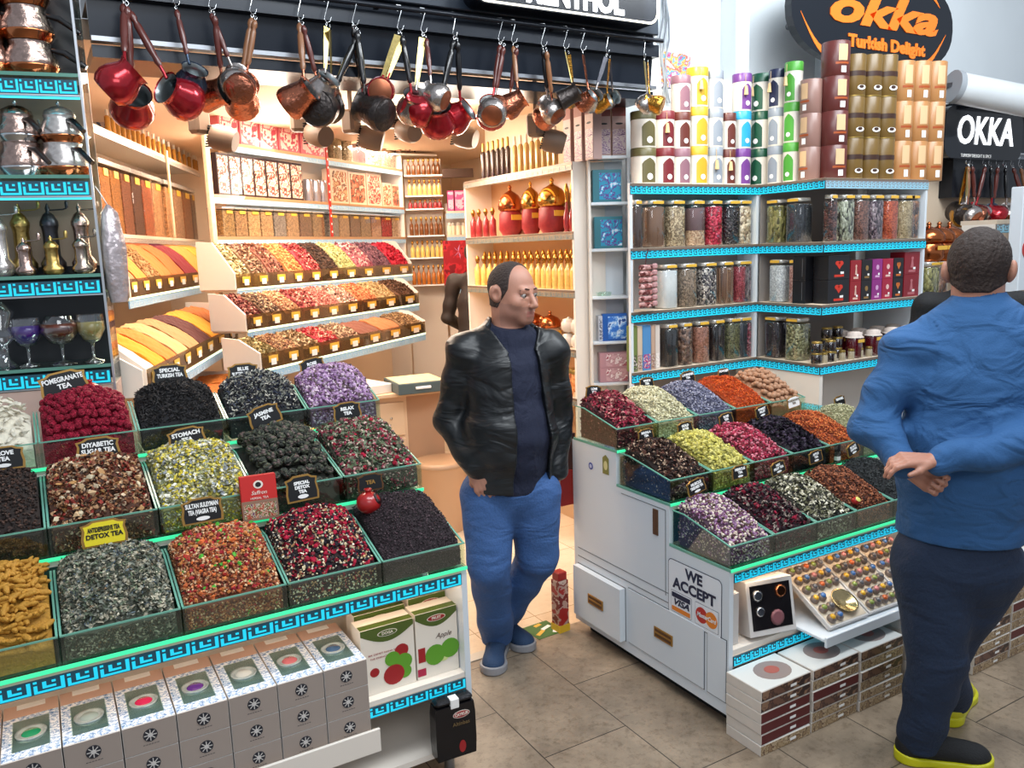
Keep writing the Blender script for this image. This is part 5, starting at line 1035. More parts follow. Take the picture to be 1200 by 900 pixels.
def tbox(W, a, b, z, h, c, pr, label, group, depth=.08, off=-.03, y=220):
    s0 = max(W.s_z(a, y, off)[0], .022); s1 = min(W.s_z(b, y, off)[0], W.L - .022); w = (s1 - s0) / 2 * .97
    t = thing('tea_carton', label, 'box', tuple(W.at((s0 + s1) / 2, off, z + .0006)), W.rz, group); m = MB(); m.rbox((-w, 0, 0), (w, depth, h), mat('tc_' + c[1:], c, .4), .001); m.build('carton', t); m = MB(); m.box((-w * .86, -.0008, h * .06), (w * .86, -.0001, h * .94), pr); m.build('printed_face', t)
PHO = print_mat('photo_print', ['#c9a592', '#e4cfc0', '#7c3c34', '#d8b8a4', '#5a2c28'], 14.)
for i in range(7): tbox(W2, 256 + i * 14.2, 256 + (i + 1) * 14.2, z2[1], ztall * .95, '#2a1a1c', PHO, 'dark edged photo printed tea carton in the row of seven, %s from the left' % ['first', 'second', 'third', 'fourth', 'fifth', 'sixth', 'seventh'][i], 'dark edged tea cartons')
MUG = mat('tumbler_steel', '#b8b0b4', .2, .7)
for i, px in enumerate((362, 371, 379)):
    s = W2.s_z(px, 220, -.06)[0]; t = thing('tumbler', 'steel tumbler with handle beside the photo cartons, %s of three' % ['left', 'middle', 'right'][i], 'cup', tuple(W2.at(s, -.07, z2[1] + .0006)), W2.rz); m = MB(); m.lathe([(.032, 0), (.036, .05), (.036, .15), (.03, .165)], MUG, 14); m.build('cup_body', t); m = MB(); m.tube([(.034, 0, .12), (.058, 0, .11), (.058, 0, .06), (.034, 0, .05)], .005, MUG, 6); m.build('handle', t)
for i in range(5): tbox(W2, (388, 409, 430, 448, 459)[i], (408, 429, 447, 458, 471)[i], z2[1], ztall * (.95, .92, .95, .72, .7)[i], '#d9b8a0', print_mat('pack_print%d' % (i % 3), [['#b8946c', '#8a4a34', '#d8c0a4', '#6c4a3c'], ['#9c8468', '#b05a40', '#5c4438', '#cbb090'], ['#c03a30', '#d8a890', '#8a2c2c', '#e0c8b0']][i % 3], 18.), ['windowed dried fruit pack with tan print', 'windowed pack with brown print', 'windowed pack with dark print', 'small red arch printed pack', 'small red lidded pack'][i] + ' on the upper right shelf of the back wall', 'gift packs on the back wall')
zt = z2[0]; PNKP = print_mat('pink_palace', ['#e0b8b4', '#c85a68', '#e8d0c4', '#b03a50', '#d89a90'], 9.)
for i in range(5): tbox(W2, (258, 282, 305, 327, 352)[i], (281, 304, 326, 351, 381)[i], z2[0], .26, '#c9606c', PNKP, 'pink arch printed delight box on the top left shelf, %s from the left' % ['first', 'second', 'third', 'fourth', 'fifth'][i], 'pink delight boxes', y=170)
for i, px in enumerate((392, 404, 420, 436, 447, 458)):
    j = jar_proto(.055 if i < 3 else .045, .22, CT[['tan', 'beige', 'mauve', 'cashew', 'oat', 'greybrown'][i]]); s = W2.s_z(px, 180, -.07)[0]; j.location = W2.at(s, -.075, z2[0] + .0006); j.rotation_euler = (0, 0, W2.rz); tag(j, 'glass jar of %s on the top right shelf of the back wall' % ['tan grains', 'beige seeds', 'mauve powder', 'pale nuts', 'oat flakes', 'grey brown grains'][i], 'jar', 'top jars of the back wall')
# sloping trays
TRM = glass('tray_clear', (.85, .76, .6), .15, op=.35, edge=C('#5c4a34'))
def slope_trays(t, W, off0, off1, zf, zb, spec, name, group, pxr, seed, fh=.075, cnt=420, sizes=.018):
    """trays whose front edge stands off0 out from the wall plane; pxr = list of column limits at the front edge"""
    s_all = [W.s_z(px, yy, off0)[0] for px, yy in pxr]; D = off0 - off1
    m = MB(); a, b = s_all[0], s_all[-1]; m.box((a, -off0 - .004, zf - fh - .012), (b, -off0 + .0, zf + .0), TRM); m.box((a, -off0 - .006, zf - fh - .018), (b, -off0 - .0045, zf - fh - .006), mat('tray_glow_edge', '#f2ffe0', .4, emit='#e8ffd0', estr=1.0)); m.build('tray_front', t)
    for xx in (a - .012, b + .002): g = MB(); g.prism([(-off0, zf - fh - .013), (-off1, zf - fh - .013), (-off1, zb + .01), (-off1 - D * .45, zb + .0), (-off0, zf + .004)], xx, xx + .010, WHITE2, 'x'); g.build('end_panel', t)
    m = MB(); m.box((a, -off0 + .001, zf - fh - .025), (b, -off1, zf - fh - .014), WOODW); greek(m, a, b, zf - fh - .062, zf - fh - .022, -off0 - .004, 30, BAND2K, BAND2); m.build('tray_board', t)
    for i, sp_ in enumerate(spec):
        s0, s1 = s_all[i], s_all[i + 1]; nm, cols, kind, lab = sp_; hx = (s1 - s0) / 2
        loc = W.at((s0 + s1) / 2, off0 - .004, zf - fh - .012)
        base = mat('bd_' + nm, cols[0], .9); lay = [(kind, mixmat('sm_' + nm, cols, .75), sizes * (1 if kind != 'needle' else 1.5), cnt, .8, (1, 1, 1))] if kind else []
        heap(-hx, hx, 0, D, 0, fh * .95 + .0, zb - zf + fh, .008, nm, lab, 'spice' if not kind else 'herbal tea', base, lay, seed=i + seed, loc=tuple(loc), rz=W.rz, group=group)
        g = MB(); g.rbox((s0 + hx * .6, -off0 - .0075, zf - .055), (s0 + hx * 1.5, -off0 - .0062, zf - .018), YTAG, .0004); g.rbox((s0 + hx * .8, -off0 - .0095, zf - .07), (s0 + hx * 1.3, -off0 - .0078, zf - .035), PAPER, .0004); g.build('price_tag', t)
def hcol(*c): return list(c)
S_ = [('cream_herbs', hcol('#a8966c', '#c9bc90', '#8a7048', '#dcd2ac'), 'flake', 'cream and straw herb mix in the upper row, far left'), ('pink_straw_tea', hcol('#8a6a50', '#b8826c', '#c9a888', '#5c3c30'), 'flake', 'brown and pink herb mix in the upper row, second'), ('rosy_tea', hcol('#8c5444', '#a87058', '#c49a7c', '#6a3c34'), 'flake', 'rosy brown tea mix in the upper row'), ('apricot_bits', hcol('#c07c48', '#d89a5c', '#a8663a'), 'nugget', 'apricot coloured bits in the upper row'), ('red_tea', hcol('#a0343c', '#c05a54', '#7c2028', '#d89a88'), 'flake', 'crimson and pink tea mix in the upper row'), ('brown_seed_tea', hcol('#3c281c', '#54382a', '#2c1c14'), 'nugget', 'dark brown seeds in the upper row'), ('pale_green_tea', hcol('#a8a46c', '#c9c490', '#8c8850'), 'nugget', 'pale green grains in the upper row'), ('pink_rose_mix', hcol('#a86068', '#c99a94', '#8a3c4c', '#dcc4b8'), 'flake', 'pink rose mix in the upper row'), ('mauve_tea', hcol('#6c4450', '#8c6068', '#4c2c38'), 'nugget', 'mauve tea in the upper row'), ('scarlet_petals', hcol('#b0142c', '#c82440', '#8a0c20'), 'flake', 'scarlet petals at the right end of the upper row')]
zt1 = W2.s_z(300, 319, .38)[1]; zbk = lambda y, px=390: W2.s_z(px, y, .06)[1]
def pxl(xa, ya, xb, yb, n): return [(xa + (xb - xa) * i / n, ya + (yb - ya) * i / n) for i in range(n + 1)]
slope_trays(TW2, W2, .30, .03, W2.s_z(380, 315, .30)[1], W2.s_z(380, 284, .03)[1], S_, '', 'teas in the upper sloping trays', pxl(276, 319, 482, 307, 10), 0, .08)
S2 = [('maroon_mix', hcol('#6c2c2c', '#8c4840', '#b88470'), 'flake', 'maroon tea mix in the middle row, far left'), ('seed_bud_mix', hcol('#6a4c38', '#8c6c50', '#b89c78', '#4c3428'), 'nugget', 'brown bud mix in the middle row, second'), ('fruit_bits', hcol('#8a5a40', '#a87850', '#c8a078'), 'nugget', 'brown fruit bits in the middle row'), ('rose_hip_mix', hcol('#8c3438', '#b86458', '#d0a088'), 'flake', 'red rosehip mix in the middle row'), ('coral_mix', hcol('#b0685a', '#c88a78', '#8c4840'), 'nugget', 'coral tea mix in the middle row'), ('blossom_mix', hcol('#a87c6c', '#ccb098', '#8a5a50', '#d8c8ac'), 'flake', 'pale blossom mix in the middle row'), ('orange_bits', hcol('#b86a44', '#cc8a5c', '#94502e'), 'nugget', 'orange brown bits in the middle row'), ('tan_seeds', hcol('#a8885c', '#bfa378', '#84683e'), 'nugget', 'tan seeds in the middle row'), ('brown_bark', hcol('#5c3c28', '#74503a', '#402818'), 'flake', 'brown bark at the right end of the middle row')]
slope_trays(TW2, W2, .52, .27, W2.s_z(390, 356, .52)[1], W2.s_z(390, 333, .29)[1], S2, '', 'teas in the middle sloping trays', pxl(288, 364, 490, 344, 9), 20, .08)
S3 = [('hay_mix', hcol('#a08a58', '#c0ac7c', '#806a40'), 'flake', 'hay coloured mix in the lower row, far left'), ('nutty_mix', hcol('#8c6040', '#b08a60', '#6a4430'), 'nugget', 'brown nutty mix in the lower row'), ('meadow_mix', hcol('#a0805c', '#c4a880', '#7c5c3c'), 'flake', 'meadow herb mix in the lower row'), ('ruby_mix', hcol('#a01c2c', '#c04844', '#d8a48c'), 'flake', 'ruby red mix in the lower row'), ('chip_mix', hcol('#8a6a50', '#bca080', '#6c4c3a'), 'nugget', 'chip mix in the lower row'), ('plum_powder', hcol('#6a3c2c', '#7c4c38'), None, 'plum brown powder in the lower row'), ('rust_powder', hcol('#a86038', '#b87040'), None, 'rust coloured powder in the lower row'), ('grain_mix', hcol('#7c5c3c', '#a08058', '#5c4028'), 'nugget', 'grain mix at the right end of the lower row')]
slope_trays(TW2, W2, .74, .49, W2.s_z(390, 398, .74)[1], W2.s_z(390, 377, .51)[1], S3, '', 'teas in the lower sloping trays', pxl(306, 415, 498, 385, 8), 40, .08)
# the spice wall on the left
z1 = [W1.s_z(*q)[1] for q in ((243, 205), (128, 273))]
t = thing('spice_powder_shelf', 'tall spice wall on the left with bins above bright sloping powders', 'shelf', tuple(W1.at(0)), W1.rz)
m = MB(); m.box((-.12, .34, 0), (W1.L, .36, 2.62), WALLC); m.build('back_panel', t)
for z in z1:
    m = MB(); m.box((-.12, .001, z - .02), (W1.L, .339, z), WOODW); greek(m, -.12, W1.L, z - .05, z - .0205, -.003, 40, mat('silver_key', '#cfc6ba', .3, .3), mat('silver_band', '#a89c90', .3, .5)); m.build('shelf_board', t)
    m = MB(); m.box((0, .02, z - .03), (W1.L - .1, .035, z - .0202), WLED); m.build('light_strip', t)
for px in (193, 246):
    s = W1.s_z(px, 180)[0]; m = MB(); m.rbox((s - .015, -.02, z1[1]), (s + .015, -.0055, 2.55), mat('carved_cream', '#d8bc9c', .5, noise=.3, nscale=40), .003); m.build('upright', t)
hb1 = z1[0] - z1[1] - .05
OC = ['#6a4838', '#8a6a3a', '#b8743a', '#b0702e', '#8c4c2c', '#5c3424', '#a8542c', '#c08a5c', '#b88a68', '#94562e']
bins(W1, 121, 192, 6, z1[1], hb1 * .80, 'on the left spice wall, nearer part', 2, -.05, OC, 240); bins(W1, 195, 244, 5, z1[1], hb1 * .80, 'on the left spice wall, farther part', 7, -.05, OC, 240)
row(bottle(.018, .15, mat('amber_small', '#c08a40', .2, coat=.5), mat('white_cap', ''), 1), W1, 126, 240, 20, z1[0], -.06, 'white capped amber bottle on the upper shelf of the spice wall', 'small amber bottles', y=170, smin=-.2)
s0 = W1.s_z(122, 120)[0]
for i in range(7):
    a, b = W1.s_z(123 + i * 10, 130, -.2)[0], W1.s_z(133 + i * 10, 130, -.2)[0]; t2 = thing('book', ['white', 'red', 'yellow lettered', 'violet', 'cream', 'tan', 'brown'][i] + ' spined tall booklet standing at the top of the left spice wall', 'book', tuple(W1.at((a + b) / 2, -.2, z1[0] + .0006)), W1.rz, 'booklets on the spice wall'); w = abs(b - a) / 2 * .95
    m = MB(); m.rbox((-w, 0, 0), (w, .1, .30 - .01 * i), print_mat('bk%d' % i, [['#d8ccc8', '#5c6c8c', '#e4dcd4'], ['#c02818', '#e8c89c', '#a81c14'], ['#d8a848', '#a8341c', '#e8c878'], ['#7c4a8c', '#d8c4c4', '#4c5a6c'], ['#c8b090', '#8a6a4c', '#d8c4a4'], ['#a87c50', '#c49a68', '#84603c'], ['#6c4c34', '#8c6a48', '#503424']][i], 22.), .002); m.build('cover', t2); m = MB(); m.box((-w * .8, -.0008, .06), (w * .8, -.0001, .1), PAPER); m.build('title_band', t2)
P1 = [('spice_powder', c, l) for c, l in (('#a8784c', 'tan'), ('#d87a2c', 'orange'), ('#9c7448', 'chopped brown'), ('#cc6c2c', 'burnt orange'), ('#c8662a', 'deep orange'), ('#7c1c24', 'dark crimson'), ('#d8883c', 'amber'), ('#d89a38', 'golden'))]
P2 = [('spice_powder', c, l) for c, l in (('#ddd0bc', 'white'), ('#e0951c', 'bright yellow'), ('#c8692a', 'orange'), ('#c89a64', 'sand'), ('#c08c58', 'tan'), ('#4a201c', 'dark plum'), ('#d88a28', 'golden orange'), ('#b86830', 'rust'))]
P3 = [('spice_powder', c, l) for c, l in (('#d8c8b0', 'pale'), ('#d86c28', 'orange'), ('#c84c1c', 'red orange'), ('#d88030', 'amber'), ('#cc6424', 'burnt'), ('#d47c34', 'light orange'))]
def powders(P, row_): return [(('%s_%s' % (l.replace(' ', '_'), n)), [c, c], ('nugget' if 'chopped' in l else None), '%s spice powder band in the %s row of the left spice wall' % (l, row_)) for n, c, l in P]
slope_trays(t, W1, .20, -.10, W1.s_z(200, 322, .20)[1], W1.s_z(200, 285, -.10)[1], powders(P1, 'upper'), '', 'upper row spice powders', pxl(149, 340, 263, 318, 8), 60, .09)
slope_trays(t, W1, .50, .18, W1.s_z(230, 404, .50)[1], W1.s_z(232, 352, .18)[1], powders(P2, 'middle'), '', 'middle row spice powders', pxl(172, 437, 277, 377, 8), 70, .09)
slope_trays(t, W1, .62, .32, W1.s_z(260, 455, .62)[1], W1.s_z(262, 415, .32)[1], powders(P3, 'lower'), '', 'lower row spice powders', pxl(205, 500, 287, 432, 6), 80, .09)
# little perfume shelves deep in the shop
W4 = Wall((3.0, 7.0), tuple(np.array([3.0, 7.0]) + camd(80) * .0 + np.array([.0, 0.]))) if 0 else None
d4 = camd(82); q0 = hit(477, 270, np.array([2.75, 7.0]), d4); q1 = hit(521, 270, np.array([2.75, 7.0]), d4); q2 = hit(549, 270, np.array([2.75, 7.0]), d4)
W4 = Wall(q0, q1); W5 = Wall(q1 + d4 * .02, q2)
z4 = [W4.s_z(490, y)[1] for y in (205, 229, 244.5, 276, 302, 334)]
t = thing('oil_rack', 'small rack of scented oil bottles deep inside the shop', 'shelf', tuple(W4.at(0)), W4.rz); m = MB(); m.box((0, .16, 0), (W4.L, .17, 2.6), WHITE2); m.build('back_panel', t)
for z in z4: m = MB(); m.box((0, 0, z - .012), (W4.L, .16, z), WOODW); m.box((0, -.002, z - .012), (W4.L, -.0003, z), PAPER); m.build('shelf_board', t)
for i, z in enumerate(z4): row(bottle(.0185, (.15, .145, .085, .17, .155, .18)[i], [AMBD, AMB, mat('rose_oil', ''), AMBD, AMB, mat('orange_oil', '#b86a24', .15, coat=.5)][i], GOLD, 0), W4, 479, 520, 7, z, -.05, 'little %s oil bottle, %s shelf of the small rack' % (['brown', 'amber', 'rose', 'dark', 'yellow', 'orange'][i], ['top', 'second', 'third', 'fourth', 'fifth', 'bottom'][i]), 'oil bottles on the small rack', y=260)
z5 = [W5.s_z(535, y)[1] for y in (247, 275, 335)]
t = thing('gift_shelf', 'short shelf with pink packets right of the small oil rack', 'shelf', tuple(W5.at(0)), W5.rz); m = MB(); m.box((0, .16, 0), (W5.L, .17, 2.2), WHITE2); m.build('back_panel', t)
for z in z5: m = MB(); m.box((0, 0, z - .02), (W5.L, .16, z), WOODW); greek(m, 0, W5.L, z - .07, z - .0205, -.003, 6, BAND2K, BAND2); m.build('shelf_board', t)
for i in range(2): tbox(W5, 521 + i * 12, 532 + i * 13, z5[0], .18, '#c8407c', print_mat('pink_pk', ['#d8588c', '#e8b8c8', '#c03070'], 12.), ['white and pink', 'hot pink'][i] + ' packet on the short shelf', 'pink packets', off=-.03, y=240)
row(bottle(.03, .11, mat('cream_pot', '#e0c8a8', .4), mat('white_cap', ''), 1), W5, 521, 546, 4, z5[1], -.05, 'cream coloured pot on the short shelf', 'cream pots', y=260)
P = W5.s_z(534, 308, .03); t = thing('poster', 'red saffron poster with a lilac crocus beside the small oil rack', 'poster', tuple(W5.at(P[0], .03, P[1])), W5.rz); m = MB(); m.box((-.11, 0, -.2), (.11, .006, .2), print_mat('saffron_print', ['#a01420', '#a01420', '#c02430', '#7a0c18'], 10.)); m.build('print', t); m = MB()
for k in range(5): m.prism([(.03 + .02 * math.cos(k * 1.25) - .012 * math.sin(k * 1.25), .1 + .03 * math.sin(k * 1.25)), (.03 + .05 * math.cos(k * 1.25), .1 + .07 * math.sin(k * 1.25)), (.03, .1)], -.0012, -.0006, mat('crocus_lilac', '#b888b8', .5), 'y')
m.build('crocus', t); text('lettering', 'Saffron', PAPER, t, (.02, -.0015, -.13), .035)
# wall above: air unit and dried flowers
P = W5.s_z(537, 202, .05); t = thing('air_vent', 'dark air vent slot on the back wall high above the pink packets', 'vent', tuple(W5.at(P[0], .0, P[1])), W5.rz); m = MB(); m.rbox((-.14, 0, -.04), (.14, .03, .04), mat('vent_dark', '#4a3428', .5), .003); m.build('vent_slot', t)
P = hit(500, 190, np.array([2.6, 6.4]), camd(75)); zz = float(onpl(495, 190, (*np.array([camd(75)[1], -camd(75)[0]]), 0), np.array([camd(75)[1], -camd(75)[0]]) @ np.array([2.6, 6.4]))[2])
t = thing('dried_flowers', 'bunch of dark dried flowers lying on the small oil rack', 'flowers', (float(q0[0]) + .05, float(q0[1]) + .0, z4[0] + .30)); m = MB()
for i in range(16): a = rnd.uniform(-.12, .12); m.tube([(.32, rnd.uniform(-.03, .03), a * .4 - .02), (.08, a * .4, a * .6)], .004, mat('dry_stem', '#6c4a34', .8), 5)
m.build('stems', t); m = MB(); scatter(m, np.stack([NR.uniform(-.12, .08, 130), NR.uniform(-.08, .08, 130), NR.uniform(-.09, .09, 130)], 1), 'bud', .035, mixmat('dry_bloom', ['#5c2c38', '#3c2028', '#8c5c5c', '#b89a84'])); m.build('blooms', t)
m = MB(); m.box((-.15, .0, -.125), (.28, .12, -.11), WHITE2); m.build('ledge', t)
# cashier desk in the passage
t = thing('cash_desk', 'cream desk with small drawers at the end of the passage', 'desk', (1.95, 4.85, 0), math.radians(-8)); DC = mat('desk_cream', '#d9b794', .4)
m = MB(); m.box((-.55, .0, .0), (.05, .5, .86), DC); m.build('cabinet', t)
for i in range(3): d = MB(); d.rbox((-.5 + .0, -.014, .12 + i * .24), (.03, -.0005, .34 + i * .24), DC, .003); dd_ = d.build('drawer', t); k_ = MB(); k_.lathe([(.006, 0), (.009, .012), (.002, .016)], CHROME, 8, M=TR((.0 - .06, -.0145, .24 + i * .24), rx=math.pi / 2)); k_.build('knob', dd_)
m = MB(); m.rbox((-.6, -.06, .8605), (.32, .52, .885), DC, .003); m.build('desk_top', t)
m = MB(); m.box((.05, .02, 0), (.30, .5, .86), mat('desk_inner', '#b48c6c', .5)); m.build('side_box', t)
t = thing('tea_sampler_box', 'clear display box of pink and white sweets on the cream desk', 'box', (1.62, 4.98, .886), .2); m = MB(); m.rbox((-.26, -.18, 0), (.26, .18, .06), WHITE2, .004); m.build('carton', t); m = MB(); m.box((-.2, -.14, .0605), (.0, .14, .065), mat('sweets_pink', '#c8848a', .5, noise=.4, nscale=80)); m.box((.02, -.14, .0605), (.2, .14, .065), mat('sweets_cream', '#e4d8c4', .5, noise=.2, nscale=60)); m.build('sweets', t)
t = thing('cash_tray', 'grey open cash drawer on the cream desk', 'drawer', (2.07, 4.83, .886), -.1); m = MB(); m.rbox((-.16, -.14, 0), (.16, .2, .07), mat('drawer_grey', '#4c5a5c', .4), .004); m.build('box', t); m = MB(); m.rbox((-.05, -.155, .03), (.05, -.1405, .045), PAPER, .002); m.build('handle', t); m = MB(); m.box((-.15, -.13, .0705), (.15, .19, .072), mat('notes', '#d0c090', .6, noise=.3, nscale=20)); m.build('notes', t)
t = thing('bin', 'beige waste bin under the desk end behind the man', 'bin', (2.12, 4.62, 0)); m = MB(); m.lathe([(.14, 0), (.17, .42), (.175, .43)], mat('bin_beige', '#c09a78', .5), 20); m.build('bin_body', t); m = MB(); m.lathe([(.178, .4305), (.178, .45), (.15, .46)], mat('bin_rim', '#a88464', .5), 20); m.build('rim', t)
# ================================================================ copper ware cabinet at the left edge
dL = camd(69.94); pr_ = np.array([.222, 3.345]); WC = Wall(tuple(pr_ - dL * .85), tuple(pr_))
zk = [1.77 + .9 * (z - 1.77) for z in (2.498, 2.115, 1.727, 1.359)]
t = thing('copperware_cabinet', 'glass shelved cabinet with teal key bands at the left edge of the photo', 'cabinet', tuple(WC.at(0)), WC.rz); L = WC.L; CD_ = .22
SG = mat('glass_shelf_edge', '#5c8f80', .15); CH = mat('cabinet_frame', '#b8bcc2', .3, .6)
m = MB(); m.box((L - .004, 0, .3), (L, CD_, 2.72), GLASS); m.box((L - .006, -.004, .3), (L + .002, .006, 2.72), CH); m.build('side_glass', t)
m = MB(); m.box((0, CD_, 1.76), (L, CD_ + .01, 2.40), mat('cab_back_beige', '#a8917e', .4)); m.box((0, CD_, .3), (L, CD_ + .01, 1.76), mat('cab_back_dark', '#15181d', .3)); m.box((0, CD_, 2.40), (L, CD_ + .01, 2.75), mat('cab_back_dark', '')); m.build('back_panel', t)
for i, z in enumerate(zk):
    m = MB(); m.box((0, .001, z - .012), (L - .0065, CD_ - .001, z), glass('shelf_glass', (.8, .95, .9), .2)); m.box((0, -.002, z - .012), (L - .006, .0009, z), SG)
    greek(m, -.004, L - .012, z - .072, z - .022, -.003, 12 if i else 14); m.box((0, -.003, z - .078), (L - .006, .003, z - .0725), CH); m.build('shelf', t)
    if i < 2: m = MB(); m.box((0, .006, z - .125 + .04), (L - .01, .016, z - .079), TEALGLOW); m.build('light_strip', t)
m = MB(); m.box((0, -.0, .2), (L, CD_ - .001, zk[3] - .08), mat('cab_base_pink', '#c9aca0', .5)); m.build('base_panel', t)
SILV = mat('engraved_silver', '#b39a90', .22, 1., noise=.45, nscale=55, bump=.3); WHP = mat('patterned_silver', '#cfc8c4', .25, .75, noise=.5, nscale=70); COPS = mat('polished_copper', '#c47a50', .16, 1., noise=.15, nscale=20); DWOOD = mat('dark_handle', '#2c1c18', .35, coat=.4); BLKH = mat('black_handle', '#0e0e11', .25, coat=.5)
def kettle(t, m_, base, z, R, H, handle=True, lid=False, name='pot'):
    k = MB(); k.lathe([(R * .82, z), (R, z + H * .25), (R * .98, z + H * .5), (R * .74, z + H * .88), (R * .78, z + H)], m_, 20); k.build(name + '_body', t)
    k = MB(); k.lathe([(R * .84, z - .001), (R * 1.02, z + H * .22), (R * 1.03, z + H * .27), (R * 1.01, z + H * .28)], base, 20); k.build('copper_base', t)
    if handle:
        a = -.15; k = MB(); k.tube([(R * .8, -.01, z + H * .8), (R * 1.25, -.012, z + H * .72), (R * 2.0, -.016, z + H * .30)], [.008, .012, .009], BLKH if base is COPS else DWOOD, 8); k.build('handle', t)
        k = MB(); k.tube([(-R * .9, -.005, z + H * .4), (-R * 1.3, -.01, z + H * .7), (-R * 1.45, -.012, z + H * .95)], [.011, .007, .005], m_, 8); k.build('spout', t)
    if lid: k = MB(); k.lathe([(R * .78, z + H), (R * .7, z + H * 1.18), (R * .35, z + H * 1.33), (.004, z + H * 1.37)], m_, 18); k.lathe([(.004, 0), (.009, .008), (.003, .018)], CHROME, 8, (0, 0, z + H * 1.37)); k.build('lid', t)
def put(px, yb, off, z, W=WC): s = W.s_z(px, yb, off)[0]; return tuple(W.at(s, off, z))
for i, (px, n, lab) in enumerate(((37, 4, 'stack of copper based engraved pots with black handles on the cabinet top'), (-16, 4, 'second stack of copper pots cut off by the left photo edge'))):
    t = thing('pot_stack', lab, 'pots', put(px, 75, -.09, zk[0] + .0006), WC.rz)
    for k in range(n): kettle(t, SILV, COPS, .002 + k * .115, .088 - .004 * k, .112)
for i, (px, mt, bs, lab) in enumerate(((27, SILV, CHROME, 'double silver teapot with dark handles on the second cabinet shelf'), (77, WHP, COPS, 'double teapot with white engraving and copper foot, right end of the second shelf'))):
    t = thing('double_teapot', lab, 'teapot', put(px, 200, -.10, zk[1] + .0006), WC.rz - .8); kettle(t, mt, bs, .002, .084, .115, name='lower'); kettle(t, mt, bs, .1185, .070, .095, lid=True, name='upper')
def mill(px, off, h, r, m_, lab):
    t = thing('pepper_mill', lab, 'pepper mill', put(px, 315, off, zk[2] + .0006), WC.rz, 'Turkish pepper mills')
    k = MB(); k.lathe([(r * .75, 0), (r * 1.25, h * .06), (r * 1.3, h * .16), (r * .82, h * .26), (r * .78, h * .6), (r * .9, h * .68)], m_, 16); k.build('mill_body', t)
    k = MB(); k.lathe([(r * .95, h * .682), (r * .95, h * .74), (r * .55, h * .84), (r * .2, h * .88), (r * .26, h * .93), (r * .05, h)], m_, 14); k.build('dome', t)
    k = MB(); k.tube([(0, 0, h * .9), (r * 1.6, -.01, h * .91), (r * 2.0, -.01, h * .93)], .003, m_, 6); k.lathe([(.006, 0), (.007, .02), (.003, .026)], m_, 8, (r * 2, -.01, h * .93)); k.build('crank', t)
BRS = mat('engraved_brass', '#b59a5c', .28, 1., noise=.4, nscale=60, bump=.3); GUNM = mat('gunmetal', '#4a4a50', .35, .9, noise=.3, nscale=60)
for a in ((31, -.045, .135, .026, SILV, 'short silver pepper mill in front on the third cabinet shelf'), (63, -.045, .14, .026, BRS, 'short brass pepper mill in front on the third cabinet shelf'), (97, -.045, .145, .027, mat('copper_silver', '#a8988c', .25, 1., noise=.4, nscale=60), 'short rosy silver pepper mill near the right end of the third shelf'),
          (30, -.15, .26, .034, BRS, 'tall brass pepper mill at the back left'), (64, -.15, .26, .033, GUNM, 'tall dark gunmetal pepper mill at the back'), (100, -.15, .26, .033, SILV, 'tall silver pepper mill at the back right'), (3, -.10, .24, .034, WHP, 'tall pale pepper mill cut by the left photo edge')): mill(a[0], -a[1] * 0 + a[1], a[2], a[3], a[4], a[5])
CRY = glass('crystal', (.95, .97, 1), .3, .05)
def goblet(px, r, h, liq, lab, brandy=False):
    t = thing('goblet', lab, 'glass', put(px, 425, -.10, zk[3] + .0006), WC.rz, 'filled glasses'); b = h * .45
    k = MB(); k.lathe([(r * .75, 0), (r * .72, .004), (.006, .012), (.005, b * .6), (.009, b * .9), (r * .6, b), (r, b + (h - b) * .45), (r * (.68 if brandy else .92), h)], CRY, 20, cap=(True, False)); k.build('glass_bowl', t)
    k = MB(); k.lathe([(.004, b + .001), (r * .58, b + .006), (r * .93, b + (h - b) * .45), (r * .9, b + (h - b) * .72), (.001, b + (h - b) * .72)], liq, 20); k.build('drink', t)
goblet(35, .053, .175, mat('violet_tea', '#4a2c8a', .15, coat=.6), 'stemmed glass of violet tea on the lowest cabinet shelf')
goblet(75, .068, .178, mat('dark_flower_tea', '#5a2a1c', .3, noise=.6, nscale=60, coat=.4), 'round bowled glass of dark brown blossom tea', True)
goblet(111, .051, .178, mat('golden_tea', '#a89a5c', .15, coat=.6), 'stemmed glass of pale golden tea at the right end')
t = thing('crystal_stand', 'cut crystal stand at the left photo edge beside the violet glass', 'glass', put(6, 425, -.10, zk[3] + .0006), WC.rz); k = MB(); k.lathe([(.05, 0), (.02, .03), (.018, .08), (.06, .12), (.03, .15), (.05, .2), (.02, .24)], CRY, 14, flute=.08, nf=7); k.build('crystal_body', t)
t = thing('foil_bag', 'crumpled silvery plastic bag hanging at the right side of the copper cabinet', 'bag', (float(onw(133, 300, 3.40)[0]), 3.42, 1.62)); k = MB(); FB = mat('silver_foil_bag', '#b9aeb0', .25, .5, noise=.4, nscale=25, bump=1.)
k.lathe([(.006, .36), (.03, .33), (.045, .2), (.04, .06), (.03, 0)], FB, 10, flute=.2, nf=3); k.build('bag_body', t); k = MB(); k.tube([(0, 0, .36), (-.02, .0, .40), (-.035, .01, .43)], .002, CH, 5); k.build('hook', t)
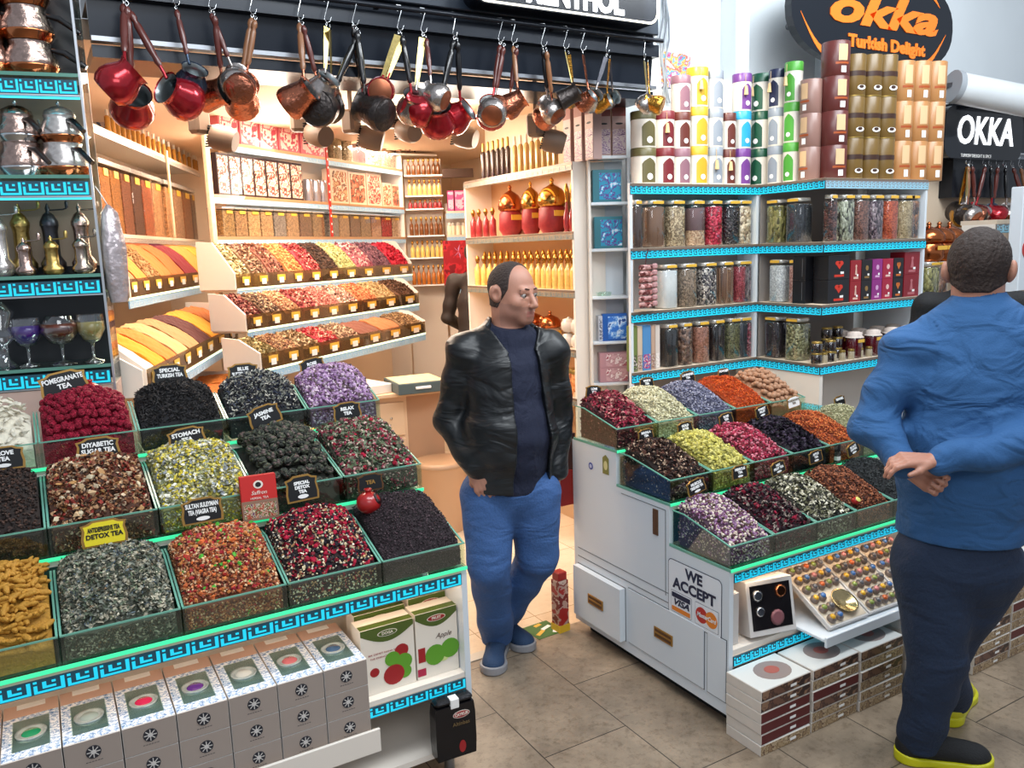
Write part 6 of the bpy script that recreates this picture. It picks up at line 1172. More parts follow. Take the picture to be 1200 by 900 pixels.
# white curved cheek of the spice trays
t = thing('end_cheek', 'white curved end panel closing the near side of the spice trays', 'panel', tuple(W1.at(0)), W1.rz)
for off0, off1, zf, zb in ((.21, -.10, W1.s_z(200, 322, .20)[1], W1.s_z(200, 285, -.10)[1]), (.51, .18, W1.s_z(230, 404, .50)[1], W1.s_z(232, 352, .18)[1])):
    s_ = W1.s_z(152 if off0 < .3 else 168, 330 if off0 < .3 else 440, off0)[0]; m = MB(); m.prism([(-off0, zf - .10), (-off1, zf - .10), (-off1, zb + .03), (-off1 - .06, zb + .03), (-off0, zf + .01)], s_ - .016, s_ - .002, WHITE2, 'x'); m.build('cheek', t)

# ================================================================ rod, hooks and coffee pots under the fascia
RW = FW - .035; ZR = float(onw(600, 26, RW)[2])
t = thing('hanging_rod', 'black rail under the shop fascia that carries the coffee pots', 'rail', (0, RW, ZR)); m = MB(); m.tube([(.30, 0, 0), (2.975, 0, 0)], .011, mat('rail_black', '#1c2028', .3, .4), 10); m.build('rod', t)
for x in (.5, 1.4, 2.3, 2.9): m = MB(); m.box((x - .01, .011, -.01), (x + .01, .0345, .01), mat('rail_black', '')); m.build('bracket', t)
ENR = mat('red_enamel_copper', '#a01824', .2, .6, noise=.5, nscale=50, coat=.4); COPH = mat('hammered_copper', '#b8735a', .22, 1., noise=.25, nscale=70, bump=.5); DKH = mat('hammered_dark', '#4c4644', .3, .9, noise=.4, nscale=80, bump=.6); SLV2 = mat('striped_silver', '#b4aca8', .25, .9, noise=.5, nscale=90); BRC = mat('hammered_brass', '#c08c3c', .22, 1., noise=.3, nscale=70, bump=.4); TINN = mat('tin_lining', '#9ca4a6', .3, .8); BLEN = mat('blue_enamel', '#39485c', .25, .7, noise=.5, nscale=60)
COPD = mat('dull_copper_base', '#a8664a', .38, .9, noise=.3, nscale=40); WDH = mat('turned_wood', '#8a5c3c', .4, coat=.3); RDH = mat('red_brown_wood', '#5a241c', .35, coat=.4); BRH = mat('brass_lattice', '#b8a468', .3, .9, noise=.4, nscale=90)
def cezve(body, hand, size, R, kind, lab, shape=0):
    """coffee pot hanging by the end of its long handle: origin at the hanging loop"""
    t = thing('coffee_pot', lab, 'coffee pot'); Lh = .17 * size
    m = MB()
    if kind == 'wood': m.lathe([(.004, 0), (.009, -.008), (.010, -.02), (.006, -.028), (.0095, -.04), (.0105, -Lh * .55), (.0075, -Lh * .72), (.0095, -Lh * .8), (.006, -Lh * .87)], hand, 10)
    elif kind == 'flat': m.prism([(-.012, -.005), (.012, -.005), (.010, -Lh * .5), (.006, -Lh * .95), (-.006, -Lh * .95), (-.010, -Lh * .5)], -.002, .002, hand, 'y')
    m.build('handle', t)
    m = MB(); m.tube([(0, 0, 0), (.005, 0, .007), (0, 0, .014), (-.005, 0, .007), (0, 0, 0)], .0014, CHROME, 5); m.build('hanging_ring', t); m = MB(); m.tube([(0, 0, -Lh * .84), (0, 0, -Lh - .0), (0, -.002, -Lh - .012)], .005, body, 7); m.build('handle_socket', t)
    H = R * 1.8; Mx = TR((0, 0, -Lh - .004)) @ Matrix.Rotation(math.pi / 2 - (.42, .6, .25)[shape], 4, 'X') @ TR((0, -R * .80, -H * .95))
    prof = {0: [(R * .86, H), (R * .74, H * .9), (R * .72, H * .8), (R * .98, H * .28), (R * 1.0, H * .12), (R * .92, 0)], 1: [(R * .84, H), (R * .72, H * .88), (R * .74, H * .8), (R * .98, H * .52), (R * 1.05, H * .32), (R * .96, H * .12), (R * .78, 0)], 2: [(R * .96, H * 1.03), (R * .82, H * .86), (R * .80, H * .6), (R * .92, H * .12), (R * .95, 0)]}[shape]
    m = MB(); m.lathe(prof, body, 18, M=Mx, cap=(False, True)); m.build('pot_body', t)
    m = MB(); m.lathe([(.001, -.0012), (prof[-1][0] * .90, -.001), (prof[-1][0] * .92, -.0002)], {'ENR': COPD}.get('ENR') if body in (ENR, SLV2, BLEN) else body, 16, M=Mx); m.build('base_disc', t)
    m = MB(); m.lathe([(a_ * .93, max(b_ * .97, .005)) for a_, b_ in prof], TINN, 16, M=Mx, cap=(False, True)); m.build('tinned_inside', t); return t
PT = {}
def hang(key, loc, yaw, tilt, sway, lab, size=1.):
    if key not in PT:
        body, hand, kind, shape = {'red': (ENR, RDH, 'wood', 1), 'redb': (ENR, BLKH, 'wood', 1), 'redf': (ENR, BRH, 'flat', 0), 'cop': (COPH, WDH, 'wood', 0), 'copr': (COPH, RDH, 'wood', 2), 'dk': (DKH, BLKH, 'wood', 0), 'sil': (SLV2, BRH, 'flat', 1), 'silw': (SLV2, RDH, 'wood', 1), 'silb': (SLV2, BLKH, 'wood', 1), 'blu': (BLEN, RDH, 'wood', 1), 'brs': (BRC, BRC, 'flat', 0), 'copf': (COPH, COPH, 'flat', 0), 'stl': (DKH, BRH, 'flat', 2), 'slf': (SLV2, GUNM, 'flat', 0)}[key]
        PT[key] = cezve(body, hand, 1, .052, kind, '', shape); o = PT[key]
    else: o = dup(PT[key], (0, 0, 0))
    o.location = loc; o.rotation_mode = 'ZYX' if 0 else 'XYZ'; o.rotation_euler = (tilt, sway, yaw); o.scale = (size,) * 3; return tag(o, lab, 'coffee pot', 'hanging coffee pots')
hookp = None
def hook(loc, lab, yaw, h=.075):
    global hookp
    if hookp is None:
        m = MB(); pts = [(-.004, 0, -.004), (-.014, 0, .006), (-.008, 0, .022), (.010, 0, .020), (.014, 0, .006), (.006, 0, -.02), (-.004, 0, -.05), (-.010, 0, -.07), (.0, 0, -.0845), (.014, 0, -.078), (.020, 0, -.062)]
        m.tube(pts, .0019, CHROME, 6); hookp = m.build('s_hook'); o = hookp
    else: o = hookp.copy(); COL.objects.link(o)
    o.location = loc; o.rotation_euler = (0, 0, yaw); tag(o, lab, 'hook', 'steel S-hooks'); return o
HK = [(148, 5, ['red', 'red', 'red'], 'red enamel pots at the far left'), (207, 11, ['blu'], 'blue grey enamel pot'), (249, 16, ['silw', 'copr'], 'silver engraved and copper pots'), (297, 22, ['cop', 'cop'], 'copper pots with light wooden handles'),
      (353, 32, ['cop', 'copr'], 'rose copper pots'), (384, 24, ['sil', 'stl'], 'brass handled silver pots'), (417, 34, ['dk', 'dk', 'dk'], 'dark hammered pots'), (470, 44, ['redf', 'redb', 'redf'], 'red pots on brass handles'), (497, 38, ['sil', 'silw'], 'striped silver pots'), (534, 46, ['redb', 'redb'], 'round red pots with black handles'),
      (588, 56, ['red', 'silw'], 'red pot over striped silver pot'), (603, 46, ['cop', 'copr'], 'copper pots with turned wood'), (638, 54, ['silb', 'cop'], 'silver pot with black handle'), (664, 50, ['stl', 'brs'], 'grey and brass wide pots'), (684, 44, ['copf'], 'pink copper pot with patterned handle'), (713, 52, ['slf', 'brs', 'slf'], 'small brass and silver pots'), (757, 56, ['sil', 'brs'], 'silver pot and brass pot at the right end')]
PN = {'red': 'red enamel coffee pot with red brown handle', 'redb': 'red coffee pot with black handle', 'redf': 'red coffee pot with brass strip handle', 'cop': 'hammered copper coffee pot with wooden handle', 'copr': 'flared copper coffee pot with red brown handle', 'dk': 'dark hammered coffee pot with black handle', 'sil': 'striped silver coffee pot with brass lattice handle', 'silw': 'striped silver coffee pot with red brown handle', 'silb': 'engraved silver coffee pot with black handle', 'blu': 'blue grey enamel coffee pot', 'brs': 'brass coffee pot', 'copf': 'pink copper coffee pot with patterned handle', 'stl': 'wide grey coffee pot with brass handle', 'slf': 'silver coffee pot with dark strip handle'}
ORD_ = ['first', 'second', 'third', 'fourth', 'fifth', 'sixth', 'seventh', 'eighth', 'ninth', 'tenth', 'eleventh', 'twelfth', 'thirteenth', 'fourteenth', 'fifteenth', 'sixteenth', 'seventeenth']
rr_ = random.Random(11)
for i, (px, py, ks, d) in enumerate(HK):
    P = onw(px, py, RW - .012); zb = ZR - .016; x = float(P[0]); big = 1.28 if px < 640 else .95
    hook((x, RW, ZR - .009), 'bright steel S-hook, %s from the left on the rail' % ORD[i], rr_.uniform(-.6, .6))
    for k, key in enumerate(ks):
        sw = (k - (len(ks) - 1) / 2) * .42 + rr_.uniform(-.05, .05); yaw = 6.283 + rr_.uniform(-2.2, 2.2) + (0 if rr_.random() < .3 else 6.283); sz = big * rr_.uniform(.88, 1.08) * (1.12 if key in ('dk', 'redb', 'red') else .98)
        z0 = ZR - .108 - .012 * k
        hang(key, (x + (k - (len(ks) - 1) / 2) * .008, RW - .004 - .016 * (k % 2) - .003 * k, z0), yaw * .5, (-.16, .10, .22)[k] + rr_.uniform(-.04, .04), -sw, '%s, %s on the %s hook from the left' % (PN[key], ['front', 'middle', 'rear'][k], ORD[i]), sz)
# fascia sign
def rrect(W, H, r, n=6):
    pts = []
    for cx, cz, a0 in ((W - r, H - r, 0), (-W + r, H - r, 90), (-W + r, -H + r, 180), (W - r, -H + r, 270)):
        for i in range(n + 1): a = math.radians(a0 + 90 * i / n); pts.append((cx + r * math.cos(a), cz + r * math.sin(a)))
    return pts
SGW = FW - .12; a = onw(556, 0, SGW); b = onw(772, 30, SGW); cxs = (a[0] + b[0]) / 2; Wd = (b[0] - a[0]) / 2; zb_ = float(onw(770, 33, SGW)[2]) + .010; Hs = .13
t = thing('shop_sign', 'black rounded shop sign with white MENTHOL lettering on the fascia', 'sign', (float(cxs), SGW, zb_ + Hs)); m = MB(); m.prism(rrect(Wd, Hs, .06)[::-1], .0, .1195, mat('sign_body', '#10151f', .25), 'y'); m.build('panel', t)
m = MB(); o_ = rrect(Wd - .004, Hs - .004, .058); i_ = rrect(Wd - .014, Hs - .014, .05); n = len(o_); m.add([(p[0], -.001, p[1]) for p in o_] + [(p[0], -.001, p[1]) for p in i_], [(k, (k + 1) % n, n + (k + 1) % n, n + k) for k in range(n)], mat('sign_rim', '#f2ead8', .4, emit='#fff4dc', estr=.9)); m.build('rim_light', t)
xl = float(onw(616, 5, SGW)[0]) - cxs; xr = float(onw(730, 18, SGW)[0]) - cxs; SL = mat('sign_letters_lit', '#ffffff', .4, emit='#f4f8ff', estr=1.6)
text('lettering', 'MENTHOL', SL, t, (float((xl + xr) / 2), -.004, -.052), .108, bold=.006, depth=.004, width=float(xr - xl))
t = thing('fascia_spotlight', 'small bright spotlight above the end of the shop sign', 'lamp', (float(b[0]) - .06, FW - .26, zb_ + .42), 0); m = MB(); m.lathe([(.03, 0), (.035, .08), (.02, .1)], BLACK, 12); m.build('lamp_body', t); m = MB(); m.lathe([(.001, -.002), (.027, -.001)], mat('lamp_face', '#ffffff', .4, emit='#fff0d0', estr=12), 12); m.build('lamp_lens', t); m = MB(); m.tube([(0, 0, .1), (0, .1, .14), (0, .259, .14)], .006, BLACK, 6); m.build('arm', t)
sl = bpy.data.lights.new('fascia_spot', 'SPOT'); sl.energy = 70; sl.color = (1, .9, .7); sl.spot_size = 1.1; sl.shadow_soft_size = .03; so = bpy.data.objects.new('fascia_spot', sl); COL.objects.link(so); so.location = (float(b[0]) - .06, FW - .26, zb_ + .41); so.rotation_euler = (.45, -.5, 0)

# round confectioner's sign on the wall
OW = 3.55; oc = onw(1029, 22, OW); rx = float(onw(1124, 22, OW)[0] - onw(936, 22, OW)[0]) / 2; rz_ = float(onw(1030, -40, OW)[2] - onw(1030, 84, OW)[2]) / 2
t = thing('brand_sign', 'large black rounded sign with orange Okka Turkish Delight lettering above the tins', 'sign', (float(oc[0]), OW, float(onw(1030, 22, OW)[2]))); SB = mat('round_sign_black', '#10161f', .3); ORG = mat('sign_orange', '#f07a22', .4, emit='#f07a22', estr=.15)
pts = [(rx * math.copysign(abs(math.cos(q)) ** .75, math.cos(q)), rz_ * math.copysign(abs(math.sin(q)) ** .85, math.sin(q))) for q in np.arange(40) * 6.283 / 40]; m = MB(); m.prism(pts[::-1], 0, .05, SB, 'y'); m.build('panel', t)
m = MB(); m.tube([(-rx * .5, .0501, 0), (-rx * .5, .379, 0)], .02, STEEL, 8); m.tube([(rx * .5, .0501, 0), (rx * .5, .379, 0)], .02, STEEL, 8); m.build('wall_mount', t)
def sw_(x0, z0, x1, z1, bend, w):
    n = 8; P_ = []
    for i in range(n + 1):
        q = i / n; P_.append((x0 + (x1 - x0) * q, z0 + (z1 - z0) * q + bend * math.sin(math.pi * q), w * math.sin(math.pi * min(1, q * .5 + .02))))
    return [(p[0], p[1] + p[2]) for p in P_] + [(p[0], p[1] - p[2]) for p in P_[::-1]]
m = MB()
for s in (-1, 1): m.prism([(q[0] * s, q[1]) for q in sw_(rx * .90, -rz_ * .10, rx * .50, -rz_ * .84, -rz_ * .20, rz_ * .08)][::(1 if s < 0 else -1)], -.003, -.0005, ORG, 'y'); m.prism([(q[0] * s, q[1]) for q in sw_(rx * .80, rz_ * .42, rx * .45, rz_ * .85, rz_ * .1, rz_ * .10)][::(-1 if s < 0 else 1)], -.003, -.0005, ORG, 'y')
m.build('flame_ornament', t)
text('lettering', 'okka', ORG, t, (rx * .06, -.004, rz_ * .10), rz_ * .58, bold=.010, depth=.003, shear=.28, width=rx * 1.36)
text('lettering', 'Turkish Delight', ORG, t, (rx * .13, -.004, -rz_ * .50), rz_ * .22, bold=.005, depth=.003, width=rx * .98)

# ================================================================ neighbouring shop front at the far right
NW = 3.60; x0 = float(onw(1084, 150, NW)[0]) + .35; zt_ = float(onw(1140, 122, NW)[2]); zr_ = float(onw(1140, 179, NW)[2]); x1 = 8.2
mb = MB(); mb.box((x0, NW, zr_ - .32), (x1, NW + .1, zt_), mat('fascia_two', '#151a22', .25, .3)); mb.box((x0, NW - .2, zt_ - .05), (x1, NW, zt_), mat('fascia_two', '')); mb.box((x0 - .6, NW + .1, 0), (x1, NW + .16, zt_ - .06), WALLC); mb.box((x0, NW - .005, zr_ - .03), (x1, NW, zr_ + .0), STEEL); struct(mb.build('trim_3'))
a = onw(1121, 160, NW - .1); b = onw(1186, 160, NW - .1); t = thing('neighbour_sign', 'black glossy shop sign with white OKKA letters at the far right', 'sign', (float(a[0] + b[0]) / 2, NW - .1, float(onw(1152, 157, NW - .1)[2])))
Wn = float(b[0] - a[0]) / 2; m = MB(); m.prism(rrect(Wn * 1.4, .175, .09)[::-1], 0, .0995, mat('sign_gloss', '#0c1119', .12), 'y'); m.build('panel', t); text('lettering', 'OKKA', SL, t, (0, -.004, .01), .19, bold=.003, depth=.003, shear=.1, width=Wn * 2); text('lettering', 'TURKISH DELIGHT & SPICE', PAPER, t, (-.1, -.003, -.155), .022, depth=.001)
t = thing('neighbour_sign', 'half hidden black rounded sign behind the tan tins', 'sign', (float(a[0]) - .62, NW - .1, float(onw(1100, 155, NW - .1)[2]))); m = MB(); m.prism(rrect(.42, .17, .12)[::-1], 0, .0995, mat('sign_gloss', ''), 'y'); m.build('panel', t); m = MB(); o_ = rrect(.42, .17, .12); i_ = rrect(.405, .155, .11); n = len(o_); m.add([(p[0], -.001, p[1]) for p in o_] + [(p[0], -.001, p[1]) for p in i_], [(k, (k + 1) % n, n + (k + 1) % n, n + k) for k in range(n)], mat('sign_rim2', '#a8a090', .3, .5)); m.build('rim', t)
t = thing('hanging_rod', 'thin rail of the neighbouring shop at the far right', 'rail', (0, NW - .06, zr_)); m = MB(); m.tube([(x0, 0, 0), (x1 - .2, 0, 0)], .008, CHROME, 8); m.build('rod', t); m = MB(); m.box((x0 + .1, .008, -.01), (x0 + .12, .06, .01), CHROME); m.build('bracket', t)
keys = ['dk', 'sil', 'stl', 'cop', 'brs', 'silw', 'red', 'redb', 'blu', 'silb', 'copr', 'cop']
for i, px in enumerate((1092, 1100, 1112, 1118, 1128, 1138, 1153, 1160, 1168, 1177, 1186, 1195)):
    P = onw(px, 182, NW - .06); x = max(float(P[0]), x0 + .06)
    hook((x, NW - .06, zr_ - .008), 'steel S-hook on the neighbouring shop rail, %s from the left' % ORD[i], rr_.uniform(-.5, .5))
    hang(keys[i], (x, NW - .075, zr_ - .108), rr_.uniform(2, 4), rr_.uniform(-.1, .1), rr_.uniform(-.35, .35), '%s in the neighbouring shop, %s from left' % (PN[keys[i]], ORD[i]), 1.5)
zs_ = [float(onw(1130, y, NW - .02)[2]) for y in (258, 306)]
WN = Wall((x0 - .2, NW - .45), (x1, NW - .45)); zs_ = [WN.s_z(1130, y)[1] for y in (258, 306, 352)]
t = thing('neighbour_shelf', 'shelf with pale blue band in the neighbouring shop behind the man in blue', 'shelf', tuple(WN.at(0)), 0)
for z in zs_: m = MB(); m.box((0, 0, z - .03), (2.4, .25, z), WOODW); greek(m, 0, 2.4, z - .09, z - .031, -.004, 34, KEYON2, KEYOFF2); m.build('shelf_board', t)
m = MB(); m.box((0, .01, 0), (.02, .24, zs_[0] - .0301), WHITE2); m.build('side_panel', t)
urp = urn(0, COPP, COPP, .26, .1)
for i, px in enumerate((1092, 1104, 1116)):
    o = urp if i == 0 else dup(urp, (0, 0, 0)); s = WN.s_z(px, 300, -.1)[0]; o.location = WN.at(s, -.13, zs_[1] + .0006); tag(o, 'large copper jar on the neighbouring shelf, %s of three' % ['left', 'middle', 'right'][i], 'jar', 'copper jars next door')
for i, (px, c) in enumerate(((1087, 'cardamom'), (1096, 'hazel'))): 
    j = jar_proto(.075, .26, CT[c]); s = WN.s_z(px, 345, -.1)[0]; j.location = WN.at(s, -.12, zs_[2] + .0006); tag(j, ['jar of green pods', 'jar of orange brown dried apricots'][i] + ' on the neighbouring shelf beside the shoulder', 'jar')
# white duct and wires
A = onw(1118, 102, 3.42); B = onw(1240, 126, 3.12); t = thing('air_duct', 'fat white pipe sloping out of the wall at the upper right', 'pipe', tuple(A)); D_ = Vector(B - A); m = MB(); m.tube([(0, 0, 0), tuple(D_)], .10, mat('duct_white', '#d4d9dc', .4, noise=.08, nscale=6), 20); m.build('pipe', t); m = MB(); m.tube([tuple(-D_.normalized() * .02), tuple(D_.normalized() * .02)], .107, mat('duct_collar', '#9aa0a6', .4), 20); m.build('collar', t); m = MB(); m.box((-.02, 0, .0), (.02, 3.929 - float(A[1]), .03), STEEL); m.build('bracket', t)
P = onw(780, 60, 3.88); t = thing('wall_cable', 'tangled grey cables running down the white wall beside the fascia', 'cable', (float(P[0]), 3.915, 2.6)); m = MB()
for k in range(3): m.tube([(k * .02 + .02 * math.sin(i * 1.7 + k), -.004, i * .12 - .0) for i in range(12)], .006, mat('cable_grey', '#8a9098', .6), 5)
m.build('cables', t)
# heat sink spotlights under the ceiling
SPM = mat('spot_beige', '#7c6656', .5); 
for i, (px, py, dp, yaw) in enumerate(((234, 152, 4.0, .5), (351, 150, 4.2, -.2), (412, 152, 4.3, .6), (458, 146, 4.5, -.3), (523, 152, 4.6, .2), (628, 156, 4.4, .5))):
    d = ray(px, py); k = dp / (d @ CF); P = np.array([0, 0, EYE]) + d * k
    t = thing('ceiling_spotlight', 'beige ceiling spotlight with dark cooling ribs, %s from the left' % ORD[i], 'lamp', tuple(P), yaw, 'ceiling spotlights'); m = MB(); m.rbox((-.045, -.04, -.02), (.045, .04, .10), SPM, .015); m.build('driver_box', t)
    m = MB(); Mx = TR((.07, -.03, -.03)) @ Matrix.Rotation(1.9, 4, 'X') @ Matrix.Rotation(.5, 4, 'Y'); m.lathe([(.055, -.02), (.062, 0), (.062, .07), (.05, .1)], SPM, 20, M=Mx)
    for q in range(9): m.box((-.05, -.054 + q * .0125, -.028), (.05, -.048 + q * .0125, -.0195), DARK, Mx)
    m.build('lamp_head', t); m = MB(); m.box((-.008, -.008, .1001), (.008, .008, 2.66 - float(P[2])), SPM); m.build('stem', t)

# ================================================================ gifts in and around the right counter
zsf = .3056
t = thing('gift_set_box', 'grey gift box with a dark window of tea glasses leaning in the right counter', 'box', (2.235, 1.985, zsf + .018), -.22, rx=-.2); m = MB(); m.rbox((-.10, 0, 0), (.10, .085, .205), KRAFT2, .002); m.build('carton', t)
m = MB(); m.box((-.086, -.0012, .022), (.086, -.0001, .188), mat('window_dark', '#181618', .12, noise=.4, nscale=20)); m.build('window', t)
for x, z, r, c in ((-.055, .15, .022, CHROME), (.045, .155, .025, COPS), (-.05, .09, .02, CHROME), (.02, .06, .03, mat('plum_cloth', '#7a4a50', .5))): m = MB(); m.lathe([(r * .6, 0), (r, .003), (r * .7, .006)], c, 12, (0, 0, 0), M=TR((x, -.0015, z), rx=math.pi / 2)); m.build('tea_glass', t)
t = thing('white_board', 'white box standing on edge at the left end of the right counter bay', 'box', (2.082, 2.03, zsf), .0); m = MB(); m.rbox((-.018, 0, 0), (.018, .24, .20), KRAFT2, .002); m.build('carton', t); m = MB(); m.box((-.0195, .01, .02), (-.0181, .2, .18), WHITE); m.build('side_label', t)
t = thing('pink_carton', 'pinkish carton wedged between the white box and the gift box', 'box', (2.115, 2.12, zsf), .1); m = MB(); m.rbox((-.02, 0, 0), (.03, .2, .185), mat('pink_card', '#c09a92', .5), .002); m.build('carton', t); m = MB(); m.box((-.01, -.001, .02), (.02, -.0001, .12), mat('card_stripe', '#8a5a58', .5)); m.build('print', t)
t = thing('pull_out_tray', 'white pull-out board carrying sweet trays under the right counter', 'tray', (2.36, 1.86, .3057)); m = MB(); m.rbox((0, 0, 0), (.94, .3, .012), WHITE, .002); m.rbox((-.002, -.012, -.018), (.94, -.0005, .022), WHITE, .002); m.build('board', t); 
m = MB(); m.box((0, .30, -.0002), (.94, .40, .011), WHITE2); m.build('rear_board', t)
LC = [mat('lokum_' + n, c, .25, coat=.5) for n, c in (('yel', '#d8a41c'), ('ora', '#c85a1c'), ('blu', '#3c6ca8'), ('grn', '#7c8c3c'), ('pnk', '#c07878'), ('gry', '#5c5c60'))]
def sweets(x0_, n, lab, bowl):
    t = thing('sweet_tray', lab, 'tray', (x0_, 1.893, .3196), -.02, rx=.52); m = MB(); m.rbox((0, 0, 0), (.215, .29, .018), KRAFT2, .002); m.box((.008, .008, .0181), (.207, .282, .0195), mat('tray_liner', '#c8b8a0', .5, noise=.3, nscale=30)); m.build('tray_base', t)
    k = 0
    for i in range(5):
        for j in range(6):
            if bowl and (j < 3 and i > 1): continue
            x = .028 + i * .04; y = .03 + j * .046; c = LC[(i * 2 + j * 3 + n) % 6]; m = MB(); m.lathe([(.017, 0), (.018, .012), (.012, .018)], mat('foil_cup', '#8a7c74', .3, .5), 12, (x, y, .0197)); m.lathe([(.011, .0001), (.010, .006), (.002, .008)], c, 12, (x, y, .0378)); m.build('sweet', t); k += 1
    if bowl: m = MB(); m.lathe([(.02, 0), (.05, .012), (.055, .022), (.048, .018), (.015, .006)], mat('gilt_bowl', '#b8a478', .2, 1., noise=.4, nscale=50), 20, (.14, .075, .0197)); m.build('gilt_bowl', t)
    m = MB(); m.tube([(.0, .0, 0), (.0, .28, 0), (.0, .28, -.0)], .001, WHITE2); m.build('rim', t)
sweets(2.425, 0, 'slanted gift tray with a gilt bowl and wrapped sweets in the right counter', True); sweets(2.65, 3, 'slanted gift tray full of round wrapped sweets beside the gilt bowl tray', False); sweets(2.875, 5, 'slanted gift tray of wrapped sweets behind the leg of the man in blue', False)
m = MB(); greek(m, 2.042, 3.395, .245, .282, 1.996, 30); m.box((2.042, 2.0011, .238), (3.395, 2.012, .2845), WOODW); m.build('key_band', cr, world=True)
# stacks of delight boxes on the floor
DKR = mat('box_wine', '#5c2024', .4, noise=.2, nscale=10); BXS = mat('box_side_white', '#cfc6bc', .45, noise=.15, nscale=14); BXP = print_mat('box_pattern', ['#a89070', '#8c7454', '#b8a284', '#6c5440', '#947a5c'], 34.); BXQ = print_mat('box_pattern_dark', ['#6c4c40', '#4c3430', '#8a6a54', '#3a2a28'], 20.)
fb = {}
def flat_box(kind):
    if kind in fb and False: pass
    t = thing('delight_box', '', 'box'); W, D, H = .125, .165, .0385
    m = MB(); m.rbox((-W, 0, 0), (W, D, H), BXS, .0012); m.build('carton', t)
    m = MB(); m.box((-W + .002, -.0008, .002), (W - .002, -.0001, H - .003), {'wine': DKR, 'pat': BXP, 'dark': BXQ}[kind]); m.rbox((.02, -.0014, .012), (.05, -.0009, .022), PAPER, .0002); m.build('front_print', t)
    m = MB(); m.box((-W + .002, .002, H), (W - .002, D - .002, H + .0008), mat('box_top_white', '#cfd0cc', .3)); n = 20
    m.prism([(.02 + .075 * math.cos(a), D * .5 + .06 * math.sin(a)) for a in np.arange(n) * 6.283 / n], H + .0009, H + .0014, mat('top_oval', '#8a7c78', .35)); m.prism([(.02 + .03 * math.cos(a), D * .52 + .025 * math.sin(a)) for a in np.arange(n) * 6.283 / n], H + .0015, H + .0020, mat('top_red', '#a0564c', .4)); m.build('lid_print', t)
    fb[kind] = t; return t
pt_used = {}
def stack(x, y, n, kinds, d, lab, rz=0., H=.0405, z0=0.):
    for k in range(n):
        kd = kinds[k % len(kinds)]
        if kd not in pt_used: o = flat_box(kd); pt_used[kd] = o
        else: o = dup(pt_used[kd], (0, 0, 0))
        o.location = (x + rnd.uniform(-.003, .003), y + rnd.uniform(-.002, .004), z0 + k * H); o.rotation_euler = (0, 0, rz + rnd.uniform(-.012, .012))
        tag(o, '%s box %s of the %s' % ({'wine': 'wine red fronted delight', 'pat': 'beige patterned delight', 'dark': 'dark printed delight'}[kd], ['at the bottom', 'second from the floor', 'third from the floor', 'fourth from the floor', 'fifth from the floor', 'sixth from the floor', 'seventh from the floor', 'eighth from the floor', 'ninth from the floor'][k] if k < n - 1 else 'on top', lab), 'box', d)
stack(2.125, 1.822, 6, ['pat', 'wine', 'wine', 'wine', 'dark', 'dark'], 'delight boxes on the floor', 'left floor stack')
stack(2.383, 1.822, 6, ['pat', 'pat', 'dark', 'wine', 'pat', 'dark'], 'delight boxes on the floor', 'middle floor stack')
stack(2.642, 1.815, 6, ['pat', 'pat', 'pat', 'dark', 'pat', 'dark'], 'delight boxes on the floor', 'right floor stack')
stack(2.92, 1.80, 7, ['pat', 'dark', 'pat'], 'delight boxes on the floor', 'stack behind the man in blue')
for i in range(4): stack(3.24 + i * .262, 1.735, 9, [['pat', 'dark', 'pat'], ['pat', 'pat', 'wine'], ['dark', 'pat', 'pat'], ['pat', 'wine', 'pat']][i], 'delight boxes at the far right', ['first', 'second', 'third', 'fourth'][i] + ' far right stack')
# stickers on the counter side
def disc_u(w, z, r, mt, x, n=20, rz=None): m = MB(); rz = rz or r; m.prism([(w + r * math.cos(a), z + rz * math.sin(a)) for a in np.arange(n) * 6.283 / n], x - .0006, x, mt, 'x'); return m
SX = 2.0190
def sticker_rect(t, name, w0, w1, z0, z1, mt, x, r=.004):
    m = MB(); cx, cz = (w0 + w1) / 2, (z0 + z1) / 2; m.prism([(cx + p[0], cz + p[1]) for p in rrect(abs(w1 - w0) / 2, (z1 - z0) / 2, r)], x - .0006, x, mt, 'x'); return m.build(name, t, world=True)
A = onu(782, 650, 2.02); B = onu(854, 745, 2.02); wl_, wr_ = float(A[1]), float(B[1]); zT = float(A[2]) ; zB = float(onu(854, 747, 2.02)[2]); wl_, zT = 2.325, .565
wr_ = 2.035; zB = .335; t = thing('card_sticker', 'white WE ACCEPT credit card sticker on the side of the right counter', 'sticker', (SX - .002, (wl_ + wr_) / 2, zB))
NAVY = mat('sticker_navy', '#16203f', .4); STW = mat('sticker_white', '#dfe3e8', .3); STO = mat('sticker_orange', '#dd7f28', .4); STR = mat('sticker_red', '#b52a24', .4)
sticker_rect(t, 'outline', wr_, wl_, zB, zT, NAVY, SX, .02); sticker_rect(t, 'sheet', wr_ + .003, wl_ - .003, zB + .003, zT - .003, STW, SX - .0007, .018)
cw = (wl_ + wr_) / 2
def utext(body, w, z, h, m_, width=None, x=SX - .0022, bold=.0015, shear=0.):
    o = text('lettering', body, m_, t, (0, 0, 0), h, rz=-math.pi / 2, bold=bold, depth=.0002, width=width, shear=shear); o.location = (x - t.location.x, w - t.location.y, z - t.location.z); return o
utext('WE', cw, zT - .038, .040, NAVY, .095, bold=.0024); utext('ACCEPT', cw, zT - .093, .040, NAVY, .235, bold=.0024)
vy0, vy1 = cw + .012, wl_ - .018; my0, my1 = wr_ + .014, cw - .008; vz0, vz1 = zB + .018, zB + .105
sticker_rect(t, 'card_frame', vy0, vy1, vz0, vz1, NAVY, SX - .0014, .004); sticker_rect(t, 'card_face', vy0 + .0015, vy1 - .0015, vz0 + .0015, vz1 - .0015, STW, SX - .0021, .003)
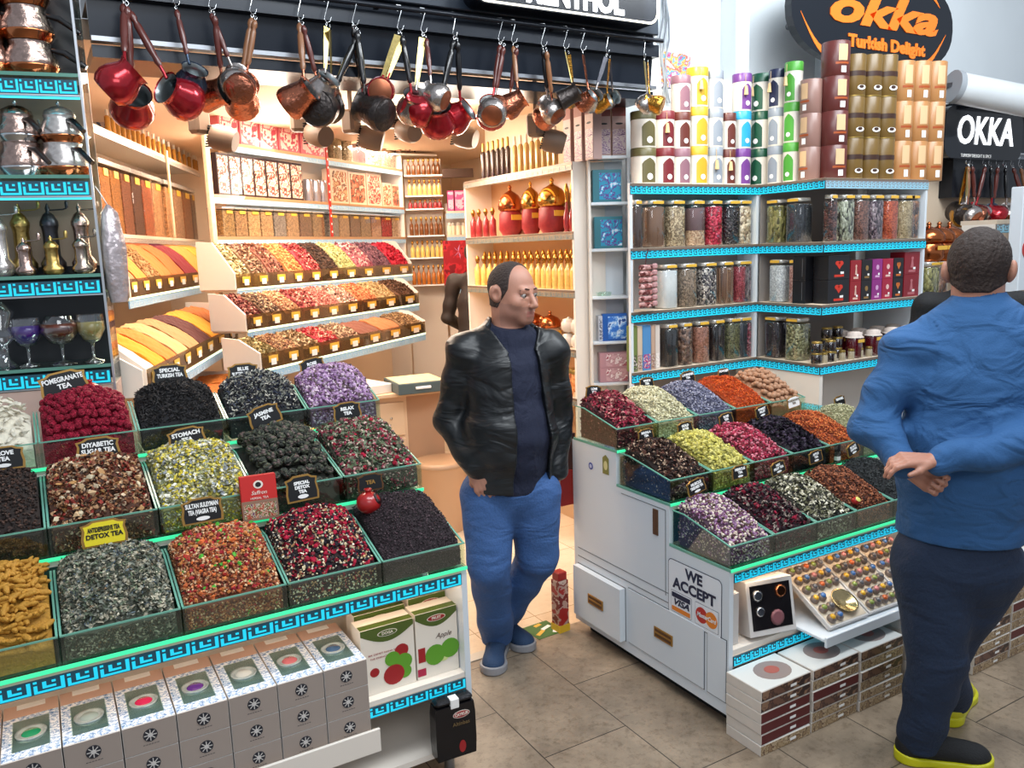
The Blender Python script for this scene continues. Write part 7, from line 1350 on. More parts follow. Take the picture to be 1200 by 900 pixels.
sticker_rect(t, 'blue_bar', vy0 + .006, vy1 - .006, vz1 - .026, vz1 - .006, NAVY, SX - .0028, .001); sticker_rect(t, 'orange_bar', vy0 + .006, vy1 - .006, vz0 + .006, vz0 + .024, STO, SX - .0028, .001); utext('VISA', (vy0 + vy1) / 2, (vz0 + vz1) / 2, .024, NAVY, .085, SX - .0032, .0015, .3)
sticker_rect(t, 'card_frame', my0, my1, vz0, vz1, NAVY, SX - .0014, .004); sticker_rect(t, 'card_face', my0 + .0015, my1 - .0015, vz0 + .0015, vz1 - .0015, STW, SX - .0021, .003); mc = (my0 + my1) / 2; zc2 = (vz0 + vz1) / 2
disc_u(mc + .026, zc2, .031, STR, SX - .0028).build('red_disc', t, world=True); disc_u(mc - .026, zc2, .031, STO, SX - .0035).build('orange_disc', t, world=True); utext('MasterCard', mc, zc2, .017, STW, .10, SX - .0044, .0006, .2)
P = onu(692.5, 546, 2.02); t = thing('round_sticker', 'small round blue sticker on the side of the right counter', 'sticker', (SX, float(P[1]), float(P[2]))); m = disc_u(float(P[1]), float(P[2]), .016, mat('stk_blue', '#34489a', .4), SX); m.build('disc', t, world=True); m = disc_u(float(P[1]), float(P[2]), .009, mat('stk_pale', '#b8c0dc', .4), SX - .0007); m.build('centre', t, world=True)
P = onu(710, 545, 2.02); t = thing('hygiene_sticker', 'olive crest sticker beside the round blue one', 'sticker', (SX, float(P[1]), float(P[2]))); m = MB(); y, z = float(P[1]), float(P[2]); m.prism([(y - .022, z - .04), (y + .022, z - .04), (y + .022, z + .03), (y, z + .045), (y - .022, z + .03)], SX - .0006, SX, mat('stk_olive', '#7c7c3c', .4), 'x'); m.build('crest', t, world=True); m = disc_u(y, z - .002, .013, mat('stk_cream', '#d0c890', .4), SX - .0007, rz=.02); m.build('emblem', t, world=True)
# odds and ends on the floor beside the counter
t = thing('drink_carton', 'tall red and white carton leaning against the rear corner of the right counter', 'box', (1.955, 3.01, .0), .1); m = MB(); m.rbox((-.028, -.03, .0), (.03, .03, .25), print_mat('red_white_carton', ['#a82c28', '#b8988c', '#7c201e', '#c8b0a4'], 14.), .003); m.build('carton', t); m = MB(); m.rbox((-.024, -.026, .2505), (.026, .026, .29), mat('carton_red', '#a01c1c', .4), .004); m.build('cap_top', t); m = MB(); m.box((-.030, -.032, .0), (.032, .032, .035), YELLOWT); m.build('yellow_base', t)
t = thing('red_cloth', 'red cloth hanging over the back edge of the right counter behind the man', 'cloth', (2.0, 3.02, .60)); m = MB(); m.prism([(-.03, 0), (.045, 0), (.05, .16), (-.045, .18), (-.04, .06)], -.02, .01, mat('red_fabric', '#8c1a18', .8, noise=.3, nscale=12, bump=.4), 'y'); m.build('cloth_fold', t); m = MB(); m.prism([(-.04, .1801), (.045, .1601), (.06, .33), (-.01, .34)], -.012, .012, mat('dark_strap', '#3a1a1a', .8), 'y'); m.build('strap', t)
P = onz(637, 738, 0); t = thing('floor_sticker', 'green and yellow printed leaflet lying on the floor by the counter', 'leaflet', (float(P[0]) + .0, float(P[1]), .0006), .05); m = MB(); m.box((-.075, -.07, 0), (.065, .07, .0012), mat('leaf_green', '#3e6a34', .4)); m.build('sheet', t); m = MB()
for x, y, a, w, c in ((-.03, -.02, .5, .03, YTAG), (.02, .01, .3, .028, PAPER), (.0, .05, .2, .02, YTAG), (.045, -.03, .9, .03, PAPER)): m.box((-w, -.01, .0013), (w, .01, .0018), c, TR((x, y, 0), a))
m.build('print', t)
t = thing('floor_edging', 'white strip lying across the passage at the shoes', 'strip', (1.49, 3.0, .0005)); m = MB(); m.rbox((-.30, -.03, 0), (.31, .03, .004), mat('strip_cream', '#cfc4b4', .5), .001); m.build('strip', t)
# white cabinet and red sign at the right photo edge
P = onw(1192, 300, 2.9); t = thing('display_case', 'white display case with a red round sign at the right photo edge', 'cabinet', (float(P[0]) + .33, 2.9, 0)); m = MB(); m.rbox((-.3, 0, 0), (.3, .08, 2.05), WHITE, .004); m.build('case', t); m = MB(); m.prism([(-.22 + .06 * math.cos(a), 1.66 + .06 * math.sin(a)) for a in np.arange(20) * 6.283 / 20][::-1], -.004, -.0005, STR, 'y'); m.box((-.25, -.006, 1.65), (-.19, -.0042, 1.67), PAPER); m.build('round_sign', t)
m = MB(); m.box((-.28, -.003, .9), (.28, -.0005, 1.4), mat('case_window', '#8a7a6a', .3, noise=.5, nscale=9)); m.build('window_panel', t)
# ================================================================ people: smooth-blended bodies meshed from distance fields
def v3(*a): return np.array(a, float)
def pxd(px, py, D):   # place seen at a picture point, D metres ahead of the eye
    d = ray(px, py); k = D / (.5 * d[0] + .866 * d[1]); return v3(0, 0, EYE) + d * k
def cap(P, a, b, r1, r2, n=None, f=1.):
    ab = b - a; q = P - a; t = np.clip((q @ ab) / max(ab @ ab, 1e-9), 0, 1); q = q - t[:, None] * ab
    if n is not None: q = q + (q @ n)[:, None] * n * (1 / f - 1)
    return np.sqrt((q * q).sum(1)) - (r1 + (r2 - r1) * t)
def ell(P, c, r, R=None):
    q = P - c
    if R is not None: q = q @ R
    q = q / np.array(r); k = np.sqrt((q * q).sum(1)); return (k - 1) * min(r)
def smin(a, b, k): h = np.clip(.5 + .5 * (b - a) / k, 0, 1); return b + (a - b) * h - k * h * (1 - h)
def smax(a, b, k): return -smin(-a, -b, k)
def nets(fn, lo, hi, h):
    B = 4; lo = np.array(lo) - h * 2; nb = np.ceil((np.array(hi) + h * 2 - lo) / (h * B)).astype(int); n = nb * B + 1
    g = np.stack(np.meshgrid(*[np.arange(k) for k in nb], indexing='ij'), -1).reshape(-1, 3); dc = fn(lo + (g + .5) * h * B)
    V = np.empty(n, np.float32); V[:] = 1.; sg = np.where(dc < 0, -1., 1.).reshape(nb); V[:-1, :-1, :-1] = np.repeat(np.repeat(np.repeat(sg, B, 0), B, 1), B, 2)
    act = g[np.abs(dc) < h * B * 1.6]; o = np.stack(np.meshgrid(*[np.arange(B + 1)] * 3, indexing='ij'), -1).reshape(-1, 3)
    idx = (act[:, None, :] * B + o[None]).reshape(-1, 3); flat = np.unique(np.ravel_multi_index(idx.T, n)); ii = np.stack(np.unravel_index(flat, n), 1)
    out = np.empty(len(flat)); 
    for s in range(0, len(flat), 300000): out[s:s + 300000] = fn(lo + ii[s:s + 300000] * h)
    V.ravel()[flat] = out; S = V < 0
    c = [S[i:n[0] - 1 + i, j:n[1] - 1 + j, k:n[2] - 1 + k] for i in (0, 1) for j in (0, 1) for k in (0, 1)]
    al = c[0].copy(); an = c[0].copy()
    for x in c[1:]: al &= x; an |= x
    cells = np.argwhere(an & ~al); acc = np.zeros((len(cells), 3)); cnt = np.zeros(len(cells)); cr = [(i, j, k) for i in (0, 1) for j in (0, 1) for k in (0, 1)]
    for a in cr:
        for ax in range(3):
            if a[ax]: continue
            b = list(a); b[ax] = 1; A_ = cells + a; B2 = cells + b; va = V[tuple(A_.T)]; vb = V[tuple(B2.T)]; m = (va < 0) != (vb < 0); t = np.where(m, va / np.where(va == vb, 1, va - vb), 0)
            p = A_.astype(float); p[:, ax] += t; acc += p * m[:, None]; cnt += m
    P = lo + acc / cnt[:, None] * h; ids = -np.ones(n - 1, int); ids[tuple(cells.T)] = np.arange(len(cells)); F = []
    for ax in range(3):
        sl0 = [slice(None)] * 3; sl1 = [slice(None)] * 3; sl0[ax] = slice(0, -1); sl1[ax] = slice(1, None); e = np.argwhere(S[tuple(sl0)] != S[tuple(sl1)]); b, c_ = (ax + 1) % 3, (ax + 2) % 3
        e = e[(e[:, b] > 0) & (e[:, c_] > 0) & (e[:, b] < n[b] - 1) & (e[:, c_] < n[c_] - 1)]; q = []
        for db, dc2 in ((-1, -1), (0, -1), (0, 0), (-1, 0)): k = e.copy(); k[:, b] += db; k[:, c_] += dc2; q.append(ids[tuple(k.T)])
        q = np.stack(q, 1); inside = S[tuple(e.T)]; q[~inside] = q[~inside][:, ::-1]; F.append(q[(q >= 0).all(1)])
    return P, np.concatenate(F)
def skin_mesh(name, fn, lo, hi, h, mats, pick, parent):
    P, F = nets(fn, lo, hi, h); me = bpy.data.meshes.new(name); W = xf(P, (parent.parent.matrix_basis if parent.parent else parent.matrix_basis).inverted()); me.vertices.add(len(W)); me.vertices.foreach_set('co', W.ravel()); me.loops.add(F.size); me.loops.foreach_set('vertex_index', F.ravel())
    me.polygons.add(len(F)); me.polygons.foreach_set('loop_start', np.arange(len(F)) * 4); me.polygons.foreach_set('use_smooth', [True] * len(F))
    if pick is not None: me.polygons.foreach_set('material_index', pick(P[F].mean(1)).astype(int))
    for m in mats: me.materials.append(m)
    me.update(calc_edges=True); o = bpy.data.objects.new(name, me); COL.objects.link(o); o.parent = parent; KIDS.setdefault(parent.name, []).append(o); return o
def skinmat(name, col):
    if name in MATS: return MATS[name]
    m = mat(name, col, .5, noise=.12, nscale=28., bump=.12); b = m.node_tree.nodes['Principled BSDF']; b.inputs['Subsurface Weight'].default_value = .12; b.inputs['Subsurface Radius'].default_value = (.9, .35, .2); b.inputs['Subsurface Scale'].default_value = .012; return m
SKIN = skinmat('skin', '#b5816c'); STUB = skinmat('stubble_skin', '#a47665'); LIP = skinmat('lip', '#a4695c'); EYEW = mat('eye_white', '#9c948e', .2, coat=.6); IRIS = mat('iris_brown', '#1c110c', .2, coat=.6)
def fabric(name, col, rough=.8, bump=.25, sc=160., noise=.12, **k): return mat(name, col, rough, noise=noise, nscale=sc, bump=bump, **k)
def headR(yaw, pitch=0., roll=0.):   # columns: head right(viewer's), back, up in world; face looks along -back
    R = Matrix.Rotation(yaw, 3, 'Z') @ Matrix.Rotation(roll, 3, 'Y') @ Matrix.Rotation(pitch, 3, 'X'); return np.array(R)
def head_fn(c, R, s=1., heavy=0., neck=None, nr=.06, ears=True):
    def f(P):
        q = ((P - c) @ R) / s
        d = ell(q, v3(0, .012, .025), (.077, .097, .091)); d = smin(d, ell(q, v3(0, -.026, -.042), (.060 + heavy * .6, .068, .072)), .03)
        d = smin(d, ell(q, v3(0, -.012, -.072), (.056 + heavy, .066, .042)), .03); d = smin(d, cap(q, v3(-.012, -.074, -.098), v3(.012, -.074, -.098), .017, .017), .025)
        d = smin(d, cap(q, v3(-.036, -.080, .019), v3(.036, -.080, .019), .0115, .0115), .014)
        for s_ in (-1, 1):
            d = smin(d, ell(q, v3(s_ * .043, -.060, -.028), (.024, .024, .022)), .02); d = smax(d, -ell(q, v3(s_ * .031, -.098, -.001), (.017, .018, .0125)), .012)
            d = smin(d, cap(q, v3(s_ * .018, -.0885, .009), v3(s_ * .044, -.082, .008), .0045, .0045), .006); d = smin(d, cap(q, v3(s_ * .020, -.088, -.011), v3(s_ * .043, -.081, -.011), .004, .004), .007)
            e = smin(ell(q, v3(s_ * .079, .014, -.004), (.009, .020, .030)), ell(q, v3(s_ * .089, .026, .004), (.009, .016, .026)), .01); e = smax(e, -ell(q, v3(s_ * .089, .008, -.002), (.008, .011, .017)), .005); d = smin(d, e, .008) if ears else d
        d = smin(d, cap(q, v3(0, -.090, .006), v3(0, -.116, -.036), .0085, .0125), .011); d = smin(d, cap(q, v3(-.011, -.106, -.041), v3(.011, -.106, -.041), .0085, .0085), .007)
        d = smin(d, cap(q, v3(-.019, -.090, -.067), v3(.019, -.090, -.067), .0065, .0065), .008); d = smin(d, cap(q, v3(-.016, -.090, -.079), v3(.016, -.090, -.079), .007, .007), .008); d = smax(d, -cap(q, v3(-.022, -.100, -.0725), v3(.022, -.100, -.0725), .0028, .0028), .004)
        d = d * s
        if neck is not None: d = smin(d, cap(P, c + R @ v3(0, .028, -.05) * s, neck, nr, nr * 1.08), .025)
        return d
    return f
def hand_prims(o, fd, pn, curl=.5, side=1, s=1., spread=.0, thumb=.6):
    """capsules of a hand: o wrist, fd finger direction, pn back-of-hand normal"""
    fd = fd / np.linalg.norm(fd); pn = pn - fd * (pn @ fd); pn /= np.linalg.norm(pn); sd = np.cross(fd, pn) * side; L = []
    for i, (off, ln) in enumerate(((-.030, .90), (-.010, 1.0), (.010, .95), (.029, .78))):
        k = o + fd * .088 * s + sd * off * s; L.append((o + sd * off * .55 * s, k, .0155 * s, .0115 * s)); a = k; ang = curl * .7 if not hasattr(curl, '__len__') else curl[i] * .7
        for seg, (l, r) in enumerate(((.042, .0093), (.026, .0083), (.020, .0072))):
            dr = fd * math.cos(ang) - pn * math.sin(ang) + sd * spread * (i - 1.5); b = a + dr * l * ln * s; L.append((a, b, r * s, (r - .0008) * s)); a = b; ang += (curl if not hasattr(curl, '__len__') else curl[i]) * (.95 if seg == 0 else .7)
    a = o + fd * .025 * s - sd * .026 * s; b = a + (fd * .7 - sd * .75 * thumb - pn * .35) * .045 * s; c = b + (fd * .9 - sd * .25 * thumb - pn * .4) * .034 * s; L += [(o, a, .015 * s, .014 * s), (a, b, .0135 * s, .0105 * s), (b, c, .0105 * s, .008 * s)]; return L
def shoe(t, heel, toe, up, mats, w=.046, name='shoe', h=.0045):
    f = toe - heel; L = np.linalg.norm(f); f = f / L; z = v3(0, 0, 1); s = np.cross(z, f); up0, sole, lace = mats; R = np.stack([f, s, z], 1)
    def uf(P):
        q = (P - heel) @ R; d = cap(q, v3(.035, 0, .045), v3(L - .05, 0, .038), .042, .034, v3(0, 0, 1), .95); d = smin(d, cap(q, v3(.04, 0, .06), v3(.05, 0, .095), .040, .036), .03); d = smin(d, cap(q, v3(.10, 0, .06), v3(L - .09, 0, .045), .035, .033), .03)
        d = smin(d, ell(q, v3(L - .055, .004, .034), (.055, w, .032)), .02); d = np.maximum(d, -(q[:, 2] - .022)); return np.maximum(d, q[:, 2] - .10)
    def sf(P):
        q = (P - heel) @ R; a = ell(q * v3(1, 1, 0), v3(.045, 0, 0), (.056, .048, 1)); b = ell(q * v3(1, 1, 0), v3(L - .06, .004, 0), (.068, w + .011, 1)); c = cap(q * v3(1, 1, 0), v3(.04, 0, 0), v3(L - .06, 0, 0), .045, .050); d = smin(np.minimum(a, b), c, .02)
        return smax(smax(d, -(q[:, 2] - .0006), .004), q[:, 2] - (.026 + .012 * (np.clip(q[:, 0] / L, 0, 1) - .5) ** 2 * 4), .004)
    c = (heel + toe) / 2; lo = c - v3(.19, .19, .10); hi = c + v3(.19, .19, .13); lo[2] = -.01
    o = skin_mesh(name, uf, lo, hi, h, [up0], None, t); skin_mesh('sole', sf, lo, hi, h, [sole], None, o)
    m = MB()
    for i in range(5):
        x = .085 + i * .021; zt = .104 - i * .0125; p = [heel + R @ v3(x, -.022, zt - .012), heel + R @ v3(x + .004, 0, zt), heel + R @ v3(x, .022, zt - .012)]; m.tube([tuple(q - np.array(t.location)) for q in p], .0028, lace, 5)
    l = m.build('laces', o); return o
def eyes(t, c, R, s=1., look=0.):
    m = MB()
    for s_ in (-1, 1):
        p = c + R @ v3(s_ * .031, -.0795, -.0008) * s - np.array(t.location); k = MB(); lump(k, EYEW, .0122 * s, 12, 8, rough=0, c=tuple(p)); d = R @ v3(math.sin(look), -math.cos(look), 0); q = p + d * .0076 * s; lump(k, IRIS, .0062 * s, 10, 6, rough=0, c=tuple(q)); k.build('eyeball', t)
    b = MB()
    for s_ in (-1, 1): b = MB(); pts = [c + R @ v3(s_ * x, y, z) * s - np.array(t.location) for x, y, z in ((.014, -.0945, .0235), (.030, -.0918, .0262), (.050, -.078, .0190))]; b.tube([tuple(q) for q in pts], [.0020, .0026, .0012], MATS['brow_hair'], 6); b.build('eyebrow', t)
mat('brow_hair', '#2a1c16', .8)
def folds(m, sc=(9, 9, 26), dist=.02, st=.7, rot=.3, fine=0.):
    # soft creases: stretched noise as a bump on top of whatever the cloth has
    t = m.node_tree; b = t.nodes['Principled BSDF']; tc = N(t, 'ShaderNodeTexCoord'); mp = N(t, 'ShaderNodeMapping'); mp.inputs['Scale'].default_value = sc; mp.inputs['Rotation'].default_value = (rot, rot * .6, 0)
    nz = N(t, 'ShaderNodeTexNoise', i_Scale=1., i_Detail=2.5, i_Roughness=.5, i_Distortion=.9); nz.noise_type = 'RIDGED_MULTIFRACTAL' if hasattr(nz, 'noise_type') and 0 else nz.noise_type
    t.links.new(tc.outputs['Object'], mp.inputs[0]); t.links.new(mp.outputs[0], nz.inputs['Vector']); bp = N(t, 'ShaderNodeBump', i_Strength=st, i_Distance=dist); t.links.new(nz.outputs[0], bp.inputs['Height'])
    old = b.inputs['Normal'].links[0].from_socket if b.inputs['Normal'].links else None
    if old: t.links.new(old, bp.inputs['Normal'])
    t.links.new(bp.outputs[0], b.inputs['Normal']); return m
def person(name, label, root, head, body, top, legs=None, hair=None, look=None, h=(.0045, .0065), feet=(), extra_skin=()):
    """root: floor point; each entry carries its own distance function, bounds and materials"""
    t = thing(name, label, 'person', tuple(root)); fn, lo, hi, pick = body; skin_mesh('body', fn, lo, hi, h[0], [SKIN, STUB, LIP], pick, t)
    for nm, f, lo, hi, ms, pk, hh in top: skin_mesh(nm, f, lo, hi, hh, ms, pk, t)
    return t
def wr(P, a, k, ax, b=1.5, k2=9.):   # soft cloth folds across an axis
    u = P @ (ax / np.linalg.norm(ax)); return a * np.sin(u * k + b * np.sin(P @ v3(k2, -k2 * .7, k2 * .4)) + 1.3 * np.sin(P @ v3(-5, 8, 4)))
# ---------------- man in the leather jacket
def union(P, prims, k=.02):
    d = None
    for a in prims: e = cap(P, *a); d = e if d is None else smin(d, e, k)
    return d
D1 = 3.27; fR = onz(576, 788, 0); fL = onz(622, 764, 0)
J = dict(nk=pxd(596, 388, D1), ch=pxd(594, 438, D1), be=pxd(598, 508, D1 - .02), pe=pxd(598, 566, D1), sR=pxd(545, 410, D1 - .02), eR=pxd(526, 494, D1 + .02), wR=pxd(557, 549, D1 - .12), sL=pxd(645, 409, D1 + .06), eL=pxd(655, 486, D1 + .12), wL=pxd(652, 552, D1 + .06),
    hR=pxd(573, 580, D1 - .01), kR=pxd(573, 662, D1 - .09), aR=None, hL=pxd(624, 578, D1 + .03), kL=pxd(630, 652, D1 + .02))
camx = CR.copy(); camx[2] = 0; camx /= np.linalg.norm(camx); camf = np.cross(v3(0, 0, 1), camx)   # viewer's right / away
byaw = .42; bx = camx * math.cos(byaw) + camf * math.sin(byaw); bf = -(camf * math.cos(byaw) - camx * math.sin(byaw))     # body's side axis and facing
shR = (fR * v3(1, 1, 0)); shL = fL * v3(1, 1, 0)
toeR = shR + (-camf * .03 + camx * .0) ; dR = -camf * .96 - camx * .1; dR /= np.linalg.norm(dR); heelR = toeR - dR * .27
dL_ = -camf * .75 + camx * .62; dL_ /= np.linalg.norm(dL_); toeL = shL.copy(); heelL = toeL - dL_ * .27
J['aR'] = heelR + dR * .06 + v3(0, 0, .10); J['aL'] = heelL + dL_ * .06 + v3(0, 0, .10)
hc = pxd(601, 343, D1 - .01); hyaw = math.atan2(camx[1], camx[0]) + .85; HR = headR(hyaw, .10, .0)
hf = head_fn(hc, HR, 1.02, .009, J['nk'] - v3(0, 0, .03), .063)
hp = hand_prims(J['wR'] + v3(0, 0, -.0), J['wR'] * 0 + (pxd(572, 585, D1 - .13) - J['wR']), -camf - camx * .3, .35, -1, 1.0)
hp2 = hand_prims(J['wL'], v3(.05, 0, -1.), camx, .6, 1, .95)
def body1(P):
    d = hf(P); d = smin(d, cap(P, J['nk'] - v3(0, 0, .12), J['be'], .08, .12), .04); d = smin(d, cap(P, J['be'], J['pe'], .12, .12), .05)
    for s in 'RL': d = smin(d, union(P, [(J['nk'] - v3(0, 0, .07), J['s' + s], .04, .04), (J['s' + s], J['e' + s], .042, .035), (J['e' + s], J['w' + s], .036, .026), (J['pe'], J['h' + s], .09, .08), (J['h' + s], J['k' + s], .075, .05), (J['k' + s], J['a' + s], .048, .034)]), .03)
    return np.minimum(d, union(P, hp + hp2, .006))
def face_pick(c, R, s=1., stub=True):
    def f(C):
        q = ((C - c) @ R) / s; m = np.zeros(len(C), int)
        if stub: m[(q[:, 1] < .0) & (q[:, 2] < -.035 - .25 * np.maximum(0, -q[:, 1] - .06)) & (q[:, 2] > -.125) & (np.linalg.norm(q[:, :2], axis=1) < .13)] = 1
        m[(q[:, 1] < -.088) & (np.abs(q[:, 0]) < .021) & (q[:, 2] < -.062) & (q[:, 2] > -.084)] = 2; return m
    return f
LEA = folds(mat('black_leather', '#14171a', .42, noise=.3, nscale=9., bump=.2), (5, 5, 13), .03, .7); NAV = folds(fabric('navy_sweater', '#141b33', .85), (14, 14, 8), .03, .6); JEAN = folds(fabric('blue_jeans', '#35588c', .8, .3, 120., .3), (5, 5, 11), .028, .6)
torso = [(J['nk'] - v3(0, 0, .035), J['ch'], .10, .150), (J['ch'], J['be'], .155, .172), (J['be'], J['pe'] + v3(0, 0, .03), .172, .158)]
def tor(P, g=0., flat=.86): 
    d = None
    for a, b, r1, r2 in torso: e = cap(P, a, b, r1 + g, r2 + g, bf, flat); d = e if d is None else smin(d, e, .05)
    for s in 'RL': d = smin(d, cap(P, J['nk'] - v3(0, 0, .02), J['s' + s] - v3(0, 0, .005), .055 + g * .6, .060 + g * .6), .045)
    return d
def slv(P, g=0.):
    d = None
    for s in 'RL': e = smin(cap(P, J['s' + s], J['e' + s], .068 + g, .056 + g), cap(P, J['e' + s], J['w' + s] + (J['w' + s] - J['e' + s]) * -.03, .056 + g, .044 + g), .02); d = e if d is None else np.minimum(d, e)
    return d
def sweater(P): d = tor(P, -.004); d = smin(d, cap(P, J['nk'] + v3(0, 0, .018), J['nk'] - v3(0, 0, .04), .076, .088), .02); d = d + wr(P, .0022, 55, v3(0, 0, 1), 1., 6); return np.maximum(np.maximum(d, P[:, 2] - (J['nk'][2] + .030 + .25 * ((P - J['nk']) @ -bf))), (J['pe'][2] - .045) - P[:, 2])
zH, zN = J['pe'][2] + .005, J['nk'][2]
def jacket(P):
    d = smin(tor(P, .014, .90), slv(P, .004), .035); d = smin(d, cap(P, J['nk'] + v3(0, 0, .045), J['nk'] - v3(0, 0, .05), .086, .100), .02)
    q = P - J['ch']; x = q @ bx; y = q @ bf; z = (P[:, 2] - zH) / (zN - zH); c = .02 + .02 * (1 - z); w = .060 + .030 * np.clip(1 - z, 0, 1) - .0 * z + .03 * np.clip(z - .8, 0, 1); 
    w = np.where(z > .88, .060 + (z - .88) * .3, w)
    d = d + wr(P, .0042, 42, v3(.2, .1, 1), 1.8, 7) * np.clip(1.2 - np.abs(x) * 0, 0, 1); open_ = np.maximum(np.abs(x - c) - w, -(y - .02)); d = smax(d, -open_, .006)
    d = smax(d, -(np.maximum(cap(P, J['nk'] + v3(0, 0, .12), J['nk'] - v3(0, 0, .02), .078, .080), -(P[:, 2] - zN + .03))), .006)
    d = np.maximum(d, P[:, 2] - (zN + .062 - .25 * y)); lower = (zH - .012) - P[:, 2]; aw = np.minimum(cap(P, J['eR'], J['wR'], .07, .07), cap(P, J['eL'], J['wL'], .07, .07)); return np.maximum(d, np.where(aw < 0, -1, lower))
def jeans(P):
    d = cap(P, J['pe'] + v3(0, 0, .03), J['pe'] - v3(0, 0, .02), .152, .150, bf, .84)
    for s in 'RL': d = smin(d, smin(cap(P, J['h' + s], J['k' + s], .122, .088), cap(P, J['k' + s], J['a' + s] + v3(0, 0, -.02), .086, .074), .02), .03)
    d = d + wr(P, .0035, 48, v3(.3, .2, 1), 1.9, 8) * np.clip((.75 - P[:, 2]) * 2.2, .25, 1.3); return np.maximum(np.maximum(d, P[:, 2] - (J['pe'][2] + .06)), .052 - P[:, 2])
b0 = np.minimum(np.minimum(J['eR'], J['eL']), J['pe']) - v3(.28, .28, 0); b1 = np.maximum(np.maximum(J['eR'], J['eL']), J['pe']) + v3(.28, .28, 0); b0[2] = 0
hn1 = head_fn(hc, HR, 1.02, .009, J['nk'] - v3(0, 0, .03), .063, False)
def hair1(P):
    q = (P - hc) @ HR / 1.02; d = hn1(P) - .0035 - .0012 * np.sin(P @ v3(420, 380, 300)); line = .045 - .95 * np.maximum(0, q[:, 1] * -1 - .02); cut = np.maximum(-(q[:, 1] + .034 + np.maximum(0, q[:, 2] - .045) * -.15), -(q[:, 2] + .055 - np.clip(-q[:, 1] * 1.6 + .02, 0, .2)))
    ear = -ell(q, v3(np.copysign(.085, 1), .014, -.002), (.022, .024, .036)); ear2 = -ell(q, v3(-.085, .014, -.002), (.022, .024, .036)); return np.maximum(np.maximum(d, cut), np.maximum(ear, ear2))
HAIR1 = mat('cropped_grey_brown_hair', '#3a2e2a', .85, noise=.35, nscale=120, bump=.6)
hb0 = hc - v3(.16, .16, .17); hb1 = hc + v3(.16, .16, .16)
man = person('person', 'man in open black leather jacket, navy sweater and blue jeans, hand in pocket', (float((shR + shL)[0] / 2), float((shR + shL)[1] / 2), 0), None, (body1, v3(b0[0], b0[1], .03), v3(b1[0], b1[1], 1.80), face_pick(hc, HR, 1.02)),
    [('sweater', sweater, v3(b0[0], b0[1], zH - .1), v3(b1[0], b1[1], zN + .05), [NAV], None, .006), ('jacket', jacket, v3(b0[0], b0[1], .6), v3(b1[0], b1[1], zN + .1), [LEA], None, .005), ('jeans', jeans, v3(b0[0], b0[1], .03), v3(b1[0], b1[1], zH + .1), [JEAN], None, .0055), ('hair', hair1, hb0, hb1, [HAIR1], None, .004)], None, None)
eyes(man, hc, HR, 1.02, .1)
SHB = fabric('blue_knit_shoe', '#233c5c', .8); SHS = mat('shoe_sole_grey', '#8c8c90', .5)
shoe(man, heelR, toeR, None, (SHB, SHS, mat('lace_navy', '#18263c', .8))); shoe(man, heelL, toeL, None, (SHB, SHS, MATS['lace_navy']))
# zip edge and belt
m = MB(); zp = mat('zip_metal', '#6a6c70', .3, .8)
# ---------------- man in the blue sweater, seen from behind
D2 = 2.50; K = dict(nk=pxd(1146, 372, D2), ch=pxd(1136, 440, D2 + .0), be=pxd(1132, 540, D2 - .02), pe=pxd(1122, 632, D2), sR=pxd(1064, 410, D2 + .04), eR=pxd(1022, 498, D2 + .03), wR=pxd(1062, 545, D2 - .13), sL=pxd(1222, 402, D2 - .08), eL=pxd(1236, 515, D2 - .20), wL=pxd(1093, 541, D2 - .20))
f1 = onz(1052, 892, 0); y2 = .50; gx = camx * math.cos(y2) - camf * math.sin(y2); gf = camf * math.cos(y2) + camx * math.sin(y2)   # side axis, facing (away to the right)
heelA = f1 * v3(1, 1, 0) + camx * .01 + camf * .02; dA = camx * .93 - camf * .20; dA /= np.linalg.norm(dA); toeA = heelA + dA * .29; heelB = onz(1108, 850, 0) * v3(1, 1, 0); dB = camx * .6 + camf * .7; dB /= np.linalg.norm(dB); toeB = heelB + dB * .29
K['aR'] = heelA + dA * .065 + v3(0, 0, .11); K['aL'] = heelB + dB * .065 + v3(0, 0, .11); K['hR'] = pxd(1092, 660, D2); K['hL'] = pxd(1152, 662, D2 + .0); K['kR'] = pxd(1098, 775, D2 - .02); K['kL'] = pxd(1100, 765, D2 + .12)
hc2 = pxd(1147, 318, D2 + .02); HR2 = headR(math.atan2(camx[1], camx[0]) + math.pi - .55, .05); hf2 = head_fn(hc2, HR2, 1.04, .006, K['nk'] - v3(0, 0, .02), .062)
hpA = hand_prims(K['wR'] + camx * .004 - v3(0, 0, .004), camx * .80 - v3(0, 0, .50), camf, [1.5, 1.5, 1.5, 1.45], -1, .98, 0, .8)      # far hand: curled fingers
# left hand wraps over it from the right: wrist at the cuff, fingers reaching left
hpB = hand_prims(K['wL'] + v3(0, 0, .004), -camx * .98 + v3(0, 0, .06), -camf * .25 + v3(0, 0, 1.), [.55, .6, .7, .8], 1, .92, 0, .5)
def hands2(P): return np.minimum(union(P, hpA, .005), union(P, hpB, .005))
def body2(P):
    d = hf2(P); d = smin(d, cap(P, K['nk'] - v3(0, 0, .12), K['be'], .08, .13), .04); d = smin(d, cap(P, K['be'], K['pe'], .13, .12), .05)
    for s in 'RL': d = smin(d, union(P, [(K['nk'] - v3(0, 0, .05), K['s' + s], .05, .05), (K['s' + s], K['e' + s], .045, .038), (K['e' + s], K['w' + s], .038, .027), (K['pe'], K['h' + s], .09, .08), (K['h' + s], K['k' + s], .08, .05), (K['k' + s], K['a' + s], .05, .036)]), .03)
    return np.minimum(d, hands2(P))
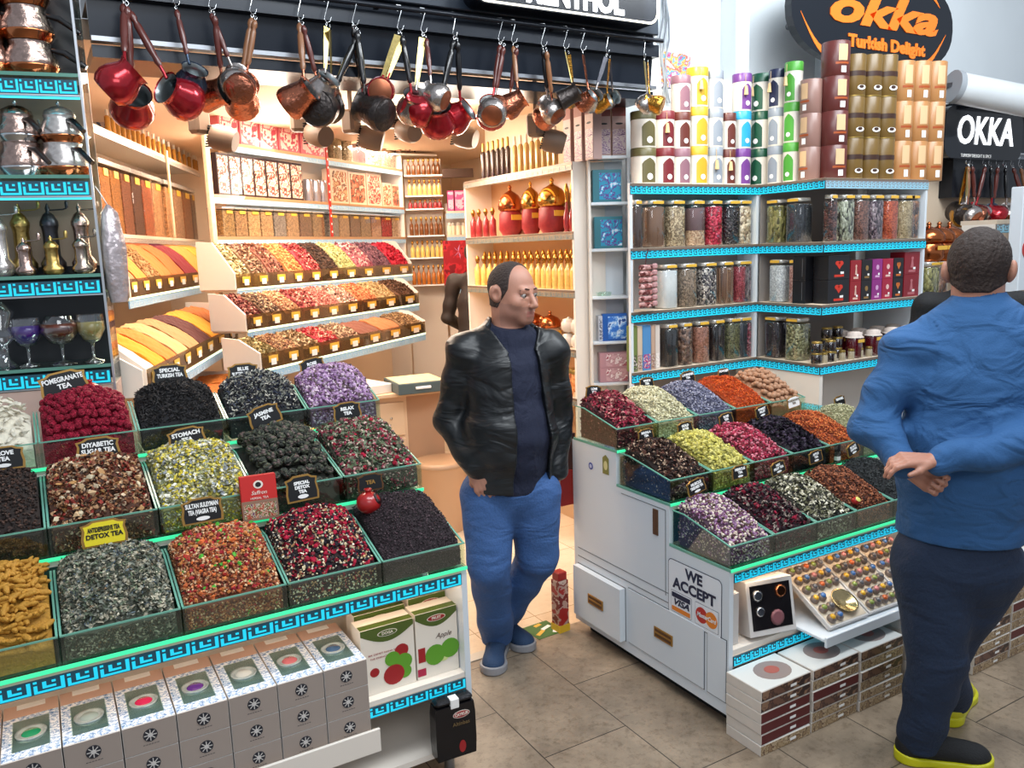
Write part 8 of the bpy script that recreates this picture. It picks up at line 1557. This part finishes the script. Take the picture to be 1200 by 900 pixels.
BLU = folds(fabric('blue_fleece', '#2c5a8c', .85, .2, 220., .08), (7, 7, 12), .04, .75, .7); NVJ = folds(fabric('dark_jeans', '#182a44', .8, .3, 120., .25), (5, 5, 9), .03, .7)
t2 = [(K['nk'] - v3(0, 0, .05), K['ch'], .12, .178), (K['ch'], K['be'], .182, .190), (K['be'], K['pe'] + v3(0, 0, .0), .190, .182)]
def sweat2(P):
    d = None
    for a, b, r1, r2 in t2: e = cap(P, a, b, r1, r2, gf, .80); d = e if d is None else smin(d, e, .06)
    for s in 'RL': d = smin(d, cap(P, K['nk'] - v3(0, 0, .02), K['s' + s] + v3(0, 0, .004), .066, .070), .08)
    for s in 'RL': e = smin(cap(P, K['s' + s], K['e' + s], .074, .066), cap(P, K['e' + s], K['w' + s] - (K['w' + s] - K['e' + s]) * .07, .064, .045), .03); d = smin(d, e, .035)
    nb = cap(P, K['nk'] + v3(0, 0, .05), K['nk'] - v3(0, 0, .03), .074, .086); d = smin(d, nb, .016); ar = np.minimum(np.minimum(cap(P, K['sR'], K['eR'], .09, .09), cap(P, K['eR'], K['wR'], .08, .07)), cap(P, K['eL'], K['wL'], .08, .07)); wgt = np.where(ar < .03, 1.5, .35)
    d = d + wr(P, .0042, 38, v3(.25, .1, 1), 1.9, 7) * wgt; zb2 = K['pe'][2] + .0; band_ = np.abs(P[:, 2] - (zb2 + .078)) - .0015; d = d + .003 * np.exp(-(band_ / .003) ** 2)
    d = smax(d, -cap(P, K['nk'] + v3(0, 0, .2), K['nk'] + v3(0, 0, .045), .066, .066), .004); return np.maximum(np.maximum(d, P[:, 2] - (K['nk'][2] + .078)), (zb2 + .018) - P[:, 2])
def jeans2(P):
    d = cap(P, K['pe'] + v3(0, 0, .02), K['pe'] - v3(0, 0, .06), .160, .168, gf, .82)
    for s in 'RL': d = smin(d, smin(cap(P, K['h' + s], K['k' + s], .125, .088), cap(P, K['k' + s], K['a' + s] - v3(0, 0, .03), .088, .070), .02), .035)
    pk = np.abs(np.maximum(np.abs((P - K['hL']) @ gx + .0) - .065, np.abs(P[:, 2] - K['hL'][2] + .03) - .075)); d = d + wr(P, .0035, 40, v3(.3, .2, 1), 1.9, 8) * np.clip((.9 - P[:, 2]) * 1.6, .3, 1.4) + .002 * np.exp(-(pk / .003) ** 2); return np.maximum(np.maximum(d, P[:, 2] - (K['pe'][2] + .06)), .045 - P[:, 2])
hn2 = head_fn(hc2, HR2, 1.04, .006, K['nk'] - v3(0, 0, .02), .062, False)
def hair2(P):
    q = (P - hc2) @ HR2 / 1.04; d = hn2(P) - .006 - .0010 * np.sin(q @ v3(260, 190, 120) + 2 * np.sin(q @ v3(90, 120, 80))) - .006 * np.clip(q[:, 2] * 8, 0, 1); cut = np.maximum(-(q[:, 1] + .012 + .055 * np.clip((q[:, 2] - .015) * 22, 0, 1)), -(q[:, 2] + .062 - .5 * np.clip(-q[:, 1] + .03, 0, .2) - .7 * np.maximum(0, np.abs(q[:, 0]) - .035)))
    e = np.maximum(-ell(q, v3(.100, .010, -.006), (.022, .020, .030)), -ell(q, v3(-.100, .010, -.006), (.022, .020, .030))); return smax(smax(d, cut, .006), e, .006)
c0_ = np.minimum(K['eR'], K['pe']) - v3(.3, .35, 0); c1_ = np.maximum(np.maximum(K['eL'], K['eR']), K['pe']) + v3(.3, .3, 0)
HAIR2 = mat('dark_brown_hair', '#2e211c', .75, noise=.5, nscale=90, bump=.8); rt = (heelA + heelB) / 2
man2 = person('person', 'man in blue fleece seen from behind with hands clasped, dark jeans and black yellow trainers', (float(rt[0]), float(rt[1]), 0), None, (body2, v3(c0_[0], c0_[1], .03), v3(c1_[0], c1_[1], 1.86), face_pick(hc2, HR2, 1.04)),
    [('sweater', sweat2, v3(c0_[0], c0_[1], .6), v3(c1_[0], c1_[1], 1.62), [BLU], None, .0058), ('jeans', jeans2, v3(c0_[0], c0_[1], .03), v3(c1_[0], c1_[1], .95), [NVJ], None, .0058), ('hair', hair2, hc2 - v3(.17, .17, .17), hc2 + v3(.17, .17, .17), [HAIR2], None, .004)])
eyes(man2, hc2, HR2, 1.04)
# small dark mark below the collar
g_ = thing; P = pxd(1122, 391, D2 - .2); 
BKS = fabric('black_trainer', '#101114', .7); YLS = mat('yellow_sole', '#c8c416', .4); shoe(man2, heelA, toeA, None, (BKS, YLS, BLACK), .05); shoe(man2, heelB, toeB, None, (mat('yellow_trainer', '#c2ba1c', .5), YLS, BLACK), .05)
# ---------------- two more people half hidden behind things
def simple_person(label, root, yaw, hcol, tcol, lcol, H=1.72, lean=0., arm=0., h=.010):
    r = v3(root[0], root[1], 0); X = v3(math.cos(yaw), math.sin(yaw), 0); Yb = v3(-math.sin(yaw), math.cos(yaw), 0); s = H / 1.72
    def p(x, y, z): return r + X * x * s + Yb * (y - lean * max(0, z - .9)) * s + v3(0, 0, z * s)
    q = dict(nk=p(0, .01, 1.43), ch=p(0, 0, 1.22), be=p(0, 0, 1.02), pe=p(0, 0, .90)); c = p(0, -.01, 1.585); R = headR(yaw); f = head_fn(c, R, .98, 0, q['nk'] - v3(0, 0, .02), .055)
    L = []
    for s_ in (-1, 1): L.append((p(s_ * .19, .0, 1.38), p(s_ * .25, .02 - arm * .05, 1.12), p(s_ * .22, -.08 - arm * .15, .90 + arm * .12), p(s_ * .09, 0, .86), p(s_ * .10, -.01, .48), p(s_ * .10, .02, .10)))
    hd = []
    for i, l in enumerate(L): hd += hand_prims(l[2], l[2] - l[1], X * (1 if i else -1), .4, 1 if i else -1, .95)
    def body(P):
        d = f(P); d = smin(d, cap(P, q['nk'] - v3(0, 0, .05), q['pe'], .09, .11), .05)
        for l in L: d = smin(d, union(P, [(q['nk'] - v3(0, 0, .04), l[0], .045, .04), (l[0], l[1], .04, .034), (l[1], l[2], .034, .025), (l[3], l[4], .08, .05), (l[4], l[5], .048, .034)]), .03)
        return np.minimum(d, union(P, hd, .006))
    def top(P):
        d = smin(cap(P, q['nk'] - v3(0, 0, .04), q['ch'], .10, .15, Yb, .8), cap(P, q['ch'], q['pe'], .15, .155, Yb, .82), .05)
        for l in L: d = smin(d, cap(P, q['nk'] - v3(0, 0, .03), l[0], .05, .058), .04); d = smin(d, smin(cap(P, l[0], l[1], .062, .054), cap(P, l[1], l[2] * .94 + l[1] * .06, .054, .042), .02), .02)
        d = smin(d, cap(P, q['nk'] + v3(0, 0, .01), q['nk'] - v3(0, 0, .04), .068, .08), .02); d = d + wr(P, .004, 42, v3(.2, .1, 1), 1.8, 7); return np.maximum(np.maximum(d, P[:, 2] - q['nk'][2] - .03), (q['pe'][2] - .06) - P[:, 2])
    def legs(P):
        d = cap(P, q['pe'], q['pe'] - v3(0, 0, .04), .145, .145, Yb, .8)
        for l in L: d = smin(d, smin(cap(P, l[3], l[4], .095, .068), cap(P, l[4], l[5], .068, .055), .02), .03)
        return np.maximum(np.maximum(d, P[:, 2] - q['pe'][2] - .03), .05 - P[:, 2])
    def hair(P): k = (P - c) @ R; return np.maximum(f(P) - .010, np.maximum(-(k[:, 1] + .055 - np.clip(k[:, 2] - .05, -.1, 0)), -(k[:, 2] + .05 - .5 * np.clip(-k[:, 1], 0, .2))))
    lo = r - v3(.45, .45, 0); hi = r + v3(.45, .45, 0); cc_ = lean * .4
    t = person('person', label, tuple(r), None, (body, v3(lo[0], lo[1], .03), v3(hi[0], hi[1], 1.85), face_pick(c, R, .98)), [('top', top, v3(lo[0], lo[1], .7), v3(hi[0], hi[1], 1.6), [tcol], None, h), ('trousers', legs, v3(lo[0], lo[1], .03), v3(hi[0], hi[1], 1.), [lcol], None, h), ('hair', hair, c - v3(.15, .15, .15), c + v3(.15, .15, .15), [hcol], None, .006)], h=(.008, h))
    for l in L: hl = v3(l[5][0], l[5][1], 0) + Yb * .06; shoe(t, hl, hl - Yb * .27, None, (BLACK, SHS, BLACK), .045, h=.008)
    return t
P3 = pxd(557, 380, 6.5); simple_person('person in brown jacket bending at the desk, mostly behind the perfume shelf', (P3[0], P3[1], 0), 2.2, HAIR2, fabric('brown_jacket', '#2e2420', .6), fabric('black_trousers', '#15151a', .8), 1.90, .12, 1.)
P4 = v3(3.95, 2.32, 0); simple_person('person in black behind the man in blue, only a shoulder and dark hair showing', (P4[0], P4[1], 0), 2.2, HAIR2, fabric('black_top', '#0e0f13', .8), MATS['black_trousers'], 1.78, .0)
